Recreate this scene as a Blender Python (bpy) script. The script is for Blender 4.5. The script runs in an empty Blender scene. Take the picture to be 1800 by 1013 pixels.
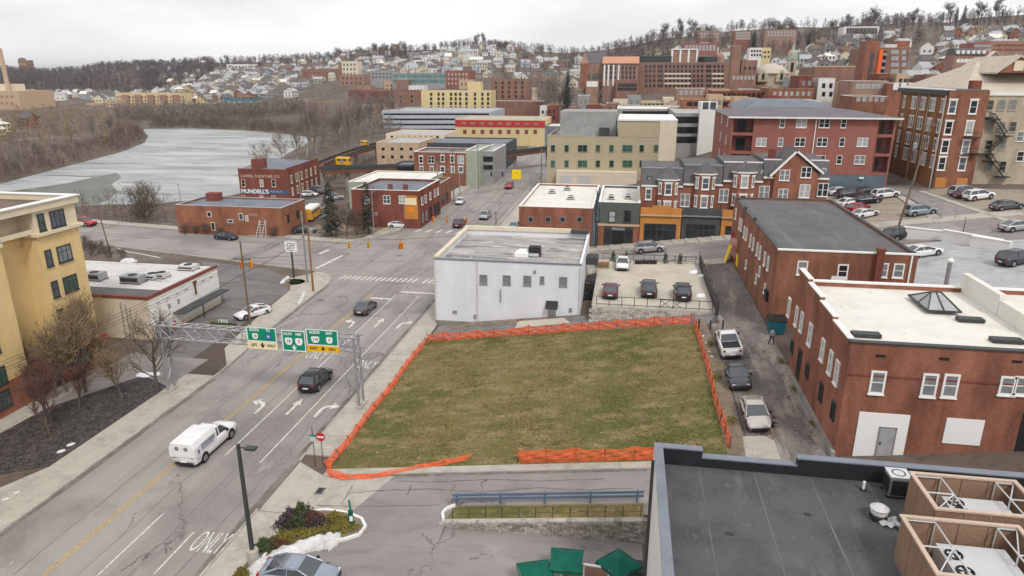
import bpy, math, random
import numpy as np
from mathutils import Vector, Matrix
random.seed(7); np.random.seed(7)
R = math.radians; PI = math.pi
# ------------------------------------------------------------------ camera, sky, sun, exposure
# World axes: +Y runs along the main road (away), +X across it to the right, metres, road surface z = 0.
HC, FL, TH, YAW = 30.0, 1200.0, R(17.4), R(9.4)
sc = bpy.context.scene; C = sc.collection
cam_d = bpy.data.cameras.new('camera'); cam = bpy.data.objects.new('camera', cam_d); C.objects.link(cam)
cam_d.sensor_width = 36; cam_d.lens = 24.0; cam_d.clip_start = .5; cam_d.clip_end = 12000
cam.location = (0, 0, HC); cam.rotation_euler = (PI/2 - TH, 0, YAW); sc.camera = cam
SUN_EL, SUN_AZ = R(48), R(148)
wd = bpy.data.worlds.new('World'); sc.world = wd; wd.use_nodes = True
nt = wd.node_tree; nt.nodes.clear()
def N(nt, typ, **kw):
    n = nt.nodes.new(typ)
    for k, v in kw.items(): setattr(n, k, v)
    return n
wo = N(nt, 'ShaderNodeOutputWorld'); bg = N(nt, 'ShaderNodeBackground')
sky = N(nt, 'ShaderNodeTexSky', sky_type='NISHITA', sun_disc=False, sun_elevation=SUN_EL, sun_rotation=SUN_AZ)
tc = N(nt, 'ShaderNodeTexCoord'); mp = N(nt, 'ShaderNodeMapping'); mp.inputs['Scale'].default_value = (1.2, 1.2, 5.0)
nz = N(nt, 'ShaderNodeTexNoise'); nz.inputs['Scale'].default_value = 2.2; nz.inputs['Detail'].default_value = 5; nz.inputs['Roughness'].default_value = .55
rp = N(nt, 'ShaderNodeValToRGB')
rp.color_ramp.elements[0].position = .34; rp.color_ramp.elements[0].color = (7.7, 7.65, 7.8, 1)
rp.color_ramp.elements[1].position = .62; rp.color_ramp.elements[1].color = (9.9, 9.85, 9.9, 1)
mx = N(nt, 'ShaderNodeMix', data_type='RGBA'); mx.inputs[0].default_value = .94
L = nt.links.new
L(tc.outputs['Generated'], mp.inputs[0]); L(mp.outputs[0], nz.inputs['Vector']); L(nz.outputs['Fac'], rp.inputs[0])
L(sky.outputs[0], mx.inputs[6]); L(rp.outputs[0], mx.inputs[7]); L(mx.outputs[2], bg.inputs[0]); L(bg.outputs[0], wo.inputs[0])
bg.inputs[1].default_value = .094          # unbroken cloud deck over the sky texture
sd = bpy.data.lights.new('sun', 'SUN'); so = bpy.data.objects.new('sun', sd); C.objects.link(so)
sd.energy = 1.5; sd.angle = R(12); sd.color = (1, .965, .92)
so.rotation_euler = (PI/2 - SUN_EL, 0, PI - SUN_AZ); so.location = (0, 0, 200)
vs = sc.view_settings; vs.view_transform = 'Standard'; vs.look = 'None'; vs.gamma = 1; vs.use_curve_mapping = False; vs.exposure = 0.3

# ------------------------------------------------------------------ survey: picture rays met with real planes
ST, CT, SY, CY = math.sin(TH), math.cos(TH), math.sin(YAW), math.cos(YAW)
def ray(u, v):
    a = (v - 506.5)/FL; x = (u - 900)/FL; y = CT - a*ST
    return (x*CY - y*SY, x*SY + y*CY, -(ST + a*CT))
def onZ(u, v, z=0.):
    r = ray(u, v); k = (z - HC)/r[2]; return (r[0]*k, r[1]*k)
def onT(u, v, t):
    r = ray(u, v); k = t/r[1]; return (r[0]*k, HC + r[2]*k)
def onS(u, v, s):
    r = ray(u, v); k = s/r[0]; return (r[1]*k, HC + r[2]*k)
def hill(s): return .13*max(0., min(s + 22, 80))
def onG(u, v):
    z = 0.
    for i in range(50):
        s, t = onZ(u, v, z); z = .5*z + .5*hill(s)
    return (s, t, z)

# ------------------------------------------------------------------ materials
MATS = {}
def lk(c, k): return tuple(max(0., min(1., x*k)) for x in c[:3]) + (1,)
def newmat(name):
    m = bpy.data.materials.new(name); m.use_nodes = True; MATS[name] = m
    return m, m.node_tree, m.node_tree.nodes['Principled BSDF']
def M(name, col, rough=.85, var=.12, scale=.6, fine=.12, fscale=9., bump=0., metal=0., spec=.3, stretch=(1, 1, 1), coat=0., emit=0., hue=None):
    m, nt, b = newmat(name); L = nt.links.new
    b.inputs['Roughness'].default_value = rough; b.inputs['Metallic'].default_value = metal
    b.inputs['Specular IOR Level'].default_value = spec; b.inputs['Coat Weight'].default_value = coat
    if coat: b.inputs['Coat Roughness'].default_value = .08
    if emit: b.inputs['Emission Color'].default_value = col + (1,); b.inputs['Emission Strength'].default_value = emit
    if var == 0 and fine == 0:
        b.inputs['Base Color'].default_value = tuple(col) + (1,); return m
    g = N(nt, 'ShaderNodeNewGeometry'); mp = N(nt, 'ShaderNodeMapping'); mp.inputs['Scale'].default_value = stretch
    L(g.outputs['Position'], mp.inputs[0])
    n1 = N(nt, 'ShaderNodeTexNoise'); n1.inputs['Scale'].default_value = scale; n1.inputs['Detail'].default_value = 6
    L(mp.outputs[0], n1.inputs['Vector'])
    r1 = N(nt, 'ShaderNodeValToRGB'); e = r1.color_ramp.elements
    e[0].position = .3; e[1].position = .7
    e[0].color = lk(col, 1 - var); e[1].color = lk(hue or col, 1 + var)
    L(n1.outputs['Fac'], r1.inputs[0])
    n2 = N(nt, 'ShaderNodeTexNoise'); n2.inputs['Scale'].default_value = fscale; n2.inputs['Detail'].default_value = 3
    L(g.outputs['Position'], n2.inputs['Vector'])
    mr = N(nt, 'ShaderNodeMapRange'); mr.inputs[1].default_value = .3; mr.inputs[2].default_value = .7
    mr.inputs[3].default_value = 1 - fine; mr.inputs[4].default_value = 1 + fine
    L(n2.outputs['Fac'], mr.inputs[0])
    mu = N(nt, 'ShaderNodeMix', data_type='RGBA', blend_type='MULTIPLY'); mu.inputs[0].default_value = 1
    L(r1.outputs[0], mu.inputs[6]); L(mr.outputs[0], mu.inputs[7]); L(mu.outputs[2], b.inputs['Base Color'])
    if bump:
        bp = N(nt, 'ShaderNodeBump'); bp.inputs['Strength'].default_value = bump; bp.inputs['Distance'].default_value = .05
        L(n2.outputs['Fac'], bp.inputs['Height']); L(bp.outputs[0], b.inputs['Normal'])
    return m
def BRICK(name, c1, c2, mortar, bw=.23, bh=.078, var=.22, rough=.9, mort=.012, stain=.35):
    m, nt, b = newmat(name); L = nt.links.new; b.inputs['Roughness'].default_value = rough; b.inputs['Specular IOR Level'].default_value = .2
    g = N(nt, 'ShaderNodeNewGeometry'); sx = N(nt, 'ShaderNodeSeparateXYZ'); L(g.outputs['Position'], sx.inputs[0])
    ad = N(nt, 'ShaderNodeMath', operation='ADD'); L(sx.outputs[0], ad.inputs[0]); L(sx.outputs[1], ad.inputs[1])
    cb = N(nt, 'ShaderNodeCombineXYZ'); L(ad.outputs[0], cb.inputs[0]); L(sx.outputs[2], cb.inputs[1])
    bt = N(nt, 'ShaderNodeTexBrick'); bt.inputs['Scale'].default_value = 1; bt.inputs['Brick Width'].default_value = bw; bt.inputs['Row Height'].default_value = bh
    bt.inputs['Mortar Size'].default_value = mort; bt.inputs['Color1'].default_value = c1 + (1,); bt.inputs['Color2'].default_value = c2 + (1,); bt.inputs['Mortar'].default_value = mortar + (1,)
    L(cb.outputs[0], bt.inputs['Vector'])
    mp = N(nt, 'ShaderNodeMapping'); mp.inputs['Scale'].default_value = (.5, .5, .18); L(g.outputs['Position'], mp.inputs[0])
    n1 = N(nt, 'ShaderNodeTexNoise'); n1.inputs['Scale'].default_value = 1.; n1.inputs['Detail'].default_value = 7; n1.inputs['Roughness'].default_value = .65; L(mp.outputs[0], n1.inputs['Vector'])
    mr = N(nt, 'ShaderNodeMapRange'); mr.inputs[1].default_value = .32; mr.inputs[2].default_value = .68; mr.inputs[3].default_value = 1 - stain; mr.inputs[4].default_value = 1 + stain*.8
    L(n1.outputs['Fac'], mr.inputs[0])
    mu = N(nt, 'ShaderNodeMix', data_type='RGBA', blend_type='MULTIPLY'); mu.inputs[0].default_value = 1
    L(bt.outputs['Color'], mu.inputs[6]); L(mr.outputs[0], mu.inputs[7]); L(mu.outputs[2], b.inputs['Base Color'])
    return m
def LAYERS(name, layers, rough=.9, bump=0., bscale=12., spec=.25):
    """base colour, then patches: (colour, noise scale, lo, hi, stretch[, 'crack'])"""
    m, nt, b = newmat(name); L = nt.links.new; b.inputs['Roughness'].default_value = rough; b.inputs['Specular IOR Level'].default_value = spec
    g = N(nt, 'ShaderNodeNewGeometry'); cur = None
    for i, ly in enumerate(layers):
        if i == 0:
            cur = N(nt, 'ShaderNodeRGB'); cur.outputs[0].default_value = ly + (1,); cur = cur.outputs[0]; continue
        col, s, lo, hi, stv = ly[:5]
        mp = N(nt, 'ShaderNodeMapping'); mp.inputs['Scale'].default_value = stv; mp.inputs['Location'].default_value = (i*13.7, i*7.1, i*3.3)
        L(g.outputs['Position'], mp.inputs[0])
        if len(ly) > 5:
            # cracks: cell edges shaken by noise
            nn = N(nt, 'ShaderNodeTexNoise'); nn.inputs['Scale'].default_value = s*1.5; nn.inputs['Detail'].default_value = 7; nn.inputs['Roughness'].default_value = .65; L(mp.outputs[0], nn.inputs['Vector'])
            mv = N(nt, 'ShaderNodeVectorMath', operation='MULTIPLY_ADD'); mv.inputs[1].default_value = (.9/s, .9/s, 0); L(nn.outputs['Color'], mv.inputs[0]); L(mp.outputs[0], mv.inputs[2])
            n = N(nt, 'ShaderNodeTexVoronoi', feature='DISTANCE_TO_EDGE'); n.inputs['Scale'].default_value = s; L(mv.outputs[0], n.inputs['Vector'])
            mk_ = N(nt, 'ShaderNodeTexNoise'); mk_.inputs['Scale'].default_value = s*.9; L(mp.outputs[0], mk_.inputs['Vector'])
            m2_ = N(nt, 'ShaderNodeMapRange'); m2_.inputs[1].default_value = .42; m2_.inputs[2].default_value = .56; m2_.inputs[3].default_value = .05; m2_.inputs[4].default_value = 0.; L(mk_.outputs['Fac'], m2_.inputs[0])
            ad = N(nt, 'ShaderNodeMath', operation='ADD'); L(n.outputs['Distance'], ad.inputs[0]); L(m2_.outputs[0], ad.inputs[1]); o = ad.outputs[0]
        else:
            n = N(nt, 'ShaderNodeTexNoise'); n.inputs['Scale'].default_value = s; n.inputs['Detail'].default_value = 6; n.inputs['Roughness'].default_value = .6; L(mp.outputs[0], n.inputs['Vector']); o = n.outputs['Fac']
        mr = N(nt, 'ShaderNodeMapRange'); mr.inputs[1].default_value = lo; mr.inputs[2].default_value = hi; L(o, mr.inputs[0])
        mm = N(nt, 'ShaderNodeMix', data_type='RGBA'); L(mr.outputs[0], mm.inputs[0]); L(cur, mm.inputs[6]); mm.inputs[7].default_value = col + (1,)
        cur = mm.outputs[2]
    L(cur, b.inputs['Base Color'])
    if bump:
        n2 = N(nt, 'ShaderNodeTexNoise'); n2.inputs['Scale'].default_value = bscale; n2.inputs['Detail'].default_value = 4; L(g.outputs['Position'], n2.inputs['Vector'])
        bp = N(nt, 'ShaderNodeBump'); bp.inputs['Strength'].default_value = bump; bp.inputs['Distance'].default_value = .1; L(n2.outputs['Fac'], bp.inputs['Height']); L(bp.outputs[0], b.inputs['Normal'])
    return m
U1 = (1, 1, 1)
LAYERS('ground', [(.15, .115, .09), ((.10, .076, .062), .05, .42, .62, U1), ((.21, .185, .16), .02, .58, .66, U1), ((.085, .066, .056), 1.2, .5, .72, U1)], bump=.4, bscale=1.5)
LAYERS('asphalt', [(.262, .236, .223), ((.33, .302, .285), .3, .42, .6, (1, .05, 1)), ((.185, .166, .158), 1.1, .54, .7, (1, .02, 1)), ((.20, .182, .173), .12, .5, .64, U1), ((.15, .135, .13), .55, .62, .74, (1, .1, 1)), ((.345, .318, .3), .5, .62, .72, (1, .3, 1)), ((.31, .286, .27), 9, .45, .75, U1), ((.12, .108, .104), .12, .008, .002, (1, .6, 1), 'crack')], rough=.9)
LAYERS('asphalt_cross', [(.27, .244, .231), ((.335, .307, .29), .3, .42, .6, (.06, 1, 1)), ((.195, .176, .168), 1.0, .55, .7, (.03, 1, 1)), ((.21, .19, .18), .12, .5, .64, U1), ((.155, .14, .134), .5, .64, .74, (.2, 1, 1)), ((.31, .286, .27), 9, .45, .75, U1), ((.13, .118, .113), .1, .007, .002, U1, 'crack')], rough=.9)
LAYERS('asphalt_lot', [(.23, .207, .196), ((.28, .256, .243), .2, .4, .62, U1), ((.18, .163, .156), .5, .54, .72, (.4, 1.6, 1)), ((.34, .315, .298), .4, .62, .76, U1), ((.14, .127, .12), 1.3, .66, .75, (.5, 1.4, 1)), ((.265, .245, .232), 10, .45, .75, U1), ((.11, .10, .096), .22, .012, .003, U1, 'crack')], rough=.9)
LAYERS('asphalt_dark', [(.155, .142, .138), ((.20, .185, .178), .3, .42, .62, (.3, 1.4, 1)), ((.11, .10, .098), .6, .52, .66, (.3, 1.6, 1)), ((.27, .25, .24), .5, .64, .74, (.3, 1.2, 1)), ((.19, .175, .168), 10, .45, .75, U1), ((.08, .073, .072), .3, .014, .004, U1, 'crack')], rough=.9)
LAYERS('alley_asphalt', [(.20, .175, .16), ((.12, .105, .098), .35, .46, .58, (1.2, .22, 1)), ((.33, .29, .25), .45, .54, .64, (1.4, .25, 1)), ((.09, .08, .076), 1.6, .58, .68, (1, .4, 1)), ((.30, .25, .19), .6, .58, .68, (1, .4, 1)), ((.26, .235, .215), 6, .45, .7, U1), ((.08, .07, .068), .5, .02, .005, U1, 'crack')], rough=.92)
LAYERS('gravel_lot', [(.56, .505, .415), ((.45, .40, .325), .35, .42, .66, U1), ((.57, .525, .45), 1.6, .52, .7, U1), ((.45, .405, .34), 14, .45, .7, U1)], bump=.3, bscale=20)
LAYERS('gravel_brown', [(.34, .285, .225), ((.25, .205, .16), .3, .42, .66, U1), ((.43, .375, .31), 1.2, .52, .7, U1), ((.30, .25, .20), 12, .45, .7, U1)], bump=.3, bscale=20)
LAYERS('gravel_grey', [(.22, .21, .2), ((.15, .145, .14), .5, .45, .62, U1), ((.33, .31, .285), 1.4, .55, .72, U1), ((.14, .13, .125), 9, .5, .7, U1)], bump=.4, bscale=15)
LAYERS('dirt', [(.24, .19, .14), ((.15, .12, .09), .7, .45, .65, U1), ((.15, .15, .06), .45, .55, .7, U1), ((.32, .27, .21), 3, .55, .75, U1)], bump=.5, bscale=8)
LAYERS('turf', [(.20, .155, .058), ((.115, .118, .032), .06, .44, .56, U1), ((.27, .21, .10), .35, .49, .64, (1, 1.6, 1)), ((.105, .105, .03), .8, .55, .69, (1, 1.5, 1)), ((.33, .265, .155), 1.6, .58, .70, (1, 1.8, 1)), ((.23, .172, .10), .2, .62, .70, U1), ((.13, .096, .045), 5., .52, .7, U1)], bump=.7, bscale=9)
LAYERS('concrete', [(.43, .395, .34), ((.33, .305, .265), .5, .45, .66, U1), ((.47, .44, .385), 1.7, .5, .7, U1), ((.28, .26, .23), 5, .6, .76, U1)], bump=.1)
M('tar', (.19, .173, .165), var=.25, scale=2)
LAYERS('gutter', [(.15, .134, .123), ((.24, .217, .2), 1.1, .45, .62, (1, .4, 1)), ((.085, .075, .07), 1.6, .58, .7, (1, .5, 1)), ((.20, .15, .1), 4, .6, .72, U1)])
M('concrete_kerb', (.40, .37, .32), var=.2, scale=.8, fine=.2, fscale=6)
M('concrete_dark', (.26, .245, .22), var=.25, scale=.8, fine=.2)
M('paint_white', (.58, .565, .53), var=.2, scale=1.6, fine=.35, fscale=5)
M('paint_worn', (.38, .36, .335), var=.2, scale=1.6, fine=.35, fscale=5)
M('paint_yellow', (.50, .35, .13), var=.16, scale=1.0, fine=.3, fscale=5)
M('mulch', (.062, .054, .05), var=.4, scale=1.2, fine=.7, fscale=5, bump=.8)
M('snow', (.84, .85, .87), var=.04, scale=1, fine=.03, bump=.2)
M('snow_dirty', (.62, .61, .60), var=.2, scale=1.3, fine=.15, bump=.5)
BRICK('brick_red', (.295, .086, .048), (.205, .063, .038), (.29, .17, .12), stain=.4)
BRICK('brick_brown', (.275, .092, .05), (.20, .07, .04), (.24, .145, .10), stain=.42)
BRICK('brick_orange', (.31, .10, .05), (.25, .08, .042), (.28, .16, .105), stain=.35)
BRICK('brick_dark', (.23, .05, .034), (.17, .04, .029), (.20, .10, .075), stain=.35)
BRICK('brick_pink', (.31, .10, .08), (.27, .088, .07), (.31, .155, .125), stain=.14)
BRICK('brick_ochre', (.29, .115, .035), (.22, .085, .03), (.24, .14, .075), stain=.45)
BRICK('brick_far', (.265, .125, .09), (.215, .10, .075), (.28, .19, .15), stain=.28)
BRICK('brick_salmon', (.33, .175, .125), (.285, .15, .11), (.35, .25, .20), stain=.25)
BRICK('block_tan', (.42, .375, .27), (.39, .345, .25), (.34, .30, .23), .6, .3, stain=.08)
BRICK('stucco_panel', (.43, .375, .25), (.44, .365, .255), (.36, .32, .235), 1.5, 1.0, stain=.06, mort=.01)
BRICK('siding_blue', (.725, .74, .77), (.70, .715, .745), (.60, .615, .65), 40, .16, stain=.08, mort=.018)
BRICK('stucco_yellow', (.70, .52, .25), (.685, .505, .245), (.64, .475, .23), 4, 1.1, stain=.1, mort=.01)
M('stucco_cream', (.68, .58, .42), var=.05, fine=.03)
M('wall_cream', (.66, .58, .45), var=.06, fine=.04)
M('wall_white', (.70, .69, .66), var=.06, fine=.05)
M('trim_white', (.76, .75, .72), var=.05, fine=.03)
M('trim_red', (.20, .06, .045), var=.1)
M('wall_greengrey', (.095, .105, .092), var=.08)
M('wall_blue', (.115, .145, .175), var=.2, scale=.4, fine=.15)
M('wall_orange', (.50, .215, .052), var=.12, fine=.1)
M('wall_tan', (.50, .36, .245), var=.1)
M('wall_palegreen', (.35, .38, .30), var=.08)
M('wall_grey', (.30, .30, .29), var=.12)
M('wall_charcoal', (.07, .072, .075), var=.15)
M('wall_lightblue', (.42, .46, .51), var=.1)
M('wall_teal', (.02, .19, .24), var=.1)
M('wall_red', (.42, .035, .04), var=.08)
M('cream_far', (.62, .50, .27), var=.05)
M('stone_beige', (.42, .36, .265), var=.2, scale=.5)
LAYERS('roof_black', [(.092, .089, .095), ((.066, .064, .07), .4, .45, .62, U1), ((.125, .12, .124), .8, .54, .68, (1, .3, 1)), ((.15, .14, .14), 2.2, .62, .74, U1), ((.12, .116, .12), 14, .5, .7, U1)], rough=.85)
LAYERS('roof_dark', [(.135, .13, .132), ((.10, .097, .10), .3, .42, .65, U1), ((.18, .174, .172), .7, .53, .72, (1, .2, 1)), ((.16, .12, .105), .8, .66, .75, U1), ((.12, .117, .12), 9, .45, .7, U1)], rough=.9)
LAYERS('roof_white', [(.70, .68, .61), ((.60, .57, .50), .3, .48, .7, U1), ((.47, .44, .38), 1.3, .62, .78, (1, .4, 1)), ((.73, .71, .66), 4, .5, .7, U1)], rough=.8)
LAYERS('roof_worn', [(.34, .325, .315), ((.19, .183, .185), .5, .5, .57, (.3, 1.8, 1)), ((.52, .49, .45), .4, .53, .64, (.6, 1.2, 1)), ((.46, .42, .37), 1.5, .56, .68, U1), ((.14, .135, .14), .8, .63, .69, (.4, 2, 1))], rough=.85)
LAYERS('roof_grey', [(.40, .40, .405), ((.30, .30, .305), .4, .48, .66, U1), ((.52, .515, .51), 1.1, .54, .68, (.5, 1.5, 1))], rough=.85)
LAYERS('roof_pale', [(.56, .55, .53), ((.40, .39, .385), .3, .52, .66, U1), ((.63, .62, .60), 1.1, .54, .68, (.5, 1.5, 1)), ((.27, .26, .265), .5, .64, .70, (.4, 1.6, 1))], rough=.85)
M('roof_slate', (.115, .11, .112), var=.15, scale=.5, fine=.25, fscale=5)
M('roof_purple', (.15, .14, .155), var=.1, scale=.3, fine=.12, fscale=4)
M('roof_cream', (.50, .44, .36), var=.1, fine=.08)
M('roof_brown', (.16, .115, .09), var=.2)
M('roof_bluegrey', (.17, .185, .215), var=.2, scale=.25)
M('roof_orange', (.50, .25, .16), var=.15)
M('metal_grey', (.36, .37, .39), rough=.45, metal=.6, var=.1)
M('metal_light', (.58, .58, .58), rough=.5, metal=.2, var=.06, fine=.03)
M('metal_dark', (.03, .03, .032), rough=.55, metal=.2, var=.1)
M('metal_blue', (.14, .19, .27), rough=.5, metal=.3, var=.1)
M('galvanised', (.34, .345, .36), rough=.5, metal=.5, var=.15, scale=2)
M('coping_grey', (.22, .24, .28), rough=.45, metal=.4, var=.1)
M('membrane_black', (.022, .022, .026), rough=.5, var=.2)
M('screen_tan', (.29, .18, .12), rough=.6, var=.14, scale=.7)
M('screen_frame', (.52, .40, .31), rough=.6, var=.06)
M('wood_pole', (.16, .115, .08), var=.25, scale=2, stretch=(1, 1, .2))
M('pole_orange', (.26, .135, .055), var=.25, scale=2, stretch=(1, 1, .2))
M('rust', (.16, .065, .03), var=.3, scale=2)
M('blackwire', (.03, .03, .03), rough=.7, var=0, fine=0)
M('fan_black', (.012, .012, .012), rough=.5, var=0, fine=0)
m, nt, b = newmat('orange_net'); b.inputs['Base Color'].default_value = (.78, .115, .028, 1); b.inputs['Roughness'].default_value = .6; 
g_ = N(nt, 'ShaderNodeNewGeometry'); n_ = N(nt, 'ShaderNodeTexNoise'); n_.inputs['Scale'].default_value = 2.2; n_.inputs['Detail'].default_value = 6; nt.links.new(g_.outputs['Position'], n_.inputs['Vector'])
r_ = N(nt, 'ShaderNodeMapRange'); r_.inputs[1].default_value = .35; r_.inputs[2].default_value = .65; r_.inputs[3].default_value = .5; r_.inputs[4].default_value = .92; nt.links.new(n_.outputs['Fac'], r_.inputs[0]); nt.links.new(r_.outputs[0], b.inputs['Alpha'])
c_ = N(nt, 'ShaderNodeValToRGB'); c_.color_ramp.elements[0].color = (.62, .085, .022, 1); c_.color_ramp.elements[1].color = (.88, .17, .055, 1); nt.links.new(n_.outputs['Fac'], c_.inputs[0]); nt.links.new(c_.outputs[0], b.inputs['Base Color'])
M('orange_solid', (.80, .13, .02), rough=.6, var=.05)
M('glass_dark', (.02, .024, .028), rough=.08, spec=.5, var=.35, scale=.8, fine=0)
M('glass_blue', (.085, .10, .115), rough=.08, spec=.5, var=.3, scale=.7, fine=0)
M('glass_green', (.055, .095, .078), rough=.1, spec=.5, var=.4, scale=.6, fine=0)
M('glass_teal', (.10, .20, .19), rough=.1, spec=.5, var=.3, scale=.4, fine=0)
M('blind', (.36, .37, .37), rough=.4, var=.15, scale=1.5, fine=0)
M('blind_grey', (.20, .215, .22), rough=.3, var=.2, scale=1.5, fine=0)
M('opening', (.018, .017, .018), rough=.9, var=.2)
M('frame_dark', (.045, .05, .05), rough=.5, var=.1)
M('frame_green', (.10, .23, .16), rough=.5, var=.1)
M('sign_green', (.0, .23, .135), rough=.4, var=.03)
M('sign_yellow', (.75, .42, .01), rough=.4, var=.03)
M('sign_cream', (.80, .68, .42), rough=.4, var=.03)
M('sign_white', (.80, .80, .79), rough=.4, var=.02, fine=.02)
M('sign_red', (.55, .02, .035), rough=.4, var=.03)
M('sign_blue', (.03, .10, .38), rough=.4, var=.03)
M('ink', (.015, .015, .016), rough=.6, var=0, fine=0)
M('ink_blue', (.07, .10, .20), rough=.6, var=0, fine=0)
M('signal_yellow', (.62, .33, .03), rough=.5, var=.05)
M('signal_orange', (.75, .25, .015), rough=.5, var=.05)
M('bus_yellow', (.70, .36, .02), rough=.4, var=.05)
M('marker_yellow', (.86, .60, .0), rough=.5, var=.03)
M('canvas_green', (.0, .105, .068), rough=.8, var=.1, scale=1.5)
M('bin_teal', (.01, .10, .14), rough=.5, var=.1)
M('tyre', (.014, .014, .015), rough=.85, var=0, fine=0)
M('rim', (.32, .33, .34), rough=.35, metal=.7, var=0, fine=0)
M('car_glass', (.05, .06, .07), rough=.05, spec=1.0, var=0, fine=0)
M('lamp_white', (.62, .64, .66), rough=.15, var=0, fine=0)
M('lamp_red', (.30, .012, .012), rough=.2, var=0, fine=0)
M('plastic_black', (.02, .02, .021), rough=.6, var=0, fine=0)
for nme, c in dict(white=(.74, .74, .73), black=(.012, .013, .017), grey=(.10, .10, .108), silver=(.40, .41, .43), darkgrey=(.055, .058, .066), red=(.42, .012, .022), maroon=(.10, .025, .045), navy=(.028, .034, .055), champagne=(.50, .47, .43), bluesilver=(.27, .31, .37)).items():
    M('car_' + nme, c, rough=.28, metal=.25 if nme in ('silver', 'grey', 'bluesilver', 'champagne', 'darkgrey') else 0, var=.04, scale=.5, fine=.05, fscale=2, coat=.6, spec=.4)
M('bark', (.105, .082, .066), var=.2, scale=2, fine=.2)
M('bark_pale', (.30, .265, .225), var=.3, scale=1, fine=.2)
M('bark_grey', (.17, .145, .125), var=.25, scale=1, fine=.2)
M('twig', (.135, .10, .078), var=.2, scale=1, fine=.1)
M('twig_tan', (.27, .195, .115), var=.25, scale=.2, fine=.1)
M('twig_red', (.125, .062, .05), var=.25, scale=1, fine=.1)
M('twig_grey', (.225, .18, .15), var=.25, scale=.1, fine=.12)
M('wood_far', (.105, .082, .078), var=.45, scale=.03, fine=.4, fscale=.5)
M('needle', (.032, .048, .036), var=.3, scale=.6, fine=.2)
M('shrub_green', (.055, .075, .028), var=.4, scale=1.2, fine=.3)
M('shrub_yellow', (.17, .145, .03), var=.35, scale=1.2, fine=.3)
M('shrub_red', (.12, .05, .035), var=.35, scale=1.2, fine=.3)
M('shrub_violet', (.07, .048, .055), var=.3, scale=1.2, fine=.3)
LAYERS('blade', [(.20, .158, .055), ((.11, .115, .03), .06, .44, .56, U1), ((.28, .215, .10), .35, .49, .64, (1, 1.6, 1)), ((.10, .10, .028), .8, .55, .69, (1, 1.5, 1)), ((.34, .27, .155), 2.2, .56, .68, (1, 1.8, 1)), ((.10, .085, .035), 6., .54, .66, U1)])
M('skin', (.42, .24, .17), rough=.6, var=.05)
M('cloth_dark', (.016, .018, .024), var=.1)
M('cloth_tan', (.30, .19, .10), var=.1)
M('cloth_navy', (.03, .04, .065), var=.1)
M('cloth_grey', (.28, .28, .29), var=.1)
M('hair', (.03, .022, .017), var=.1)
LAYERS('ice', [(.33, .345, .335), ((.25, .27, .255), .02, .42, .56, (1, 1, 1)), ((.45, .46, .455), .03, .53, .60, (.5, 2.6, 1)), ((.13, .15, .13), .03, .61, .64, (.5, 3, 1)), ((.40, .415, .41), .12, .52, .62, (.4, 2, 1)), ((.20, .215, .20), .06, .60, .66, (.5, 2.5, 1))], rough=.5, spec=.3)
M('water', (.062, .066, .036), rough=.3, spec=.15, var=.4, scale=.05, fine=.15, fscale=.5, stretch=(.6, 2, 1))
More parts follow.
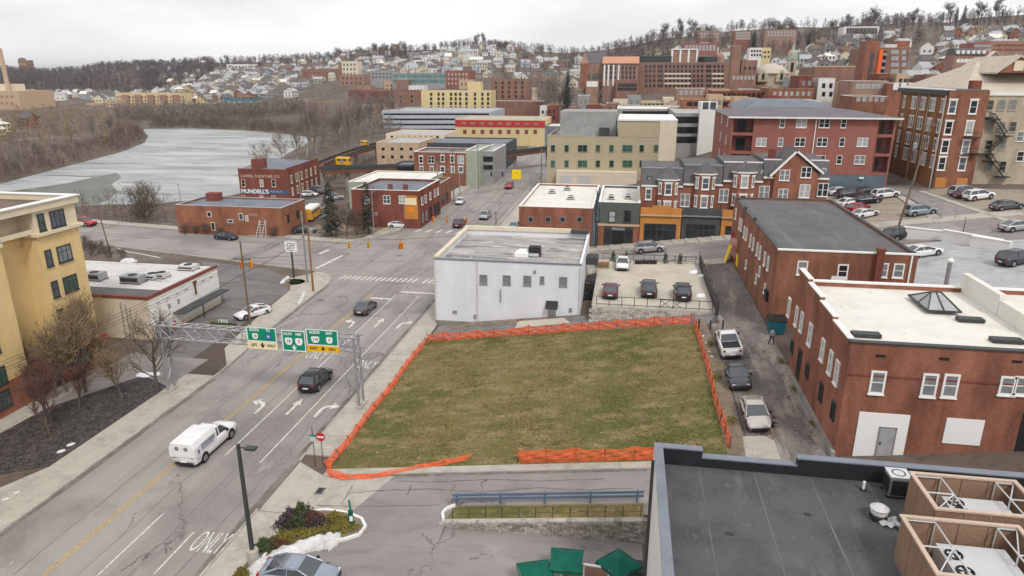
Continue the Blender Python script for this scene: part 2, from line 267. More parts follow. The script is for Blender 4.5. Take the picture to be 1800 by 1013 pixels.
# ------------------------------------------------------------------ mesh and object helpers
class MB:
    def __init__(s): s.v = []; s.f = []; s.m = []
    def add(s, vs, fs, m=0):
        o = len(s.v); s.v += [tuple(p) for p in vs]; s.f += [tuple(i + o for i in f) for f in fs]; s.m += [m]*len(fs); return s
    def box(s, x0, x1, y0, y1, z0, z1, m=0):
        return s.add([(x0, y0, z0), (x1, y0, z0), (x1, y1, z0), (x0, y1, z0), (x0, y0, z1), (x1, y0, z1), (x1, y1, z1), (x0, y1, z1)],
                     [(3, 2, 1, 0), (4, 5, 6, 7), (0, 1, 5, 4), (1, 2, 6, 5), (2, 3, 7, 6), (3, 0, 4, 7)], m)
    def prism(s, poly, z0, z1, m=0):
        n = len(poly); zb = z0 if callable(z0) else (lambda p: z0); zt = z1 if callable(z1) else (lambda p: z1)
        vs = [(p[0], p[1], zb(p)) for p in poly] + [(p[0], p[1], zt(p)) for p in poly]
        return s.add(vs, [tuple(range(n - 1, -1, -1)), tuple(range(n, 2*n))] + [(i, (i + 1) % n, n + (i + 1) % n, n + i) for i in range(n)], m)
    def wedge(s, prof, x0, x1, m=0):   # profile in (y, z) swept along x
        n = len(prof); vs = [(x0, y, z) for y, z in prof] + [(x1, y, z) for y, z in prof]
        return s.add(vs, [tuple(range(n)), tuple(range(2*n - 1, n - 1, -1))] + [(n + i, n + (i + 1) % n, (i + 1) % n, i) for i in range(n)], m)
    def wedgey(s, prof, y0, y1, m=0):  # profile in (x, z) swept along y
        n = len(prof); vs = [(x, y0, z) for x, z in prof] + [(x, y1, z) for x, z in prof]
        return s.add(vs, [tuple(range(n - 1, -1, -1)), tuple(range(n, 2*n))] + [(i, (i + 1) % n, n + (i + 1) % n, n + i) for i in range(n)], m)
    def tube(s, p0, p1, r0, r1=None, n=6, m=0, cap=True):
        r1 = r0 if r1 is None else r1; p0 = Vector(p0); p1 = Vector(p1); d = p1 - p0
        if d.length < 1e-6: return s
        d.normalize(); a = d.orthogonal().normalized(); b = d.cross(a); vs = []
        for p, r in ((p0, r0), (p1, r1)):
            for i in range(n):
                q = 2*PI*i/n; vs.append(p + a*(r*math.cos(q)) + b*(r*math.sin(q)))
        fs = [(i, (i + 1) % n, n + (i + 1) % n, n + i) for i in range(n)]
        if cap: fs += [tuple(range(n - 1, -1, -1)), tuple(range(n, 2*n))]
        return s.add(vs, fs, m)
    def path(s, pts, r, n=5, m=0):
        for a, b in zip(pts[:-1], pts[1:]): s.tube(a, b, r, r, n, m)
        return s
    def loft(s, rings, m=0, caps=True):
        k = len(rings[0]); vs = [p for rg in rings for p in rg]; fs = []
        for i in range(len(rings) - 1):
            for j in range(k): fs.append((i*k + j, i*k + (j + 1) % k, (i + 1)*k + (j + 1) % k, (i + 1)*k + j))
        if caps: fs += [tuple(range(k - 1, -1, -1)), tuple(range((len(rings) - 1)*k, len(rings)*k))]
        return s.add(vs, fs, m)
    def lathe(s, prof, c=(0, 0, 0), n=12, m=0):
        rings = [[(c[0] + r*math.cos(2*PI*i/n), c[1] + r*math.sin(2*PI*i/n), c[2] + z) for i in range(n)] for r, z in prof]
        return s.loft(rings, m)
    def mesh(s, name, mats, smooth=False):
        me = bpy.data.meshes.new(name); me.from_pydata(s.v, [], s.f)
        for x in (mats if isinstance(mats, (list, tuple)) else [mats]): me.materials.append(MATS[x])
        if any(s.m): me.polygons.foreach_set('material_index', s.m)
        if smooth: me.polygons.foreach_set('use_smooth', [True]*len(s.f))
        me.update(); return me
    def build(s, name, mats, parent=None, smooth=False):
        return place(name, s.mesh(name, mats, smooth), parent)
def place(name, me, parent=None, loc=None, rz=0., sc_=None):
    o = bpy.data.objects.new(name, me); C.objects.link(o)
    if loc is not None: o.location = loc
    if rz: o.rotation_euler.z = rz
    if sc_: o.scale = sc_
    if parent is not None:
        o.parent = parent
        if loc is None or parent.get('_w'): o.matrix_parent_inverse = PINV.get(parent.name, Matrix())
    return o
PINV = {}
def tag(o, label, cat, group=None):
    o['label'] = label; o['category'] = cat
    if group: o['group'] = group
    return o
def thing(name, label, cat, loc=(0, 0, 0), group=None, local=False, rz=0.):
    """an Empty at the thing's base; its parts are given in world coordinates unless local"""
    o = bpy.data.objects.new(name, None); C.objects.link(o); o.location = loc; o.rotation_euler.z = rz; o.empty_display_size = .5
    tag(o, label, cat, group)
    if not local: PINV[o.name] = Matrix.Translation(loc).inverted()
    return o
def part(name, me_or_mb, mats=None, parent=None, smooth=False, loc=None, rz=0., sc_=None):
    """a part in world coordinates under parent (or under a part of it)"""
    me = me_or_mb.mesh(name, mats, smooth) if isinstance(me_or_mb, MB) else me_or_mb
    o = bpy.data.objects.new(name, me); C.objects.link(o)
    if loc is not None: o.location = loc
    if rz: o.rotation_euler.z = rz
    if sc_: o.scale = sc_
    if parent is not None:
        o.parent = parent
        if parent.name in PINV: o.matrix_parent_inverse = PINV[parent.name]
        if loc is None and parent.name in PINV: PINV[o.name] = Matrix()
    return o
def struct(name, mb, mats, smooth=False, kind='structure'):
    o = part(name, mb, mats, None, smooth); o['kind'] = kind; PINV[o.name] = Matrix(); return o
def dup(root, loc, rz=None, label=None, group=None, swap=None):
    """a copy of a thing with copies of its parts and sub-parts; swap = {part name: material}"""
    r = root.copy(); C.objects.link(r); r.location = loc
    if rz is not None: r.rotation_euler.z = rz
    if label: r['label'] = label
    if group: r['group'] = group
    def rec(a, b):
        for ch in KIDS.get(a.name, ()):
            c = ch.copy(); C.objects.link(c); c.parent = b
            if swap and c.name.split('.')[0] in swap and c.type == 'MESH': recolour(c, swap[c.name.split('.')[0]])
            rec(ch, c)
    rec(root, r); return r
KIDS = {}
def kids_of(root):
    by = {}
    for o in C.objects:
        if o.parent: by.setdefault(o.parent.name, []).append(o)
    def rec(o):
        KIDS[o.name] = by.get(o.name, [])
        for c in KIDS[o.name]: rec(c)
    rec(root)
def recolour(o, mat):
    for sl in o.material_slots[:1]: sl.link = 'OBJECT'; sl.material = MATS[mat]
def text(body, size, mat, loc, rot, parent=None, xs=1., name='lettering', align='CENTER', bold=0.):
    cu = bpy.data.curves.new(name, 'FONT'); cu.body = body; cu.size = size; cu.align_x = align; cu.align_y = 'CENTER'; cu.offset = bold; cu.resolution_u = 3
    q = bpy.data.objects.new(name, cu); me = bpy.data.meshes.new_from_object(q); bpy.data.objects.remove(q); bpy.data.curves.remove(cu)
    me.materials.clear(); me.materials.append(MATS[mat])
    o = bpy.data.objects.new(name, me); C.objects.link(o); o.location = loc; o.rotation_euler = rot; o.scale = (xs, 1, 1)
    if parent is not None:
        o.parent = parent
        if parent.name in PINV: o.matrix_parent_inverse = PINV[parent.name]
    return o
# ---- windows: a frame (part) with its pane (sub-part); local -Y looks out of the wall
WM = {}
def window_mesh(w, h, style, fr):
    k = (round(w, 2), round(h, 2), style, fr)
    if k in WM: return WM[k]
    w2, h2 = w/2, h/2; t = min(.09, w*.12); mb = MB(); y0, y1 = -.07, .03
    if style in ('trim', 'casing'): t = max(.13, w*.13)
    mb.box(-w2, -w2 + t, y0, y1, -h2, h2).box(w2 - t, w2, y0, y1, -h2, h2).box(-w2 + t, w2 - t, y0, y1, h2 - t, h2).box(-w2 + t, w2 - t, y0, y1, -h2, -h2 + t)
    if style in ('hung', 'trim', 'pair', 'casing'): mb.box(-w2 + t, w2 - t, y0 + .02, y1, -.03, .035)
    if style == 'pair': mb.box(-t*.7, t*.7, y0 + .01, y1, -h2 + t, h2 - t)
    if style == 'grid':
        for q in (-1/3, 1/3): mb.box(w2*q - .03, w2*q + .03, y0 + .02, y1, -h2 + t, h2 - t)
        mb.box(-w2 + t, w2 - t, y0 + .03, y1, h2*.28, h2*.28 + .06)
    if style == 'trim':
        mb.box(-w2 - .12, w2 + .12, y0 - .05, y1, h2, h2 + .2).box(-w2 - .08, w2 + .08, y0 - .06, y1, -h2 - .12, -h2)
    elif style != 'bare': mb.box(-w2 - .05, w2 + .05, y0 - .05, y1, -h2 - .09, -h2)
    f = mb.mesh('window', fr)
    p = MB().add([(-w2 + t*.6, -.025, -h2 + t*.6), (w2 - t*.6, -.025, -h2 + t*.6), (w2 - t*.6, -.025, h2 - t*.6), (-w2 + t*.6, -.025, h2 - t*.6)], [(0, 1, 2, 3)]).mesh('pane', 'glass_dark')
    WM[k] = (f, p); return WM[k]
FACE = {'F': 0., 'L': -PI/2, 'R': PI/2, 'B': PI}
def window(parent, p, w, h, face='F', style='hung', frame='trim_white', pane=None, rz=None, name='window'):
    f, pm = window_mesh(w, h, style, frame); a = FACE[face] if rz is None else rz
    o = part(name, f, parent=parent, loc=p, rz=a)
    g = bpy.data.objects.new('pane', pm); C.objects.link(g); g.parent = o
    pn = pane or random.choice(['glass_dark', 'glass_dark', 'glass_blue', 'blind_grey', 'blind'])
    if pn != 'glass_dark': g.material_slots[0].link = 'OBJECT'; g.material_slots[0].material = MATS[pn]
    return o
def flat_windows(parent, face, plane, pts, w, h, mat='glass_dark', d=.03, name='window'):
    """plain panes set a hand's breadth proud on a far wall, every one an object"""
    me = MB().box(-w/2, w/2, -d, .02, -h/2, h/2).mesh(name, mat)
    for a, z in pts:
        p = (a, plane, z) if face in 'FB' else (plane, a, z)
        part(name, me, parent=parent, loc=p, rz=FACE[face])
def block(name, label, cat, x0, x1, y0, y1, z0, z1, wall, roof='roof_grey', coping='concrete_kerb', par=.6, parw=.3, group=None, copz=.08):
    """a flat-roofed building: walls with parapet, roof deck, coping"""
    r = thing(name, label, cat, (x0, y0, z0), group)
    w = MB(); zr = z1 - par
    o = [(x0, y0), (x1, y0), (x1, y1), (x0, y1)]; i = [(x0 + parw, y0 + parw), (x1 - parw, y0 + parw), (x1 - parw, y1 - parw), (x0 + parw, y1 - parw)]
    vs = [(a, b, z0) for a, b in o] + [(a, b, z1) for a, b in o] + [(a, b, z1) for a, b in i] + [(a, b, zr - .3) for a, b in i]
    w.add(vs, [(k, (k + 1) % 4, 4 + (k + 1) % 4, 4 + k) for k in range(4)] + [(4 + k, 4 + (k + 1) % 4, 8 + (k + 1) % 4, 8 + k) for k in range(4)] + [(8 + k, 8 + (k + 1) % 4, 12 + (k + 1) % 4, 12 + k) for k in range(4)])
    part('wall', w, wall, r)
    part('roof', MB().box(x0 + parw - .02, x1 - parw + .02, y0 + parw - .02, y1 - parw + .02, zr - .25, zr), roof, r)
    if coping:
        e = .05; c = MB(); q = parw + .04; h = z1 + copz
        c.box(x0 - e, x1 + e, y0 - e, y0 + q, z1 + .003, h).box(x0 - e, x1 + e, y1 - q, y1 + e, z1 + .003, h).box(x0 - e, x0 + q, y0 + q, y1 - q, z1 + .003, h).box(x1 - q, x1 + e, y0 + q, y1 - q, z1 + .003, h)
        part('coping', c, coping, r)
    return r
def roof_unit(parent_name, label, x, y, z, w=1.8, d=1.4, h=1.1, mat='metal_light', fan=True, rz=0., group=None):
    o = thing(parent_name, label, 'air conditioner', (x, y, z), group, local=True, rz=rz)
    part('casing', MB().box(-w/2, w/2, -d/2, d/2, .12, h).box(-w/2 + .05, w/2 - .05, -d/2 - .02, -d/2 - .005, .25, h - .15), mat, o)
    part('skid', MB().box(-w/2 - .08, w/2 + .08, -d/2, -d/2 + .15, 0, .115).box(-w/2 - .08, w/2 + .08, d/2 - .15, d/2, 0, .115), 'metal_dark', o)
    if fan: part('fan', MB().lathe([(min(w, d)*.36, h + .003), (min(w, d)*.36, h + .05), (min(w, d)*.3, h + .05), (min(w, d)*.28, h + .02)], n=14), 'fan_black', o)
    part('grille', MB().box(-w/2 + .12, w/2 - .12, -d/2 - .03, -d/2 - .024, .3, h - .2), 'metal_dark', o)
    return o
# ------------------------------------------------------------------ ground
RIV_UV = [(-330, 362), (-120, 338), (0, 325), (120, 293), (215, 268), (255, 252), (262, 240), (250, 232), (256, 227), (330, 226), (420, 229), (500, 236), (548, 243), (530, 255), (500, 270), (470, 290), (445, 320), (400, 352), (310, 374), (180, 378), (0, 385), (-330, 400)]
RZ = -7.0
RIV = np.array([onZ(u, v, RZ) for u, v in RIV_UV])
COLS = [(-500, [(130, 0), (300, 2), (650, 4), (900, 8), (1500, 70), (2000, 60), (9000, 30)]),
        (0, [(130, 0), (300, -1), (650, 0), (900, 5), (1500, 36), (2000, 28), (9000, 20)]),
        (150, [(130, 0), (300, -1), (650, 0), (900, 5), (1500, 31), (2000, 25), (9000, 20)]),
        (300, [(130, 0), (520, -2), (700, -1), (900, 4), (1400, 44), (2000, 35), (9000, 20)]),
        (450, [(130, 0), (480, 0), (700, 2), (1000, 27), (1400, 51), (2000, 40), (9000, 20)]),
        (560, [(130, 0), (450, 0), (700, 8), (820, 17), (1300, 54), (2000, 40), (9000, 20)]),
        (700, [(130, 0), (240, 1), (480, 8), (750, 22), (950, 43), (1150, 66), (2000, 50), (9000, 20)]),
        (850, [(130, 0), (300, 0), (420, 8), (700, 24), (900, 53), (1050, 68), (2000, 50), (9000, 20)]),
        (1000, [(130, 0), (300, 1), (420, 8), (560, 18), (750, 35), (1000, 56), (1100, 62), (2000, 50), (9000, 20)]),
        (1150, [(130, 3), (250, 6), (480, 20), (640, 40), (800, 66), (900, 74), (2000, 60), (9000, 20)]),
        (1300, [(130, 6), (190, 10), (450, 20), (600, 36), (750, 63), (850, 80), (2000, 60), (9000, 20)]),
        (1500, [(120, 8.5), (300, 17), (450, 29), (700, 68), (800, 84), (2000, 60), (9000, 20)]),
        (1700, [(120, 10.4), (200, 12), (350, 23), (450, 33), (700, 68), (850, 95), (2000, 60), (9000, 20)]),
        (2300, [(120, 10.4), (350, 28), (500, 45), (700, 75), (850, 105), (2000, 60), (9000, 20)])]
def sstep(a, b, x): t = np.clip((x - a)/(b - a), 0, 1); return t*t*(3 - 2*t)
def ground_h(S, T):
    S = np.asarray(S, float); T = np.asarray(T, float)
    X = S*CY + T*SY; Y = np.maximum(-S*SY + T*CY, 1.)
    near = .13*np.clip(S + 22, 0, 80)
    low = np.where(S < -14, near, 1.04 + .03*(S + 14))
    near = np.where(T < 37.9, low, near)
    us = np.array([c[0] for c in COLS], float)
    prof = np.array([np.interp(Y, [p[0] for p in pr], [p[1] for p in pr]) for _, pr in COLS])
    u = 900 + 1200*X/(Y*1.04)
    u = np.clip(u, us[0], us[-1]); k = np.clip(np.searchsorted(us, u) - 1, 0, len(us) - 2)
    f = (u - us[k])/(us[k + 1] - us[k]); f = f*f*(3 - 2*f)
    idx = np.arange(k.size).reshape(k.shape); pf = prof.reshape(len(COLS), -1)
    far = (1 - f)*pf[k.ravel(), idx.ravel()].reshape(k.shape) + f*pf[k.ravel() + 1, idx.ravel()].reshape(k.shape)
    bump = 1.4*np.sin(S*.021 + 1.3)*np.cos(T*.017) + .7*np.sin(S*.06 + T*.045)
    far = far + bump*sstep(420, 800, Y)
    road = (1 - sstep(14, 34, np.abs(S + 33)))*(1 - sstep(300, 360, T))
    far = far*(1 - road)
    w = sstep(128, 175, Y); z = near*(1 - w) + far*w
    # river channel
    P = np.stack([S.ravel(), T.ravel()], 1); d = np.full(len(P), 1e9); ins = np.zeros(len(P), bool); n = len(RIV)
    for i in range(n):
        a, b = RIV[i], RIV[(i + 1) % n]; ab = b - a
        t = np.clip(((P - a) @ ab)/(ab @ ab), 0, 1); q = a + t[:, None]*ab; d = np.minimum(d, np.hypot(*(P - q).T))
        c = ((a[1] > P[:, 1]) != (b[1] > P[:, 1])); xx = (b[0] - a[0])*(P[:, 1] - a[1])/(b[1] - a[1] + 1e-9) + a[0]
        ins ^= c & (P[:, 0] < xx)
    d = d.reshape(S.shape); ins = ins.reshape(S.shape)
    bank = RZ - .5 + d*.32
    z = np.where(ins, RZ - .6 - np.minimum(2.5, d*.2), np.minimum(z, bank))
    return z
def gh(s, t): return float(ground_h(np.array([s]), np.array([t]))[0])
def lines(a, b, step): return list(np.arange(a, b, step))
Sx = sorted(set([round(x, 3) for x in lines(-9000, -1600, 800) + lines(-1600, -700, 60) + lines(-700, -260, 14) + lines(-260, -60, 5) + lines(-60, 100, 6) + lines(100, 420, 12) + lines(420, 1600, 50) + lines(1600, 9001, 900) + [-22, -14, 58]]))
Tx = sorted(set([round(x, 3) for x in lines(-400, 20, 60) + lines(20, 130, 7) + lines(130, 620, 5.5) + lines(620, 1500, 16) + lines(1500, 2400, 90) + lines(2400, 12001, 1200) + [37.8, 38.0]]))
gs, gt = np.meshgrid(Sx, Tx); gz = ground_h(gs, gt)
nS, nT = len(Sx), len(Tx)
vv = np.stack([gs.ravel(), gt.ravel(), gz.ravel()], 1)
ii = (np.arange(nT - 1)[:, None]*nS + np.arange(nS - 1)[None, :]).ravel()
ff = np.stack([ii, ii + 1, ii + nS + 1, ii + nS], 1)
def npmesh(name, v, f, mat, smooth=False):
    me = bpy.data.meshes.new(name); k = f.shape[1]
    me.vertices.add(len(v)); me.vertices.foreach_set('co', np.asarray(v, np.float32).ravel())
    me.loops.add(f.size); me.loops.foreach_set('vertex_index', f.astype(np.int32).ravel())
    me.polygons.add(len(f)); me.polygons.foreach_set('loop_start', np.arange(0, f.size, k, dtype=np.int32)); me.polygons.foreach_set('loop_total', np.full(len(f), k, np.int32))
    if smooth: me.polygons.foreach_set('use_smooth', np.ones(len(f), bool))
    for x in (mat if isinstance(mat, list) else [mat]): me.materials.append(MATS[x])
    me.update(calc_edges=True); me.validate(); return me
o = part('ground', npmesh('ground', vv, ff, 'ground', False)); o['kind'] = 'structure'
# river: ice sheet, open water along the near shore
rp_ = MB(); big = [(p[0], p[1]) for p in RIV]
cx, cy = RIV.mean(0)
exp = [(cx + (x - cx)*1.04, cy + (y - cy)*1.04) for x, y in big]
struct('river', MB().prism(exp, RZ - .4, RZ), 'ice')
ow = [onZ(u, v, RZ) for u, v in [(-330, 372), (-100, 350), (0, 338), (60, 331), (120, 322), (165, 312), (205, 304), (214, 312), (196, 324), (206, 336), (190, 352), (150, 366), (60, 376), (0, 382), (-330, 398)]]
struct('open_water', MB().prism(ow, RZ - .1, RZ + .03), 'water')
# ------------------------------------------------------------------ roads, pavements, kerbs
def sheet(name, poly, dz, mat, zf=None):
    """a flat or sloping sheet cut at the slope's breaks, laid dz above the ground plane"""
    mb = MB(); zf = zf or (lambda s, t: hill(s)); pieces = [poly]
    for cut in (-22., -14., 58.):
        nxt = []
        for p in pieces:
            for sg in (-1, 1):
                q = []
                for i in range(len(p)):
                    a, b = p[i], p[(i + 1) % len(p)]; da, db = (a[0] - cut)*sg, (b[0] - cut)*sg
                    if da >= 0: q.append(a)
                    if da*db < 0: k = da/(da - db); q.append((a[0] + (b[0] - a[0])*k, a[1] + (b[1] - a[1])*k))
                if len(q) > 2 and max(x[0] for x in q) - min(x[0] for x in q) > 1e-3: nxt.append(q)
        pieces = nxt
    for p in pieces:
        ar = sum(p[i][0]*p[(i + 1) % len(p)][1] - p[(i + 1) % len(p)][0]*p[i][1] for i in range(len(p)))
        if ar < 0: p = p[::-1]
        mb.add([(a, b, zf(a, b) + dz) for a, b in p], [tuple(range(len(p)))])
    o = part(name, mb, mat); o['kind'] = 'structure'; PINV[o.name] = Matrix(); return o
def arc(c, r, a0, a1, n=8): return [(c[0] + r*math.cos(R(a0 + (a1 - a0)*i/n)), c[1] + r*math.sin(R(a0 + (a1 - a0)*i/n))) for i in range(n + 1)]
sheet('main_road', [(-41, -30), (-25, -30), (-25, 98.6), (-25, 330), (-41, 330), (-41.5, 200), (-44.2, 128), (-47, 121), (-43, 92), (-42.3, 74), (-41, 60)], .012, 'asphalt')
sheet('crossing_road', [(-43.0, 92), (-43, 126), (-47, 121), (-51, 116.6), (-88.6, 121.8), (-130, 128), (-420, 190), (-420, 172), (-130, 117), (-97, 109), (-54, 99.6), (-48.3, 98.1)], .018, 'asphalt_cross')
sheet('crossing_street', [(-25.02, 98.6), (70, 98.6), (70, 109), (-25.02, 109)], .022, 'asphalt_cross')
def kerb(name, pts, w=.16, h=.14, mat='concrete_kerb', zf=None):
    zf = zf or (lambda p: hill(p[0])); mb = MB()
    for a, b in zip(pts[:-1], pts[1:]):
        d = Vector((b[0] - a[0], b[1] - a[1])); 
        if d.length < .01: continue
        d.normalize(); n = (-d.y*w/2, d.x*w/2)
        mb.prism([(a[0] - n[0], a[1] - n[1]), (b[0] - n[0], b[1] - n[1]), (b[0] + n[0], b[1] + n[1]), (a[0] + n[0], a[1] + n[1])], lambda p: zf(p) - .1, lambda p: zf(p) + h)
    o = struct(name, mb, mat); return o
def pavement(name, poly, dz=.12, mat='concrete', thick=.2):
    mb = MB(); ar = sum(poly[i][0]*poly[(i + 1) % len(poly)][1] - poly[(i + 1) % len(poly)][0]*poly[i][1] for i in range(len(poly)))
    if ar < 0: poly = poly[::-1]
    mb.prism(poly, lambda p: hill(p[0]) - thick, lambda p: hill(p[0]) + dz); return struct(name, mb, mat)
SLAB = {}
def slabs(parent, x0, x1, y0, y1, nx, ny, dz=.12, j=.02):
    """one by one concrete slabs with open joints, shared mesh"""
    w, d = (x1 - x0)/nx, (y1 - y0)/ny; k = (round(w, 3), round(d, 3), j)
    if k not in SLAB: SLAB[k] = MB().box(-w/2 + j, w/2 - j, -d/2 + j, d/2 - j, -.04, .012).mesh('slab', 'concrete')
    for a in range(nx):
        for b in range(ny):
            x, y = x0 + w*(a + .5), y0 + d*(b + .5)
            part('slab', SLAB[k], parent=parent, loc=(x, y, hill(x) + dz + random.uniform(-.004, .004)))
# left pavement, wedge-shaped towards the bottom of the picture
sw = pavement('sidewalk_left', [(-41.15, -10), (-41.15, 59), (-44.2, 59), (-44.2, 41), (-49, 30), (-49, -10)])
slabs(sw, -44.15, -41.2, 24, 58.8, 2, 22); slabs(sw, -48.9, -44.25, 12, 28.5, 3, 10)
kerb('kerb_left', [(-41.05, -20), (-41.05, 60), (-42.35, 74), (-43.05, 92)] + arc((-49.2, 92.2), 6.1, 0, 80)[1:] + [(-54, 99.4), (-97, 108.8), (-130, 116.8)])
sw = pavement('sidewalk_corner', [(-41.2, 61.5), (-42.5, 74), (-43.2, 92)] + arc((-49.2, 92.2), 5.9, 5, 70, 6) + [(-50, 93.5), (-47.2, 88), (-45.6, 74), (-44.2, 66)])
sw = pavement('sidewalk_right', [(-24.85, 46.2), (-22.2, 46.2), (-22.2, 72), (-22.9, 98.3), (-24.85, 98.3)])
slabs(sw, -24.8, -22.3, 46.4, 71.8, 2, 17)
kerb('kerb_right', [(-24.95, 45.2), (-24.95, 98.4), (-23.5, 98.5), (70, 98.5)])
sw = pavement('sidewalk_lower', [(-24.85, -10), (-22.8, -10), (-22.8, 33), (-22.2, 38.4), (-24.85, 38.4)], .10)
slabs(sw, -24.8, -22.85, 20, 38.2, 1, 10, .10)
kerb('kerb_right_lower', [(-24.95, -20), (-24.95, 38.6)])
sw = pavement('sidewalk_shops', [(-22, 109.1), (58, 109.1), (58, 112.2), (-22, 112.2)])
slabs(sw, -4, 30, 109.2, 112.1, 17, 1)
kerb('kerb_shops', [(-22, 109), (58, 109)])
sw = pavement('sidewalk_shops_near', [(-22, 95.5), (14.5, 95.5), (14.5, 98.4), (-22, 98.4)])
pavement('sidewalk_north', [(-44.4, 128.5), (-42.0, 200), (-41.2, 240), (-44, 240), (-46.5, 140), (-49, 121), (-51.5, 119.5), (-88.6, 124.5), (-130, 131), (-130, 128.3), (-88.6, 122.1), (-51.2, 117), (-47.5, 121.2)])
kerb('kerb_north', [(-130, 128.1), (-88.6, 121.95), (-51.2, 116.9), (-47.4, 120.6), (-45.2, 124.5), (-44.3, 128.4), (-41.6, 200), (-41.1, 330)])
pavement('sidewalk_north_right', [(-24.9, 112.3), (-22.0, 112.3), (-22.0, 250), (-24.9, 250)])
kerb('kerb_north_right', [(-24.95, 111), (-24.95, 330)])
# markings
mk = [0]
def mark(pts, mat='paint_white', dz=.028, name='lane_marking'):
    sheet(name, pts, dz, mat)
def stripe(x, y0, y1, w=.12, mat='paint_white', name='lane_marking', dz=.03):
    mark([(x - w/2, y0), (x + w/2, y0), (x + w/2, y1), (x - w/2, y1)], mat, dz, name)
for dx in (-.14, .14): stripe(-34.7 + dx, -20, 88, .11, 'paint_yellow', 'centre_line')
stripe(-31.4, 45, 88.5, .12); stripe(-31.4, 30.6, 37.2, .12); stripe(-31.4, 20, 24, .12)
stripe(-28.0, 44.4, 88.5, .12); stripe(-28.0, 31.4, 35.6, .12); stripe(-28.0, 20, 25, .12)
stripe(-37.7, 28, 31, .1, 'paint_worn'); stripe(-37.7, 40, 43, .1, 'paint_worn'); stripe(-37.7, 52, 55, .1, 'paint_worn'); stripe(-37.7, 64, 67, .1, 'paint_worn')
def bar(x0, x1, y0, y1, name='stop_line'): mark([(x0, y0), (x1, y0), (x1, y1), (x0, y1)], 'paint_white', .03, name)
bar(-31.2, -25.3, 89.6, 90.2); bar(-34.4, -31.5, 86.2, 86.8)
for i in range(22):                                              # crosswalk bars
    x = -42.6 + i*.82
    if i != 15: mark([(x, 94.6), (x + .36, 94.6), (x + .66, 96.6), (x + .3, 96.6)], 'paint_white', .03, 'crosswalk_bar')
mark([onZ(*p) for p in [(553, 472), (558, 473), (604, 450), (600, 449)]], 'paint_white', .03, 'stop_line')
mark([onZ(*p) for p in [(560, 446), (564, 447), (580, 440), (576, 439)]], 'paint_white', .03, 'stop_line')
mark([onZ(*p) for p in [(250, 416), (280, 417), (280, 417.8), (250, 416.8)]], 'paint_worn', .03)
for i in range(6): mark([(-33.1, 136 + i*9), (-32.97, 136 + i*9), (-32.97, 140 + i*9), (-33.1, 140 + i*9)], 'paint_yellow', .03)
for i in range(9):
    for x in (-37.2, -29.2): mark([(x, 132 + i*10), (x + .12, 132 + i*10), (x + .12, 135 + i*10), (x, 135 + i*10)], 'paint_white', .03)
stripe(-25.9, 118, 240, .12)
for i in range(7): mark([(-41 + i*2.1, 128), (-40.4 + i*2.1, 128), (-39.9 + i*2.1, 130.6), (-40.5 + i*2.1, 130.6)], 'paint_white', .03, 'crosswalk_bar')
def arrow(kind, x, y, k=1.):
    if kind == 'ahead': p = [(-.12, -1.5), (.12, -1.5), (.12, .3), (.42, .3), (0, 1.5), (-.42, .3), (-.12, .3)]
    else:
        p = [(-.35, -1.5), (-.08, -1.5), (-.08, -.3), (.05, .15), (.45, .35), (.45, -.05), (1.15, .55), (.45, 1.2), (.45, .72), (-.05, .55), (-.3, .1), (-.35, -.4)]
        if kind == 'left': p = [(-a, b) for a, b in p][::-1]
    n = len(p); mark_mb = MB().add([(x + a*k, y + b*k, .03) for a, b in p], [tuple(range(n))]); o = part('lane_arrow', mark_mb, 'paint_white'); o['kind'] = 'structure'
arrow('left', -33.0, 53.8, 1.1); arrow('ahead', -29.8, 54.1, 1.1); arrow('right', -26.8, 54.1, 1.1)
arrow('left', -33.1, 76.5, 1.1); arrow('ahead', -29.8, 77.2, 1.1); arrow('right', -26.7, 77.2, 1.1)
for (x, y) in (onZ(368, 956), (-26.6, 64.4), (-33.1, 66)):
    o = text('ONLY', 2.0, 'paint_white', (x, y, .032), (0, 0, 0), None, .42, 'lane_lettering'); o.scale = (.42, 1.5, 1); o['kind'] = 'structure'
# patches, seams and covers
def strip(name, pts, w, mat, dz):
    m = MB(); n = len(pts); L_ = []; R_ = []
    for i, (x, y) in enumerate(pts):
        a, b = pts[max(0, i - 1)], pts[min(n - 1, i + 1)]; d = Vector((b[0] - a[0], b[1] - a[1])).normalized(); k = w*random.uniform(.5, 1.3)/2; L_.append((x - d.y*k, y + d.x*k, hill(x) + dz)); R_.append((x + d.y*k, y - d.x*k, hill(x) + dz))
    m.add(L_ + R_, [(n + i, n + i + 1, i + 1, i) for i in range(n - 1)]); o = part(name, m, mat); o['kind'] = 'structure'
for i, (x, y0, y1, w) in enumerate([(-36.7, 30, 78, .06), (-32.6, 20, 86, .05), (-29.5, 26, 70, .07), (-26.6, 28, 92, .08)]):
    strip('tar_seam', [(x + .06*math.sin(y*.9 + i) + .05*math.sin(y*.31 + 2*i), y) for y in np.arange(y0, y1, 1.1)], w, 'tar', .024)
strip('gutter', [(-25.3, y) for y in np.arange(-10, 98, 1.5)], .6, 'gutter', .026); strip('gutter', [(-40.75, y) for y in np.arange(0, 60, 1.5)], .5, 'gutter', .026)
strip('gutter', [(-41.1 - (y - 60)*.09, y) for y in np.arange(60, 75, 1.5)] + [(-42.1 - (y - 74)*.04, y) for y in np.arange(75, 92, 1.5)], .5, 'gutter', .026)
strip('gutter', [(x, 98.8) for x in np.arange(-24, 58, 2.)], .4, 'gutter', .03); strip('gutter', [(x, 43.35) for x in np.arange(-21.5, 3, 1.)], .3, 'gutter', .026)
strip('gutter', [(-52 - k*1.5, 116.7 + k*.21) for k in range(50)], .4, 'gutter', .03)
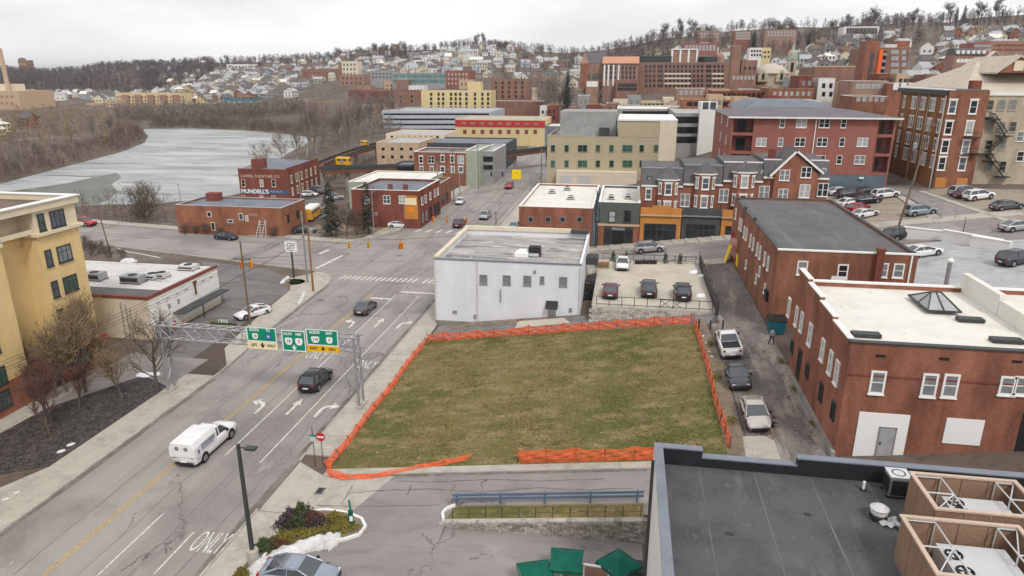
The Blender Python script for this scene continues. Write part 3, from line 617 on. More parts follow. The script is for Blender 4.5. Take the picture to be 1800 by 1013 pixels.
for L_ in ([(600, 887), (612, 868), (622, 850)], [(716, 870), (720, 862), (723, 853)], [(784, 884), (794, 866), (802, 848)], [(556, 889), (620, 891), (690, 890), (790, 888)], [(612, 868), (680, 862), (760, 860), (840, 866), (940, 858), (1040, 862), (1130, 858)], [(700, 846), (760, 848), (860, 843), (960, 846), (1080, 842)]):
    q = [onG(u, v)[:2] for u, v in L_]; strip('tar_seam', [(a[0] + (b[0] - a[0])*k/6 + random.uniform(-.05, .05), a[1] + (b[1] - a[1])*k/6 + random.uniform(-.05, .05)) for a, b in zip(q[:-1], q[1:]) for k in range(6)], .09, 'gutter', .034)
# ------------------------------------------------------------------ the vacant lot and its surroundings
sheet('grass_lot', [(-22, 44.4), (8.2, 44.4), (8.2, 72.2), (-22, 72.2)], .05, 'turf')
sheet('verge', [(8.2, 44.3), (9.6, 44.3), (9.9, 60), (9.4, 74), (8.2, 74)], .045, 'dirt')
n = 62000
gx = np.random.uniform(-22.2, 8.6, n); gy = np.random.uniform(44.25, 72.6, n); gz_ = .13*(gx + 22) + .05
hgt = np.random.uniform(.03, .11, n)*(1 + .3*np.sin(gx*.7 + 1.1*np.sin(gy*.5))); rr = np.random.uniform(.02, .055, n); an = np.random.uniform(0, PI, n)
lx, ly = np.random.normal(0, .05, n), np.random.normal(0, .05, n); dx, dy = np.cos(an)*rr, np.sin(an)*rr
tv = np.stack([np.stack([gx - dx, gy - dy, gz_], 1), np.stack([gx + dx, gy + dy, gz_], 1), np.stack([gx + lx, gy + ly, gz_ + np.maximum(hgt, .03)], 1)], 1).reshape(-1, 3)
o = part('grass', npmesh('grass', tv, np.arange(3*n).reshape(-1, 3), 'blade')); tag(o, 'patchy green and straw coloured grass on the fenced vacant lot', 'grass'); o['kind'] = 'stuff'
# alley below the lot, driveway apron, parking court in the foreground
sheet('back_alley', [(-24.9, 38.5), (-22.2, 38.4), (-14, 38.1), (14, 38.1), (14, 43.5), (-22.2, 43.6), (-24.9, 45)], .014, 'asphalt_lot')
sheet('driveway_apron', [(-24.85, 38.6), (-18, 38.6), (-16.2, 43.4), (-22.1, 43.5), (-24.85, 45.1)], .022, 'concrete')
pv = pavement('sidewalk_alley', [(-22.15, 43.5), (8, 43.5), (8, 44.35), (-22.15, 44.35)], .10)
for i in range(16): part('slab', SLAB.setdefault('al', MB().box(-.93, .93, -.4, .4, -.04, .012).mesh('slab', 'concrete')), parent=pv, loc=(-21.2 + i*1.9, 43.92, hill(-21.2 + i*1.9) + .112)).rotation_euler = (0, -math.atan(.13), 0)
lowz = lambda s, t: hill(s) if s < -14 else 1.04 + .03*(s + 14)
sheet('parking_court', [(-22.5, -10), (2.2, -10), (2.2, 37.75), (-10.8, 37.75), (-14, 37.79), (-16, 37.79), (-22.4, 37.79)], .016, 'asphalt_lot', lowz)
sheet('parking_court_apron', [(-22.2, 35.2), (-10.75, 35.2), (-10.75, 38.3), (-22.2, 38.5)], .026, 'asphalt_lot', lambda s, t: lowz(s, t) + (hill(s) - lowz(s, t))*(1 if t > 37 else 0))
# side alley with gravel, upper level behind
sheet('side_alley', [(9.9, 44), (15.3, 44), (15.3, 98.6), (10.9, 98.6), (10.9, 76), (9.9, 72)], .03, 'alley_asphalt')
sheet('concrete_pad', [(9.3, 43.5), (11.6, 43.5), (11.7, 47.6), (9.6, 47.6)], .05, 'concrete')
sheet('alley_gravel', [(8.0, 72.2), (10.8, 72), (10.9, 75.4), (-2.9, 75.4), (-4.2, 77.5), (-22, 77.7), (-22, 72.3)], .03, 'gravel_grey')
sheet('alley_dirt', [(-20.8, 76.1), (-7, 76.1), (-8.5, 77.7), (-20.8, 77.7)], .05, 'dirt')
sheet('alley_slab', [(-12, 74.6), (-5.5, 75.2), (-6.5, 77.2), (-12, 77)], .055, 'gravel_lot')
sheet('upper_plaza', [(28.6, 60), (58, 60), (75, 60), (75, 98.3), (29.2, 98.3)], .03, 'roof_grey')
sheet('hill_street', [(47, 96), (56, 96), (52.5, 135), (46, 150), (42, 150), (49.6, 132)], .034, 'asphalt_lot')
sheet('hill_parking', [(31.8, 112.3), (46.5, 112.3), (47.6, 132), (41, 139), (31.8, 139)], .034, 'gravel_brown')
sheet('hill_parking_upper', [(54.6, 100), (80, 96), (84, 134), (53.8, 134)], .036, 'gravel_brown')
pavement('sidewalk_hill', [(54.1, 98), (55.0, 98), (53.4, 133.5), (52.4, 133.5)])
pavement('sidewalk_hill_near', [(46.2, 111), (47.8, 111), (48.9, 131), (47.9, 131)])
sheet('west_lot', [(-46.2, 63), (-47.4, 88), (-50.2, 93.6), (-56, 98), (-70, 101), (-53.8, 82), (-53.8, 63)], .02, 'asphalt_dark')
sheet('west_yard', [(-53.8, 44), (-44.3, 44), (-44.3, 63), (-53.8, 63)], .02, 'asphalt_lot')
sheet('river_lot', [(-80.5, 150), (-60, 134), (-52, 134), (-58, 172), (-72, 180)], .03, 'asphalt_dark')
sheet('corner_verge', [(-63, 119.8), (-51.8, 119.9), (-49.3, 122), (-47, 134), (-63, 131)], .06, 'dirt')
pavement('planting_bed', [(-53.2, 36), (-44.35, 41.3), (-44.35, 56), (-48.5, 58), (-52.5, 50)], .06, 'mulch')
sheet('mulch_path', [(-55, 28), (-53.3, 36), (-52.6, 50), (-53.6, 59), (-55, 59)], .05, 'concrete')
# ------------------------------------------------------------------ near buildings
# -- pale blue sided building beside the lot
z1 = 8.45; b = block('sided_building', 'pale blue grey sided building with worn flat roof beside the orange fence', 'building', -22.6, -4.6, 78, 95.3, 0, z1, 'siding_blue', 'roof_worn', None, .75, .3)
part('parapet_cap', MB().box(-22.65, -22.1, 78.35, 94.8, z1 + .002, z1 + .35).box(-22.65, -7.2, 94.8, 95.35, z1 + .002, z1 + .55), 'wall_cream', b)
part('roof_trim', MB().box(-22.7, -4.55, 77.9, 78.34, z1 + .002, z1 + .13), 'coping_grey', b)
for xx in (-22.63, -17.35): part('corner_board', MB().box(xx, xx + .2, 77.94, 77.995, 0, z1 - .01), 'metal_light', b)
for (u, v, w, h) in [(850, 491, .95, 1.15), (891, 492, .95, 1.15), (927, 493, .95, 1.2), (953, 492, .5, .9), (990, 495, .95, 1.15)]:
    s, z = onT(u, v, 78); window(b, (s, 77.97, z), w, h, 'F', 'hung', 'metal_grey', 'blind_grey')
s, z = onT(970, 553, 78); dr = part('door', MB().box(s - .5, s + .5, 77.93, 78, z - 1.15, z + 1.0), 'metal_grey', b)
part('handle', MB().box(s + .35, s + .42, 77.89, 77.928, z - .1, z + .05), 'metal_dark', dr)
part('awning', MB().wedge([(77.99, z + 1.75), (77.1, z + 1.0), (77.1, z + .95), (77.99, z + .95)], s - .72, s + .72), 'membrane_black', b)
s, z = onT(940, 478, 78); part('vent', MB().box(s - .15, s + .15, 77.9, 77.99, z - .2, z + .2), 'metal_grey', b)
for k, (u, v, w, h) in enumerate([(800, 548, .5, .35), (835, 556, .25, .5), (1003, 545, .35, .5), (880, 520, .12, 1.6)]): s, z = onT(u, v, 78); part('meter_box', MB().box(s - w/2, s + w/2, 77.85, 77.99, z - h/2, z + h/2), 'metal_grey', b)
part('foundation', MB().box(-22.6, -4.6, 77.9, 77.99, -.3, .55), 'concrete_dark', b)
part('downpipe', MB().tube((-4.75, 77.9, .3), (-4.75, 77.9, 8.2), .06, n=6), 'metal_light', b)
part('rear_parapet', MB().box(-7.2, -4.7, 94.5, 95.25, z1 + .002, z1 + .5), 'wall_charcoal', b)
o = roof_unit('roof_unit', 'dark boxy unit on worn roof of the sided building', -11.0, 84.5, 7.7, 1.5, 1.3, 1.2, 'metal_dark', True)
o = thing('roof_hood', 'small white ventilation hood beside dark roof unit on worn roof', 'vent', (-12.6, 83.8, 7.7), local=True)
part('hood', MB().loft([[(-.9, -.5, 0), (.9, -.5, 0), (.9, .5, 0), (-.9, .5, 0)], [(-.9, -.5, .5), (.9, -.5, .5), (.9, .5, .5), (-.9, .5, .5)], [(-.3, -.3, .95), (.6, -.3, .95), (.6, .3, .95), (-.3, .3, .95)]]), 'sign_white', o); part('duct', MB().box(.95, 2.2, -.2, .2, .1, .45), 'metal_light', o)
# stair and awnings along its right flank
o = thing('side_stair', 'dark steel side stair with awning behind the sided building', 'stair', (-3.9, 86, 1.6), local=True)
for k in range(8): part('step', MB().box(-.55, .55, -4 + k*.5, -3.55 + k*.5, .3*k, .3*k + .08), 'metal_dark', o)
part('stringer', MB().wedge([(-4.1, -.1), (.1, 2.3), (.1, 2.6), (-4.1, .25)], .56, .62).wedge([(-4.1, -.1), (.1, 2.3), (.1, 2.6), (-4.1, .25)], -.62, -.56), 'metal_dark', o)
part('landing', MB().box(-.6, .6, .1, 3, 2.4, 2.5), 'metal_dark', o)
part('awning', MB().wedge([(1, 5.4), (3.4, 5.4), (3.4, 4.9), (.6, 4.6)], -.6, .9), 'membrane_black', o)
# -- white roofed brick building on the right
zc = 13.25; b = block('brick_building', 'brick building with white membrane roof and skylight at right', 'building', 15.15, 34, 44.6, 59, 3.5, zc, 'brick_red', 'roof_white', None, .35, .35)
part('coping', MB().box(15.05, 34.05, 44.5, 44.98, zc + .002, zc + .1), 'frame_dark', b)
st = MB()
for k, (a, c, h) in enumerate([(44.99, 48.6, .1), (48.6, 52.2, .35), (52.2, 56, .65), (56, 59.05, .95)]): st.box(15.02, 15.36, a, c, zc - .3, zc + h); st.box(14.98, 15.4, a, c, zc + h + .002, zc + h + .09, 1)
part('stepped_parapet', st, ['brick_red', 'trim_white'], b)
pr = MB()
for (a, c, h) in [(44.99, 48.5, .55), (48.6, 52.8, .9), (52.9, 58.9, 1.25)]: pr.box(27.6, 28.1, a, c, zc - .34, zc + h)
part('roof_divider', pr, 'roof_white', b)
part('rear_coping', MB().box(15.6, 34.05, 58.6, 59.06, zc + .002, zc + .12), 'trim_white', b)
sk = part('skylight', MB().add([(22.7, 52.4, 13.15), (25.0, 52.4, 13.15), (25.0, 56.2, 13.15), (22.7, 56.2, 13.15), (23.5, 54.3, 14.1), (24.2, 54.3, 14.1)], [(0, 1, 5, 4), (1, 2, 5), (2, 3, 4, 5), (3, 0, 4)]), 'blind', b)
fr = MB()
ps = [(22.7, 52.4, 13.2), (25.0, 52.4, 13.2), (25.0, 56.2, 13.2), (22.7, 56.2, 13.2)]; q0, q1 = (23.5, 54.3, 14.12), (24.2, 54.3, 14.12)
for i in range(4): fr.tube(ps[i], ps[(i + 1) % 4], .08, n=4)
for a in (0, 3): fr.tube(ps[a], q0, .06, n=4)
for a in (1, 2): fr.tube(ps[a], q1, .06, n=4)
fr.tube(q0, q1, .06, n=4); fr.tube((23.85, 52.4, 13.2), (23.85, 54.3, 14.12), .05, n=4); fr.tube((23.85, 56.2, 13.2), (23.85, 54.3, 14.12), .05, n=4); fr.tube((22.7, 54.3, 13.2), q0, .05, n=4); fr.tube((25, 54.3, 13.2), q1, .05, n=4)
part('frame', fr, 'frame_dark', sk)
for (x, y, w) in [(16.7, 46.8, 1.8), (25.1, 51.2, 1.7), (25.6, 47.2, 1.9)]: part('roof_hatch', MB().box(x - w/2, x + w/2, y - .35, y + .35, 12.95, 13.2), 'frame_dark', b)
T0 = 44.6
for (u, v, w, h) in [(1542, 672, .95, 1.65), (1633, 677, .95, 1.65), (1670, 678, .95, 1.65), (1771, 678, 1.0, 1.3), (1795, 678, 1.0, 1.3)]:
    s, z = onT(u, v, T0); window(b, (s, T0 - .03, z), w, h, 'F', 'casing', 'trim_white', 'blind_grey')
s0, z0 = onT(1495, 800, T0); s1, z1 = onT(1600, 730, T0)
part('garage_panel', MB().box(s0 + .1, s1, T0 - .08, T0, z0 - .4, z1), 'sign_white', b)
s, z = onT(1556, 776, T0); dr = part('door', MB().box(s - .48, s + .48, T0 - .13, T0 - .085, z - 1.5, z + 1.05), 'blind', b); part('frame', MB().box(s - .55, s - .485, T0 - .15, T0 - .084, z - 1.5, z + 1.12).box(s + .485, s + .55, T0 - .15, T0 - .084, z - 1.5, z + 1.12).box(s - .55, s + .55, T0 - .15, T0 - .084, z + 1.06, z + 1.13), 'metal_grey', dr); part('handle', MB().box(s - .4, s - .32, T0 - .17, T0 - .135, z - .2, z), 'metal_dark', dr)
s0, z0 = onT(1655, 778, T0); s1, z1 = onT(1731, 739, T0); part('covered_opening', MB().box(s0, s1, T0 - .07, T0, z0, z1), 'sign_white', b)
for u, v in [(1548, 626), (1660, 631), (1788, 636)]: s, z = onT(u, v, T0); part('vent', MB().box(s - .3, s + .3, T0 - .03, T0, z - .09, z + .09), 'opening', b)
for q in range(3): s = 17.2 + q*4.2; part('rust_streak', MB().box(s - .04, s + .04, T0 - .012, T0 - .004, 6, 10.5), 'brick_brown', b)
s, z = onT(1797, 745, T0); part('doorway', MB().box(s - .1, s + .9, T0 - .02, T0, 5.2, z + .8), 'opening', b)
part('string_course', MB().box(15.1, 34, T0 - .06, T0 - .003, 10.95, 11.08), 'brick_dark', b)
for (u, v, w, h) in [(1388, 540, .8, 1.7), (1401, 556, .8, 1.7), (1410, 566, .8, 1.7), (1425, 588, .95, 1.8), (1447, 615, .8, 1.7), (1461, 637, .8, 1.75), (1472, 655, .8, 1.75)]:
    t, z = onS(u, v, 15.15); window(b, (15.12, t, z), w, h, 'L', 'casing', 'trim_white', 'blind')
for (u, v, w, h) in [(1393, 610, .8, 1.2), (1405, 640, .9, 2.6), (1420, 652, .8, 1.2), (1444, 690, .8, 1.5), (1465, 722, .8, 1.4)]:
    t, z = onS(u, v, 15.15); window(b, (15.12, t, z), w, h, 'L', 'bare', 'frame_dark', 'opening')
part('plinth', MB().box(14.9, 15.149, 44.4, 59, 3.4, 5.25), 'concrete_dark', b)
# chimney flue behind
o = thing('roof_flue', 'slim grey metal flue with cap rising behind the white roof', 'flue', (27.9, 62, 7), local=True); part('pipe', MB().tube((0, 0, 0), (0, 0, 7.6), .18, n=10), 'galvanised', o); part('cap', MB().lathe([(.28, 7.6), (.3, 7.75), (.1, 7.95)], n=10), 'trim_white', o)
# -- long brick building with dark roof
zc = 13.25; T0 = 69.6; b = block('long_brick_building', 'long brick building with dark grey roof along the side alley', 'building', 15.45, 28.4, T0, 100.2, 3.8, zc, 'brick_brown', 'roof_dark', None, .18, .3)
part('coping', MB().box(15.38, 15.78, T0 + .32, 100.3, zc + .002, zc + .1).box(15.78, 28.45, 99.9, 100.3, zc + .002, zc + .1).box(28.1, 28.5, T0 + .32, 99.9, zc + .002, zc + .1), 'frame_dark', b)
part('fascia', MB().box(15.38, 28.5, T0 - .08, T0 + .31, zc - .02, zc + .11), 'trim_white', b)
for (u, v) in [(1410, 471), (1481, 477), (1551, 475), (1579, 476)]:
    s, z = onT(u, v, T0); window(b, (s, T0 - .03, z), 1.0, 1.45, 'F', 'casing', 'trim_white', 'blind_grey' if u != 1481 else 'glass_dark')
part('downpipe', MB().box(27.75, 27.9, T0 - .12, T0 - .005, 5, zc - .05), 'trim_white', b)
ch = part('chimney', MB().box(24.55, 25.2, T0 - .5, T0 - .002, 4.5, zc + .35), 'brick_dark', b); part('cap', MB().box(24.5, 25.25, T0 - .55, T0 + .1, zc + .352, zc + .6), 'rust', ch)
s, z = onT(1476, 491, T0); part('balcony_rail', MB().box(s - .9, s + .4, T0 - .4, T0 - .02, z, z + .06).box(s - .9, s + .4, T0 - .4, T0 - .36, z + .06, z + .4), 'trim_white', b)
for (u, v) in [(1294, 376), (1301, 393), (1304, 396), (1309, 408), (1313, 412), (1320, 423), (1325, 429), (1332, 438), (1337, 444), (1345, 455), (1351, 463)]:
    t, z = onS(u, v, 15.45); window(b, (15.42, t, z), .75, 1.5, 'L', 'casing', 'trim_white', 'blind')
for (u, v) in [(1312, 465), (1336, 477), (1330, 490), (1345, 507)]:
    t, z = onS(u, v, 15.45); window(b, (15.42, t, z), .7, 1.1, 'L', 'hung', 'trim_white', 'blind_grey')
t, z = onS(1349, 520, 15.45); part('meter_bank', MB().box(15.2, 15.44, t - .6, t + .6, z - .5, z + .6), 'metal_dark', b)
for k, yy in enumerate((98, 91, 84)): part('roof_finial', MB().lathe([(.16, zc + .1), (.2, zc + .3), (.08, zc + .5)], c=(15.55, yy, 0), n=8), 'frame_dark', b)
# mural at the street end
part('mural', MB().box(15.40, 15.446, 92.2, 93.6, 5.2, 6.8), 'marker_yellow', b); part('mural', MB().box(15.40, 15.446, 94, 99.5, 5.5, 8.6), 'car_red', b)
# -- foreground building with black roof
X0, Y1 = 2.25, 33.5; zr, zp = 10.0, 10.95
b = thing('black_roof_building', 'large black roofed building with raised parapets in the foreground', 'building', (X0, 5, 0))
part('wall', MB().box(X0, X0 + .4, 4, Y1, -.5, zp - .1).box(X0 + .4, 30, Y1 - .4, Y1, -.5, zr - .06).box(X0 + .4, 30, 4, 4.4, -.5, zp - .4).box(29.6, 30, 4.4, Y1 - .4, -.5, zp - .4), 'wall_white', b)
part('roof', MB().box(X0 + .4, 29.6, 4.4, Y1 - .4, zr - .3, zr), 'roof_black', b)
segs = [(X0 + .01, 4.75, zp), (4.75, 9.55, zp - .42), (9.55, 30, zp)]
pp = MB(); cp = MB()
for a, c, h in segs: pp.box(a + (.4 if a < 3 else 0), c, Y1 - .41, Y1 - .03, zr - .05, h); cp.box(a - .03, c, Y1 - .44, Y1 + .03, h + .002, h + .07)
pp.box(X0 + .04, X0 + .42, 4, Y1 - .42, zp - .09, zp); cp.box(X0 - .03, X0 + .44, 4, Y1 - .45, zp + .002, zp + .07); pp.box(X0 + .401, X0 + .44, 4, Y1 - .42, zr - .05, zp - .001)
part('parapet', pp, 'membrane_black', b); part('coping', cp, 'coping_grey', b)
part('downpipe', MB().box(X0 - .16, X0 - .002, Y1 - 1.2, Y1 - 1.0, 0, zp - .4), 'wall_charcoal', b)
for x in (4.6, 7.4, 10.2, 13.0): part('roof_seam', MB().box(x - .05, x + .05, 6, Y1 - .5, zr + .001, zr + .012), 'roof_dark', b)
for (x, y, w, d) in [(5.3, 27.5, .35, .2), (9.2, 29.6, .3, .2)]: part('roof_patch', MB().box(x, x + w, y, y + d, zr + .002, zr + .016), 'membrane_black', b)
o = roof_unit('condenser', 'small grey condenser unit with top fan near the black parapet', 14.05, 32.2, zr, .95, .9, 1.15, 'galvanised', True)
part('cage', MB().box(-.4, .4, -.5, -.455, .2, 1.0), 'metal_dark', o); part('cage', MB().box(-.5, -.478, -.38, .38, .2, 1.0), 'metal_dark', o)
part('lid', MB().box(-.5, .5, -.47, .47, 1.152, 1.19), 'metal_light', o)
x, y = onZ(1543, 912, zr); o = thing('roof_fan', 'white mushroom shaped exhaust fan on the black roof', 'fan', (x, y, zr), local=True)
part('curb', MB().box(-.3, .3, -.3, .3, 0, .28), 'metal_dark', o); part('housing', MB().lathe([(.34, .28), (.38, .4), (.3, .52), (.42, .55), (.42, .6), (.2, .74), (.02, .78)], n=16), 'metal_light', o, smooth=False)
x, y = onZ(1517, 862, zr); o = thing('vent_pipe', 'short white vent pipe on the black roof beside the condenser', 'pipe', (x, y, zr), local=True); part('pipe', MB().tube((0, 0, 0), (0, 0, .5), .07, n=8), 'sign_white', o); part('collar', MB().lathe([(.2, 0), (.12, .1)], n=8), 'membrane_black', o)
def hvac(label, x0, x1, y0, y1, h=2.15):
    o = thing('hvac_enclosure', label, 'air conditioner', (x0, y0, zr), 'screened units on the black roof')
    k = 4; w = (x1 - x0)/k
    for i in range(k):
        for y in (y0, y1 - .05): part('screen_panel', MB().box(x0 + i*w + .02, x0 + (i + 1)*w - .02, y, y + .05, zr + .12, zr + h), 'screen_tan', o)
    m = 3; d = (y1 - y0 - .1)/m
    for i in range(m):
        for x in (x0, x1 - .05): part('screen_panel', MB().box(x, x + .05, y0 + .05 + i*d + .02, y0 + .05 + (i + 1)*d - .02, zr + .12, zr + h), 'screen_tan', o)
    f = MB(); t = zr + h
    f.box(x0 - .06, x1 + .06, y0 - .06, y0 + .12, t + .002, t + .09).box(x0 - .06, x1 + .06, y1 - .12, y1 + .06, t + .002, t + .09).box(x0 - .06, x0 + .12, y0 + .12, y1 - .12, t + .002, t + .09).box(x1 - .12, x1 + .06, y0 + .12, y1 - .12, t + .002, t + .09)
    part('rim', f, 'screen_frame', o)
    br = MB(); br2 = MB(); ux0, ux1, uy0, uy1, uz = x0 + 1.15, x1 - .75, y0 + .45, y1 - .75, zr + 1.55
    for yy in (y0 + .1, (y0 + y1)/2, y1 - .12):
        br.tube((x0 + .08, yy, t - .05), (ux0 + .15, yy, t - .05), .035, n=5); br.tube((ux0 + .15, yy, t - .05), (ux0 + .15, yy, zr), .035, n=5); br.tube((x0 + .08, yy, t - .05), (ux0 + .1, yy, zr + .5), .03, n=5)
        br2.tube((x1 - .08, yy, t - .05), (ux1 - .1, yy, t - .05), .035, n=5); br2.tube((ux1 - .1, yy, t - .05), (ux1 - .1, yy, zr), .035, n=5)
    br.tube((x0 + .1, y0 + .1, t - .05), (ux0 + .15, (y0 + y1)/2, t - .05), .03, n=5); br.tube((ux0 + .15, y0 + .1, t - .05), (ux0 + .15, y1 - .12, t - .05), .035, n=5); br2.tube((x1 - .1, y1 - .1, t - .05), (ux1 - .1, (y0 + y1)/2, t - .05), .03, n=5); br2.tube((ux1 - .1, y0 + .1, t - .05), (ux1 - .1, y1 - .12, t - .05), .035, n=5)
    part('bracing', br, 'metal_light', o); part('bracing', br2, 'metal_light', o)
    u = part('unit', MB().box(ux0, ux1, uy0, uy1, zr + .3, uz).box(ux0 + .1, ux1 - .1, uy0 - .03, uy0 - .002, zr + .4, uz - .25), 'metal_light', o)
    part('skid', MB().box(ux0, ux1, uy0 + .1, uy0 + .25, zr, zr + .298).box(ux0, ux1, uy1 - .25, uy1 - .1, zr, zr + .298), 'metal_dark', o)
    for q in (.3, .72):
        c = (ux0 + .42, uy0 + (uy1 - uy0)*q, uz)
        fan = part('fan', MB().lathe([(.33, .004), (.33, .06), (.27, .06), (.27, .015), (.02, .015)], c=c, n=16), 'fan_black', u)
        bl = MB()
        for a in range(4):
            an = a*PI/2 + q; bl.add([(c[0] + .05*math.cos(an), c[1] + .05*math.sin(an), uz + .03), (c[0] + .25*math.cos(an), c[1] + .25*math.sin(an), uz + .04), (c[0] + .25*math.cos(an + .7), c[1] + .25*math.sin(an + .7), uz + .025)], [(0, 1, 2)])
        part('blades', bl, 'metal_light', u)
    return o
hvac('tan screened rooftop unit farther from camera on the black roof', 13.85, 18.3, 27.75, 30.6)
hvac('tan screened rooftop unit nearest camera on the black roof', 12.2, 16.7, 23.4, 27.0)
hvac('tan screened rooftop unit cut off by the right picture edge', 17.2, 21.4, 23.2, 27.05)
x, y = onZ(1562, 920, zr); o = thing('plastic_sheet', 'crumpled clear plastic sheet beside the tan rooftop screen', 'plastic', (x, y, zr), local=True)
g = MB(); rnd = random.Random(3); pts = [(i*.16 - .4 + rnd.uniform(-.05, .05), j*.16 - .4 + rnd.uniform(-.05, .05), rnd.uniform(0.01, .22)) for i in range(6) for j in range(6)]
g.add(pts, [(i*6 + j, (i + 1)*6 + j, (i + 1)*6 + j + 1, i*6 + j + 1) for i in range(5) for j in range(5)]); part('sheet', g, 'metal_light', o)
# -- yellow apartment block at the left edge
SX = -55.; b = thing('yellow_apartment_building', 'tall yellow stucco apartment building at the left edge', 'building', (SX, 30, 0))
body = MB().box(-85, SX, 55.2, 60.4, 3.1, 15.2).box(-85, SX - 1.9, 51.2, 55.2, 3.1, 15.2).box(-85, SX, 10, 51.2, 3.1, 15.2)
part('wall', body, 'stucco_yellow', b)
part('upper_wall', MB().box(-85, SX, 55.2, 60.4, 15.5, 17.6).box(-85, SX - 1.9, 51.2, 55.2, 15.5, 17.6).box(-85, SX, 10, 51.2, 15.5, 17.6), 'stucco_cream', b)
part('base_wall', MB().box(-85, SX + .05, 10, 51.2, 0, 3.1).box(-85, SX - 1.85, 51.2, 55.2, 0, 3.1).box(-85, SX + .05, 55.2, 60.45, 0, 3.1), 'brick_orange', b)
part('cornice', MB().box(-85, SX + .35, 54.9, 60.8, 15.201, 15.499).box(-85, SX - 1.5, 51.2, 54.9, 15.201, 15.499).box(-85, SX + .35, 10, 51.2, 15.201, 15.499), 'stucco_cream', b)
part('parapet', MB().box(-85, SX + .3, 60.2, 60.75, 17.6, 18.3).box(SX - .25, SX + .3, 10, 60.2, 17.6, 18.3).box(-85, -84.5, 10, 60.2, 17.6, 18.3), 'stucco_cream', b)
part('coping', MB().box(-85, SX + .45, 60.1, 60.9, 18.301, 18.4).box(SX - .4, SX + .45, 10, 60.1, 18.301, 18.4), 'trim_white', b)
part('roof', MB().box(-84.5, SX - .25, 10, 60.2, 17.602, 17.75), 'roof_brown', b)
for zz, vv in ((16.45, 0), (12.9, 0), (9.75, 0), (6.85, 0), (3.9, 0)):
    for tt, ww, st_ in ((58.0, 1.75, 'grid'), (56.05, .75, 'hung'), (48, 1.75, 'grid'), (44, 1.75, 'grid'), (40, .75, 'hung')):
        window(b, (SX + .03, tt, zz), ww, 1.65, 'R', st_, 'frame_dark', random.choice(['glass_blue', 'blind_grey', 'glass_dark', 'glass_green']))
for tt in (40, 44, 48, 57.6): window(b, (SX + .08, tt, 1.7), 1.5, 1.6, 'R', 'grid', 'frame_dark', 'glass_blue')
part('balcony_rail', MB().box(SX - .3, SX - .24, 51.25, 55.15, 15.5, 15.95), 'stucco_cream', b)
# white street number standing in the store's front bed
x, y = onZ(393, 574); struct('number_bed', MB().box(x - 2.2, x + 2.2, y - .8, y + .9, 0, .15), 'dirt')
o = thing('number_sign', 'white standing street number in the bed beside the cream store', 'sign', (x, y, .15)); part('plinth', MB().box(x - 1.7, x + 1.7, y - .2, y + .2, .15, .5), 'shrub_green', o); text('1303', .6, 'trim_white', (x, y - .05, .72), (PI/2, 0, 0), o, 1.25, bold=.02)
# -- cream store with red trim
b = thing('cream_store', 'low cream store building with dark red roof trim and murals', 'building', (-54, 67, 0))
t0, t1, x0, x1, zc = 67.2, 81.2, -74, -53.95, 5.05
part('wall', MB().box(x0, x1, t0, t1, 0, zc), 'wall_cream', b)
part('side_wall', MB().box(x1 + .002, x1 + .05, t0, t1, .6, zc - .3), 'trim_white', b)
part('roof', MB().box(x0, x1 - .3, t0 + .3, t1, zc + .002, zc + .1), 'roof_pale', b)
part('roof_edge', MB().box(x0, x1 + .1, t0 - .12, t0 + .3, zc + .001, zc + .3).box(x1 - .3, x1 + .1, t0 + .3, t1 + .1, zc + .001, zc + .3), 'trim_red', b)
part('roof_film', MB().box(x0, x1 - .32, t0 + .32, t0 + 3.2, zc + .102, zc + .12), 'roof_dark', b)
for k in range(7): part('wall_vent', MB().box(x1 + .05, x1 + .1, t0 + 1.3 + k*1.8, t0 + 1.9 + k*1.8, 4.1, 4.22), 'metal_grey', b)
t, z = onS(307, 575, -53.9); part('graffiti_panel', MB().box(x1 + .05, x1 + .09, t - .35, t + .35, z - .8, z + .8), 'car_red', b); part('graffiti_panel', MB().add([(x1 + .08, t + .7, z - 1), (x1 + .08, t + 1.6, z - .9), (x1 + .08, t + 2.1, z - .2), (x1 + .08, t + 1.7, z + .2), (x1 + .08, t + .9, z - .1)], [(0, 1, 2, 3, 4)]), 'orange_solid', b)
t, z = onS(342, 503, -53.9); part('downpipe', MB().box(x1 + .05, x1 + .2, t - .1, t + .1, 2.9, 4.4).box(x1 + .05, x1 + .25, t - .3, t + .3, 4.4, 4.7), 'rust', b)
for tt in (70.4, 72.2): part('wall_picture', MB().box(x1 + .05, x1 + .075, tt, tt + .5, 2.8, 3.4), 'wall_grey', b)
s, z = onT(226, 608, 67.2); window(b, (s, t0 - .03, z), 1.0, 1.0, 'F', 'bare', 'frame_dark', 'glass_dark')
part('canopy', MB().box(x1 + .051, x1 + 1.5, t0 + 4, t1, 1.9, 2.05), 'wall_charcoal', b); part('canopy_post', MB().box(x1 + 1.3, x1 + 1.4, t0 + 8, t0 + 8.1, 0, 1.9), 'metal_dark', b)
part('gas_pipes', MB().path([(-57.5, 67.05, 0), (-57.5, 67.05, 4.2), (-57.5, 67.15, 4.6)], .06).path([(-56.9, 67.05, 0), (-56.9, 67.05, 4.4)], .06).path([(-56.4, 67.05, 0), (-56.4, 67.05, 3.9)], .05), 'metal_grey', b)
for i, (u, v, w) in enumerate([(168, 492, 2.4), (235, 497, 2.6), (268, 490, 1.6), (285, 488, 1.5), (332, 474, 2.2)]):
    s, t = onZ(u, v, zc + .1); roof_unit('roof_unit', ['grey rooftop unit on cream store nearest the yellow building', 'large grey rooftop unit in middle of cream store roof', 'small rooftop unit right of the large unit on cream store', 'small low rooftop unit fourth along cream store roof', 'rooftop unit near far corner of cream store roof'][i], s, t, zc + .1, w, 1.5, 1.0 if i < 2 else .7, 'galvanised' if i < 2 else 'metal_light', True, group='rooftop units on the cream store')
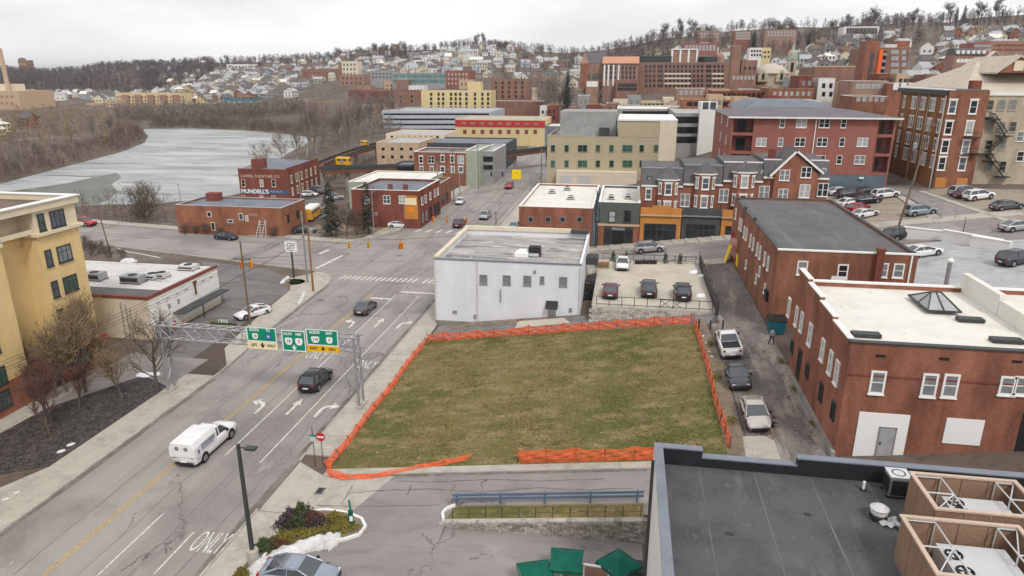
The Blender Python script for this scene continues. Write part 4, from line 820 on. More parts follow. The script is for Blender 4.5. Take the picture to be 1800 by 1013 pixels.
# ------------------------------------------------------------------ shops across the street
def fwin(b, plane, lst, frame='trim_white', style='hung'):
    for it in lst:
        u, v, w, h = it[:4]; s, z = onT(u, v, plane); window(b, (s, plane - .03, z), w, h, 'F', it[4] if len(it) > 4 else style, frame, it[5] if len(it) > 5 else None)
T0 = 112.3
z1 = onT(980, 365, T0)[1]; b = block('low_brick_building', 'low brick building with bright white flat roof beyond the sided building', 'building', -17.4, -5.0, T0, 137.5, .4, z1, 'brick_red', 'roof_white', 'trim_white', .3)
fwin(b, T0, [(933, 386, .9, .9), (963, 386, .9, .9), (989, 386, .9, .9), (1019, 386, .9, .9)], 'metal_grey', 'bare')
part('side_bay', MB().box(-4.98, -4.2, T0 + .1, 137, 2, 8.4), 'wall_blue', b)
s, z = onT(1047, 378, T0); window(b, (s + .3, T0 + .07, z), .7, 2.2, 'F', 'hung', 'frame_dark', 'glass_teal')
for i, (x, y) in enumerate([(-13.5, 128), (-9.5, 122), (-11, 132)]): roof_unit('roof_unit', ['small rooftop unit at rear left of bright white roof', 'small rooftop unit nearest on bright white roof', 'small rooftop unit at rear right of bright white roof'][i], x, y, z1 - .3, 1.2, 1., .7, 'metal_light')
b = block('green_grey_shop', 'two storey green grey shop with brick piers and white roof', 'building', -4.1, 2.65, T0, 130, 1.8, 9.9, 'wall_greengrey', 'roof_white', 'trim_white', .35)
fwin(b, T0, [(1076, 381, 1.1, 1.9), (1103, 380, 1.1, 1.9)], 'frame_dark')
part('cornice', MB().box(-4.15, 2.7, T0 - .3, T0 - .01, 6.0, 6.35), 'wall_tan', b)
part('shopfront_pier', MB().box(-4.1, -3.1, T0 - .2, T0 - .01, 1.9, 5.99), 'brick_red', b); part('shopfront_pier', MB().box(1.7, 2.6, T0 - .2, T0 - .01, 2.4, 5.99), 'brick_red', b)
part('shop_window', MB().box(-3.1, -1.9, T0 - .1, T0 - .01, 3.0, 5.5), 'glass_dark', b); part('shop_window', MB().box(.4, 1.7, T0 - .1, T0 - .01, 3.2, 5.5), 'glass_dark', b)
part('shop_door', MB().box(-1.8, .3, T0 - .06, T0 - .01, 2.5, 5.2), 'opening', b); part('shop_sign', MB().box(-1.8, .3, T0 - .2, T0 - .01, 5.3, 5.8), 'blind_grey', b)
for i, x in enumerate((-2.2, .6)): roof_unit('roof_unit', ['left rooftop unit on green grey shop', 'right rooftop unit on green grey shop'][i], x, 117 + i, 9.55, 1., .9, .8, 'metal_light')
TU = 114.3
def turret(b, u, vtop, vapex, zb, half=1.5, plane=TU, wins=True):
    s, zt = onT(u, vtop, plane); za = onT(u, vapex, plane)[1]
    ring = [(-half, .0), (-half, -.5), (-half*.55, -1.3), (half*.55, -1.3), (half, -.5), (half, 0)]
    t = part('turret', MB().prism([(s + a, plane + c) for a, c in ring], zb, zt), 'brick_red', b)
    part('turret_cornice', MB().prism([(s + a*1.15, plane + c*1.15 - .05) for a, c in ring], zt + .002, zt + .25), 'trim_white', t)
    apex = (s, plane - .3, za); base = [(s + a*1.2, plane + c*1.2, zt + .252) for a, c in ring] + [(s, plane + 1.6, zt + .3)]
    part('turret_roof', MB().add(base + [apex], [(i, (i + 1) % 7, 7) for i in range(7)]), 'roof_slate', t)
    if wins:
        for zz in (zt - 1.35, zt - 4.35):
            window(b, (s, plane - 1.33, zz), 1.0 if half < 1.4 else 1.15, 1.9, 'F', 'trim', 'trim_white')
            for sg in (-1, 1): window(b, (s + sg*half*.79, plane - .93, zz), .6, 1.7, style='trim', rz=sg*R(50))
    return s
def row_unit(name, label, x0, x1, z0, zw, zr, wall='brick_red', turret_at=None, mid=(), front='wall_orange', zf=9.2):
    b = thing(name, label, 'building', (x0, T0, z0), 'shops in the brick row')
    part('wall', MB().box(x0, x1, TU, 126, z0 - 1.5, zw), wall, b)
    part('cornice', MB().box(x0, x1, TU - .3, TU - .002, zw - .25, zw), 'trim_white', b)
    part('mansard', MB().wedge([(TU, zw + .002), (TU + 1.0, zr), (126, zr), (126, zw + .002)], x0 + .02, x1 - .02), 'roof_slate', b)
    part('ridge_trim', MB().box(x0 + .02, x1 - .02, TU + .95, TU + 1.3, zr + .002, zr + .15), 'trim_white' if 'gabled' in label else 'metal_grey', b)
    # projecting shop
    part('shop_wall', MB().box(x0 + .05, x1 - .05, T0, TU - .01, z0 - 1.5, zf - 1.1), front, b)
    part('shop_parapet', MB().box(x0 + .05, x1 - .05, T0 - .15, T0 + .25, zf - 1.098, zf), front, b)
    part('shop_cornice', MB().box(x0, x1, T0 - .35, T0 - .16, zf - 1.3, zf - 1.1), 'wall_tan' if front == 'wall_orange' else 'metal_grey', b)
    part('shop_roof', MB().box(x0 + .06, x1 - .06, T0 + .26, TU - .02, zf - 1.09, zf - .9), 'roof_dark', b)
    part('shop_window', MB().box(x0 + .8, x1 - .8, T0 - .06, T0 - .01, z0 + .3, zf - 2.6), 'glass_dark', b)
    k = 5; w = (x1 - x0 - 1.6)/k
    for i in range(k + 1): part('mullion', MB().box(x0 + .8 + i*w - .05, x0 + .8 + i*w + .05, T0 - .1, T0 - .062, z0 + .3, zf - 2.6), 'frame_dark', b)
    part('transom', MB().box(x0 + .8, x1 - .8, T0 - .13, T0 - .102, zf - 3.6, zf - 3.45), 'frame_dark', b)
    part('shop_plinth', MB().box(x0 + .8, x1 - .8, T0 - .15, T0 - .064, z0 - 1, z0 + .3), 'wall_charcoal', b)
    return b
b = row_unit('corner_shop', 'brick shop with ornate orange front and first corner turret', 2.7, 9.35, 3.2, 12.6, 15.2)
part('pediment', MB().prism([(4.6, T0 - .15), (7.6, T0 - .15), (7.6, T0 + .25), (4.6, T0 + .25)], 9.202, 9.55), 'wall_orange', b)
s = turret(b, 1175, 316, 291, 9.0, 1.6)
window(b, (3.9, TU - .03, 11.1), 1.0, 1.8, 'F', 'trim'); window(b, (4.0, TU + .35, 13.6), .8, .8, 'F', 'bare', 'frame_dark')
b = row_unit('dark_shop', 'brick shop with charcoal front between two orange shops', 9.4, 15.55, 4.0, 13.0, 15.8, front='wall_charcoal', zf=9.3)
turret(b, 1240, 306, 283, 9.0, 1.6); fwin(b, TU, [(1204, 352, 1.5, 2.1, 'pair')])
b = row_unit('third_shop', 'brick shop with orange front and dormer turret beside the gabled house', 15.6, 21.7, 4.8, 13.7, 16.4)
turret(b, 1308, 303, 283, 9.5, 1.7); fwin(b, TU, [(1272, 344, 1.5, 2.2, 'pair')])
part('wall_banner', MB().box(21.0, 21.6, T0 - .2, T0 - .16, 6, 7.6), 'car_red', b)
b = row_unit('gabled_house', 'gabled brick house with white trimmed eaves at end of the shop row', 21.75, 31.6, 5.6, 14.4, 16.9, front='brick_red')
xl, zl = onT(1357, 308, TU - .6); xr, zr_ = onT(1444, 303, TU - .6); xa, za = onT(1401, 266, TU - .6)
part('gable_wall', MB().prism([(xl + .4, TU - .6), (xr - .4, TU - .6), (xr - .4, 120), (xl + .4, 120)], 8, zl + .3).wedgey([(xl + .5, zl + .302), (xr - .5, zl + .302), (xa, za - .35)], TU - .6, 120), 'brick_red', b)
for (pa, pb) in (((xl - .2, zl - .1), (xa, za)), ((xa, za), (xr + .2, zr_ - .1))):
    d = Vector((pb[0] - pa[0], pb[1] - pa[1])).normalized(); nn = (-d.y*.3, d.x*.3)
    if nn[1] < 0: nn = (-nn[0], -nn[1])
    prof = [pa, pb, (pb[0] + nn[0], pb[1] + nn[1]), (pa[0] + nn[0], pa[1] + nn[1])]
    part('gable_roof', MB().wedgey(prof, TU - .75, 121), 'roof_slate', b)
    part('gable_trim', MB().wedgey([(x, z - .18) for x, z in prof], TU - 1.0, TU - .76), 'trim_white', b)
fwin(b, TU - .6, [(1379, 308, 1.55, 1.7, 'pair'), (1417, 303, 1.55, 1.7, 'pair'), (1376, 342, 1.5, 1.8, 'pair'), (1414, 336, 1.6, 2.1, 'pair')], style='pair')
fwin(b, TU, [(1343, 338, 1.6, 2.0, 'pair'), (1446, 334, 1.6, 2.1, 'pair')])
fwin(b, TU + .5, [(1341, 306, .6, 1.1, 'bare'), (1448, 302, .6, 1.1, 'bare')])
part('chimney', MB().box(23, 24, 118, 119, 16.9, 18.4), 'brick_dark', b)
# -- beige office block
T1 = 180.; xL = onT(962, 260, T1)[0]; xR = onT(1187, 260, T1)[0]; zA = onT(1000, 240, T1)[1]; zB = onT(1130, 213, T1)[1]
b = block('beige_office_building', 'beige panelled office building with green tinted windows beside the main road', 'building', xL, xR, T1, 205, 1.0, zA, 'stucco_panel', 'roof_grey', 'concrete_kerb', .5)
xm = onT(1087, 220, T1)[0]; xp = onT(1160, 220, T1)[0]
part('upper_block', MB().box(xm, xp, T1 + .02, 204, zA + .1, zB), 'stucco_panel', b); part('upper_roof', MB().box(xm - .15, xR + .15, T1 - .2, 204.2, zB + .002, zB + .4), 'trim_white', b)
part('corner_block', MB().box(xp + .02, xR + .1, T1 - .15, 203.9, 1, zB - .01), 'wall_cream', b)
xa_, za_ = onT(985, 196, 186); xb_ = onT(1084, 196, 186)[0]; part('plant_room', MB().box(xa_, xb_, 186, 200, zA - .5, za_), 'wall_grey', b)
part('louvre', MB().box(xb_ - 4.2, xb_ - 1.6, 184.2, 185.9, zA - .4, zA + 1.9), 'frame_dark', b)
for v, hh in ((261, 2.), (288, 2.)):
    for u, w in ((972, 1.1), (996, 1.1), (1024, 2.4), (1051, 1.1), (1075, 1.1), (1103, 2.5), (1128, 1.1), (1153, 1.1)):
        s, z = onT(u, v, T1); window(b, (s, T1 - .03, z), w, hh*.85, 'F', 'pair' if w > 2 else 'hung', 'frame_green', random.choice(['glass_dark', 'glass_green', 'glass_green']))
s0, z0 = onT(978, 301, T1 - 3); s1 = onT(1120, 301, T1 - 3)[0]
part('lower_storey', MB().box(s0, s1, T1 - 3, T1 - .01, 0, z0), 'wall_cream', b)
for u in (996, 1026): s, z = onT(u, 318, T1 - 3); part('garage_door', MB().box(s - 1.5, s + 1.5, T1 - 3.06, T1 - 3.002, z - 2, z + 1.3), 'metal_light', b)
# -- pink brick apartments
TP = 140.; x0, zE = onT(1288, 205, TP); x1 = onT(1577, 206, TP)[0]; zb = 11.6
b = thing('pink_apartment_building', 'pink brick apartment building with purple hipped roof and corner balconies', 'building', (x0, TP, 8))
xi0 = onT(1322, 250, TP)[0]; xi1 = onT(1540, 250, TP)[0]
part('wall', MB().box(xi0, xi1, TP, 168, zb, zE).box(x0 + .3, xi0 - .01, TP + 2, 168, zb, zE).box(xi1 + .01, x1 - .3, TP + 2, 168, zb, zE), 'brick_pink', b)
part('lower_wall', MB().box(x0 + .3, x1 - .2, TP + .05, 168, 6, zb - .01), 'wall_blue', b)
for xx in (x0, x1 - .29): part('return_wall', MB().box(xx, xx + .29, TP + .01, 168, 6, zE - .02), 'brick_pink', b)
e = .9; part('hipped_roof', MB().add([(x0 - e, TP - e, zE), (x1 + e, TP - e, zE), (x1 + e, 169, zE), (x0 - e, 169, zE), (x0 + 7, TP + 13, zE + 1.3), (x1 - 9, TP + 13, zE + 1.3)], [(0, 1, 5, 4), (1, 2, 5), (2, 3, 4, 5), (3, 0, 4), (3, 2, 1, 0)]), 'roof_purple', b)
part('rear_roof', MB().add([(x0 + 4, TP + 14, zE + .6), (x1 - 6, TP + 14, zE + .6), (x1 - 6, 180, zE + .6), (x0 + 4, 180, zE + .6), (x0 + 7, TP + 18, zE + 2.3), (x1 - 10, TP + 18, zE + 2.3), (x1 - 10, 174, zE + 2.3), (x0 + 7, 174, zE + 2.3)], [(0, 1, 5, 4), (1, 2, 6, 5), (2, 3, 7, 6), (3, 0, 4, 7), (4, 5, 6, 7)]), 'roof_bluegrey', b)
part('fascia', MB().box(x0 - e, x1 + e, TP - e - .1, TP - e - .002, zE - .25, zE + .05), 'trim_white', b)
fh = (zE - zb)/3
for k in range(3):
    for (a, c) in ((x0 + .3, xi0 - .02), (xi1 + .02, x1 - .3)):
        part('balcony_floor', MB().box(a, c, TP + .02, TP + 1.99, zb + k*fh, zb + k*fh + .55), 'brick_pink', b)
        bal = part('balcony_rail', MB().box(a, c, TP + .1, TP + .16, zb + k*fh + 1.45, zb + k*fh + 1.55), 'metal_dark', b)
        st = MB()
        for q in range(12): x = a + (c - a)*(q + .5)/12; st.box(x - .03, x + .03, TP + .11, TP + .15, zb + k*fh + .552, zb + k*fh + 1.449)
        part('balusters', st, 'metal_dark', bal)
        part('balcony_door', MB().box(a + 1, c - 1, TP + 1.93, TP + 1.995, zb + k*fh + .6, zb + k*fh + 2.9), 'glass_dark', b)
W2, W1 = (1.9, 1.65, 'pair'), (.95, 1.65, 'hung')
for v, lst in ((217, [(1375, W1), (1409, W2), (1449, W2), (1483, W1)]), (250, [(1338, W2), (1372, W1), (1406, W2), (1445, W2), (1480, W1), (1516, W2)]), (281, [(1335, W2), (1441, W2), (1475, W1), (1511, W2)])):
    for u, (w, h, st_) in lst: s, z = onT(u, v, TP); window(b, (s, TP - .03, z), w, h, 'F', st_, 'trim_white')
part('downpipe', MB().tube((onT(1430, 250, TP)[0], TP - .1, zb), (onT(1430, 250, TP)[0], TP - .1, zE), .1, n=6), 'trim_white', b)
part('lamp', MB().box(onT(1515, 303, TP)[0] - .4, onT(1515, 303, TP)[0] + .4, TP - .3, TP, 10.9, 11.2), 'sign_white', b)
for k in range(3): 
    for q in range(2): window(b, (x0 - .03, TP + 6 + q*9, zb + 2.2 + k*fh), 1.1, 1.7, 'L', 'hung')
# -- tall ochre brick block with fire escape
xc, tc_, zt = 55.5, 135.5, onT(1660, 160, 135.5)[1]
b = thing('ochre_apartment_building', 'tall weathered ochre and brown brick block at upper right', 'building', (xc, tc_, 9))
xq = onT(1725, 240, tc_)[0]
part('wall', MB().box(xc, xc + 3, tc_ + .3, 158, 8, zt), 'brick_ochre', b); part('front_wall', MB().box(xc + .01, xq, tc_, 157.9, 8, zt + .02), 'brick_brown', b)
part('cornice', MB().box(xc - .7, xc + 1, tc_ + .6, 158.3, zt - .7, zt + .1), 'frame_dark', b); part('coping', MB().box(xc - .75, xc + 1.1, tc_ + .5, 158.4, zt + .102, zt + .3), 'trim_white', b)
part('downpipe', MB().tube((xc - .12, tc_ + .9, 8), (xc - .12, tc_ + .9, zt - .8), .12, n=6), 'trim_white', b); part('downpipe', MB().tube((xc - .12, tc_ + 7.8, 8), (xc - .12, tc_ + 7.8, zt - .8), .1, n=6), 'wall_tan', b); part('downpipe', MB().tube((xc - .12, tc_ + 12.5, 8), (xc - .12, tc_ + 12.5, zt - .8), .1, n=6), 'wall_tan', b)
part('roof', MB().box(xc + 1.1, xq, tc_ + .4, 157.9, zt + .022, zt + .2), 'roof_dark', b)
for v in (188, 225, 258, 288):
    zz = onT(1674, v, tc_)[1]
    for u in (1674, 1711): s = onT(u, 188, tc_)[0]; window(b, (s, tc_ - .03, zz), 1.3, 2.4, 'F', 'trim', 'trim_white')
    for k, tt in enumerate((137.6, 141.0, 142.3, 145.4, 146.7, 149.8, 151.1, 155.5)): window(b, (xc - .03, tt, zz + .1), .9, 2.2, 'L', 'trim', 'trim_white')
for v in (242, 270):
    s, z = onT(1706, v, tc_); part('iron_balcony', MB().box(s - 1.3, s + 1.3, tc_ - 1.1, tc_ - .02, z, z + .08).box(s - 1.3, s + 1.3, tc_ - 1.1, tc_ - 1.05, z + .9, z + .97).box(s - 1.3, s - 1.25, tc_ - 1.1, tc_ - 1.05, z, z + .9).box(s + 1.25, s + 1.3, tc_ - 1.1, tc_ - 1.05, z, z + .9), 'metal_dark', b)
part('shopfront', MB().box(xc + .3, xc + 2.1, tc_ - .06, tc_ - .01, 10.2, 12), 'wall_orange', b); part('shopfront', MB().box(xq - 2.6, xq - .8, tc_ - .06, tc_ - .01, 10.2, 12), 'wall_orange', b)
# pale wing behind with cream hipped roofs
xw0, zw = onT(1727, 168, 140); xw1 = onT(1786, 168, 140)[0]
b = thing('pale_stone_building', 'pale stone apartment wing with black fire escape and cream roof', 'building', (xq, 140, 9))
part('wall', MB().box(xq + .02, xw1 + 1.5, 140, 165, 8, zw), 'stone_beige', b); part('coping', MB().box(xq + .02, xw1 + 1.6, 139.8, 140.4, zw + .002, zw + .6), 'trim_white', b)
for v in (185, 223, 255, 292):
    for u in (1740, 1760, 1780) if v < 230 else (1738, 1762): s, z = onT(u, v, 140); window(b, (s, 139.97, z), 1.2, 1.8, 'F', 'hung', 'stone_beige', random.choice(['glass_dark', 'blind_grey', 'wall_charcoal']))
fz = MB(); prev = None
for (u, v) in [(1737, 207), (1748, 210), (1769, 240), (1737, 272), (1745, 285), (1765, 312)]:
    s, z = onT(u, v, 138.6); p = (s, 138.7, z)
    if prev:
        for dz in (0, .9): fz.tube((prev[0], prev[1], prev[2] + dz), (p[0], p[1], p[2] + dz), .09, n=5)
        for q in range(1, 7): a = Vector(prev).lerp(Vector(p), q/7); fz.tube(a, a + Vector((0, 0, .9)), .04, n=4); fz.box(a.x - .2, a.x + .2, 138.7, 139.9, a.z - .03, a.z + .03)
    fz.box(p[0] - 1.2, p[0] + 1.2, 138.7, 139.99, p[2] - .06, p[2] + .06); prev = p
part('fire_escape', fz, 'metal_dark', b)
xa0, za0 = onT(1672, 160, 166); xt, zt2 = onT(1725, 108, 176); xt2 = onT(1790, 104, 176)[0]
part('hipped_roof', MB().add([(xa0, 160, za0 - .5), (xw1 + 22, 160, za0 - .5), (xw1 + 22, 200, za0 - .5), (xa0, 200, za0 - .5), (xt, 178, zt2), (xt2 + 8, 178, zt2)], [(0, 1, 5, 4), (1, 2, 5), (2, 3, 4, 5), (3, 0, 4)]), 'roof_cream', b)
part('gable', MB().wedgey([(onT(1752, 128, 164)[0], onT(1752, 128, 164)[1]), (onT(1840, 128, 164)[0], onT(1840, 128, 164)[1]), (onT(1794, 102, 164)[0], onT(1794, 102, 164)[1])], 164, 165), 'brick_red', b)
gx0, gz0 = onT(1750, 130, 164); gx1, gz1 = onT(1794, 100, 164); gx2 = onT(1842, 130, 164)[0]
for pa, pb in (((gx0, gz0), (gx1, gz1)), ((gx1, gz1), (gx2, gz0))): part('gable_roof', MB().wedgey([pa, pb, (pb[0], pb[1] + .35), (pa[0], pa[1] + .35)], 163.6, 184), 'roof_cream', b)
part('arch_window', MB().box(gx1 - .9, gx1 + .9, 163.8, 163.99, gz0 + .6, gz0 + 2.6), 'wall_cream', b)
part('chimney', MB().box(onT(1710, 150, 158)[0], onT(1726, 150, 158)[0], 158, 160, za0 - 1, za0 + 2.2), 'brick_dark', b)
part('side_wing', MB().box(xw1 + 1.6, xw1 + 20, 141, 160, 8, za0 - 2), 'stone_beige', b)
fwin(b, 141, [(1793, 240, 1.2, 1.8), (1793, 275, 1.2, 1.8)])
# ------------------------------------------------------------------ buildings across the road, left
b = block('low_red_brick_shop', 'low long red brick building on the river side of the crossing', 'building', -86.6, -64.4, 119.6, 129.6, 0, 5.6, 'brick_orange', 'roof_bluegrey', 'roof_grey', .3)
T0 = 119.6
for (u, v, w, h, m) in [(368, 377, .9, 1.0, 'glass_dark'), (424, 381, .9, 1.3, 'glass_green'), (434, 384, .6, 1.2, 'blind'), (405, 389, 1.2, .7, 'glass_green'), (375, 398, .8, 1.6, 'opening')]:
    s, z = onT(u, v, T0); window(b, (s, T0 - .03, z), w, h, 'F', 'bare', 'trim_white', m)
s, z = onT(446, 378, T0); part('wall_sign', MB().box(s - 1, s + 1, T0 - .08, T0 - .01, z - .3, z + .3), 'brick_salmon', b)
s, z = onT(461, 398, T0); ld = MB()
for dx in (-.9, .3): ld.tube((s + dx, T0 - 1.2, 0), (s + dx + .5, T0 - .1, 3.2), .06, n=4); ld.tube((s + dx + .9, T0 - 1.2, 0), (s + dx + .6, T0 - .1, 3.2), .06, n=4)
for q in range(6): ld.tube((s - .8 + q*.1, T0 - 1.1 + q*.17, .4 + q*.5), (s + 1 - q*.02, T0 - 1.1 + q*.17, .4 + q*.5), .04, n=4)
part('iron_trellis', ld, 'metal_light', b)
for y in (122, 126): window(b, (-64.37, y, 3.2), .9, 1.6, 'R', 'bare', 'frame_dark', 'opening')
part('roof_hut', MB().box(-84, -81.5, 126, 128, 5.3, 6.9), 'trim_red', b)
# painted-sign warehouse
T0 = 155.; x0, zt = onT(418, 300, T0); x1 = onT(505, 302, T0)[0]; xr, tr_ = onZ(560, 283, zt)
b = thing('sign_warehouse', 'dark red brick warehouse with white painted wall lettering by the river', 'building', (x0, T0, 0))
poly = [(x0, T0), (x1, T0), (xr, tr_), (xr - 17, tr_ + 3)]
part('wall', MB().prism(poly, -6, zt), 'brick_dark', b); part('roof', MB().prism([(x0 + .5, T0 + .4), (x1 - .4, T0 + .4), (xr - .5, tr_ - .2), (xr - 16.5, tr_ + 2.5)], zt + .002, zt + .1), 'roof_bluegrey', b)
part('parapet', MB().prism([(x1 - .3, T0), (x1, T0), (xr, tr_), (xr - .3, tr_ + .1)], zt + .003, zt + .8).prism([(x0, T0), (x1 - .31, T0), (x1 - .31, T0 + .3), (x0, T0 + .3)], zt + .003, zt + .5), 'brick_dark', b)
part('stair_head', MB().box(x0 + 2, x0 + 4.6, T0 + 3, T0 + 6, zt + .1, zt + 2.4), 'brick_dark', b)
for v, hh in ((322, 1.8), (347, .9)):
    for u in (428, 460, 481): s, z = onT(u, v, T0); window(b, (s, T0 - .03, z), 1.0, hh, 'F', 'hung', 'wall_cream')
s, z = onT(458, 337, T0); part('painted_band', MB().box(x0 + .2, x1 - .2, T0 - .02, T0 - .006, z - .55, z + .55), 'ink_blue', b)
text("MUNDELL'S", 1.35, 'sign_white', (s - 1.5, T0 - .05, z - .03), (PI/2, 0, 0), b, 1.05, bold=.05)
for q in range(9): part('small_lettering', MB().box(s + 2.4 + q*.4, s + 2.68 + q*.4, T0 - .04, T0 - .022, z - .15 + .25*(q % 2), z + .1 + .25*(q % 2)), 'wall_lightblue', b)
s, z = onT(456, 311, T0); text("LOVING  FURNITURE  CO", .95, 'wall_cream', (s + .2, T0 - .05, z + .1), (PI/2, 0, 0), b, .93)
d = Vector((xr - x1, tr_ - T0)); ang = math.atan2(d.y, d.x)
for k in range(6):
    for zz in (zt - 2.2, zt - 5.2):
        q = (k + .6)/6.5; window(b, (x1 + d.x*q, T0 + d.y*q, zz), .95, 1.8, style='trim', rz=ang, frame='wall_cream')
# corner building with mural
T0 = 131.; x0, zt = onT(617, 333, T0); x1 = onT(736, 338, T0)[0]
b = block('mural_brick_building', 'two storey brick building with orange mural at the road corner', 'building', x0, x1, T0, 147, 0, zt, 'brick_dark', 'roof_bluegrey', 'trim_white', .5)
fwin(b, T0, [(680, 351, 1.5, 1.7, 'pair'), (707, 351, 1.4, 1.6, 'pair', 'blind'), (661, 376, .5, .6, 'bare', 'opening'), (645, 352, 1.1, 1.5, 'hung', 'blind_grey')])
s, z = onT(722, 363, T0); part('mural', MB().box(s - 1.45, s + 1.45, T0 - .03, T0 - .006, z - 2.6, z + 2.2), 'wall_orange', b); part('mural', MB().box(s - 1.2, s + 1.2, T0 - .05, T0 - .032, z + .3, z + 1.7), 'sign_cream', b); part('mural', MB().box(s - .9, s + .6, T0 - .07, T0 - .052, z - 1.2, z - .1), 'signal_orange', b)
for xx in (-47.2, -44): part('chimney', MB().box(xx, xx + .8, T0 + .6, T0 + 1.3, zt, zt + 1.1), 'brick_dark', b)
for k, y in enumerate((133, 135.5, 139, 142.5, 145)): window(b, (x1 + .03, y, 5.4), 1.1, 1.6, 'R', 'hung'); window(b, (x1 + .03, y, 1.9), 1.6, 2.4, 'R', 'bare', 'frame_dark', 'blind_grey' if k < 2 else 'opening')
b = block('white_roof_warehouse', 'pale green warehouse with streaked white roof behind the mural building', 'building', onT(612, 320, 149)[0], -45.5, 149, 168, 0, onT(700, 322, 149)[1], 'wall_palegreen', 'roof_white', 'trim_white', .2)
b = block('side_brick_shop', 'small brown brick shop on the kerb beyond the mural building', 'building', -45.3, -42.2, 149, 163, 0, 5.8, 'brick_brown', 'roof_slate', 'wall_tan', .3)
part('shop_door', MB().box(-44.6, -43.2, 148.9, 148.99, 0, 3), 'opening', b)
for y in (151, 155, 159): window(b, (-42.17, y, 1.9), 2, 2.2, 'R', 'bare', 'frame_dark', 'glass_dark')
def fb(name, label, u0, u1, vt, t, depth, wall, roof='roof_grey', rows=(), cols=0, w=1.2, h=1.6, mat='glass_dark', cat='building', margin=.06, zb=None, side=None, group=None, coping=None, par=.4, ucols=None):
    x0, zt = onT(u0, vt, t); x1, zt2 = onT(u1, vt, t); zt = (zt + zt2)/2
    if zb is None: zb = min(gh(x0, t), gh(x1, t), gh(x0, t + depth), gh(x1, t + depth)) - 1.5
    b = block(name, label, cat, x0, x1, t, t + depth, zb, zt, wall, roof, coping, par, .4, group)
    if rows:
        us = ucols or [u0 + (u1 - u0)*(margin + (1 - 2*margin)*(i + .5)/cols) for i in range(cols)]
        pts = []
        for v in rows:
            for u in us: s, z = onT(u, v, t); pts.append((s, z))
        flat_windows(b, 'F', t, pts, w, h, mat, .06)
    if side:                                   # windows on the flank turned to the camera
        n, rws = side; xs = x0 if x0 > 0 else x1; pts = [(t + depth*(i + .7)/n, onT(u0, v, t)[1]) for i in range(n) for v in rws]
        flat_windows(b, 'L' if x0 > 0 else 'R', xs, pts, w, h, mat, .06)
    return b
b = fb('brick_terrace', 'red brick terrace with arched white windows left of the main road', 727, 818, 268, 186, 12, 'brick_red', 'roof_bluegrey', coping='trim_white')
fwin(b, 186, [(740, 281, 1.2, 2., 'trim'), (758, 281, 1.8, 2., 'pair'), (778, 279, 1.1, 1.8, 'trim'), (795, 280, 1.2, 2, 'trim'), (810, 281, 1.8, 2.2, 'pair'), (741, 298, 1.1, 1.6, 'trim'), (759, 298, 1.1, 1.6, 'trim'), (778, 298, 1.4, 1.6, 'trim'), (796, 298, 1.1, 1.6, 'trim'), (810, 298, 1.4, 1.6, 'trim')])
b = fb('pale_green_shop', 'narrow pale green wall building right of the brick terrace', 818, 842, 265, 186.3, 16, 'wall_palegreen', 'roof_grey', coping='trim_white')
b = fb('grey_shop_row', 'grey two storey shop by the overhead guideway', 843, 868, 266, 192, 20, 'wall_grey', 'roof_grey', (280, 295), 4, .9, 1.5, coping='trim_white')
b = fb('tan_block_building', 'blank tan concrete block building beside the yellow transit car', 661, 735, 251, 215, 22, 'wall_tan', 'roof_grey', (262, 276), 4, 1.0, .9, 'opening', coping='stucco_cream', side=(3, (265,)))
b = fb('tan_rear_building', 'long low tan building behind the tan block', 678, 780, 236, 245, 20, 'stucco_cream', 'roof_grey', (241,), 9, 1.0, .8, 'opening')
b = fb('dark_roof_sheds', 'long dark roofed sheds behind the brick terrace', 735, 890, 252, 225, 22, 'wall_charcoal', 'roof_bluegrey')
b = fb('low_garage', 'low dark garage between guideway and brick terrace', 690, 726, 290, 190, 10, 'wall_charcoal', 'roof_bluegrey', (297,), 4, 1.5, 1.0, 'opening')
b = fb('red_cream_motel', 'long red and cream commercial building with white letters on red band', 800, 958, 210, 300, 26, 'cream_far', 'roof_grey', (232,), 9, 1.6, 1.8, 'trim_red')
x0, za = onT(800, 211, 299.8); x1 = onT(958, 211, 299.8)[0]; zb2 = onT(860, 223, 299.8)[1]; part('red_band', MB().box(x0, x1, 299.7, 299.99, zb2, za), 'wall_red', b)
for i in range(9): s = x0 + (x1 - x0)*(.1 + .1*i); part('band_window', MB().box(s - 1, s + 1, 299.6, 299.69, (zb2 + za)/2 - .5, (zb2 + za)/2 + .5), 'brick_salmon', b)
b = fb('stepped_parking_deck', 'pale blue grey stepped parking deck behind the red and cream building', 672, 862, 196, 335, 40, 'wall_lightblue', 'roof_grey', (201, 210, 219, 228), 14, 4.6, .8, 'opening', margin=.02)
b = fb('shed_by_road', 'small blue grey shed with pale roof at far end of road', 958, 990, 222, 300, 20, 'roof_bluegrey', 'roof_white')
b = fb('parking_garage', 'grey concrete parking garage with dark open levels', 1186, 1262, 200, 215, 40, 'wall_grey', 'roof_grey', (211, 229, 246), 3, 5.6, 1.9, 'opening', coping='concrete_kerb', margin=.02)
b = fb('garage_upper', 'low grey concrete deck with pale canopy behind beige office', 1085, 1240, 192, 250, 30, 'wall_grey', 'roof_white', (199,), 9, 3.0, 1.3, 'opening', coping='trim_white')
b = fb('cream_round_house', 'small cream building with brown hipped roof above the beige office', 1120, 1170, 180, 320, 18, 'cream_far', 'roof_brown', (186,), 6, 1.4, 2., coping='trim_white')
b = fb('tan_wall_building', 'plain tan walled building beside the cream hipped house', 1168, 1206, 173, 322, 20, 'stucco_cream', 'roof_grey')
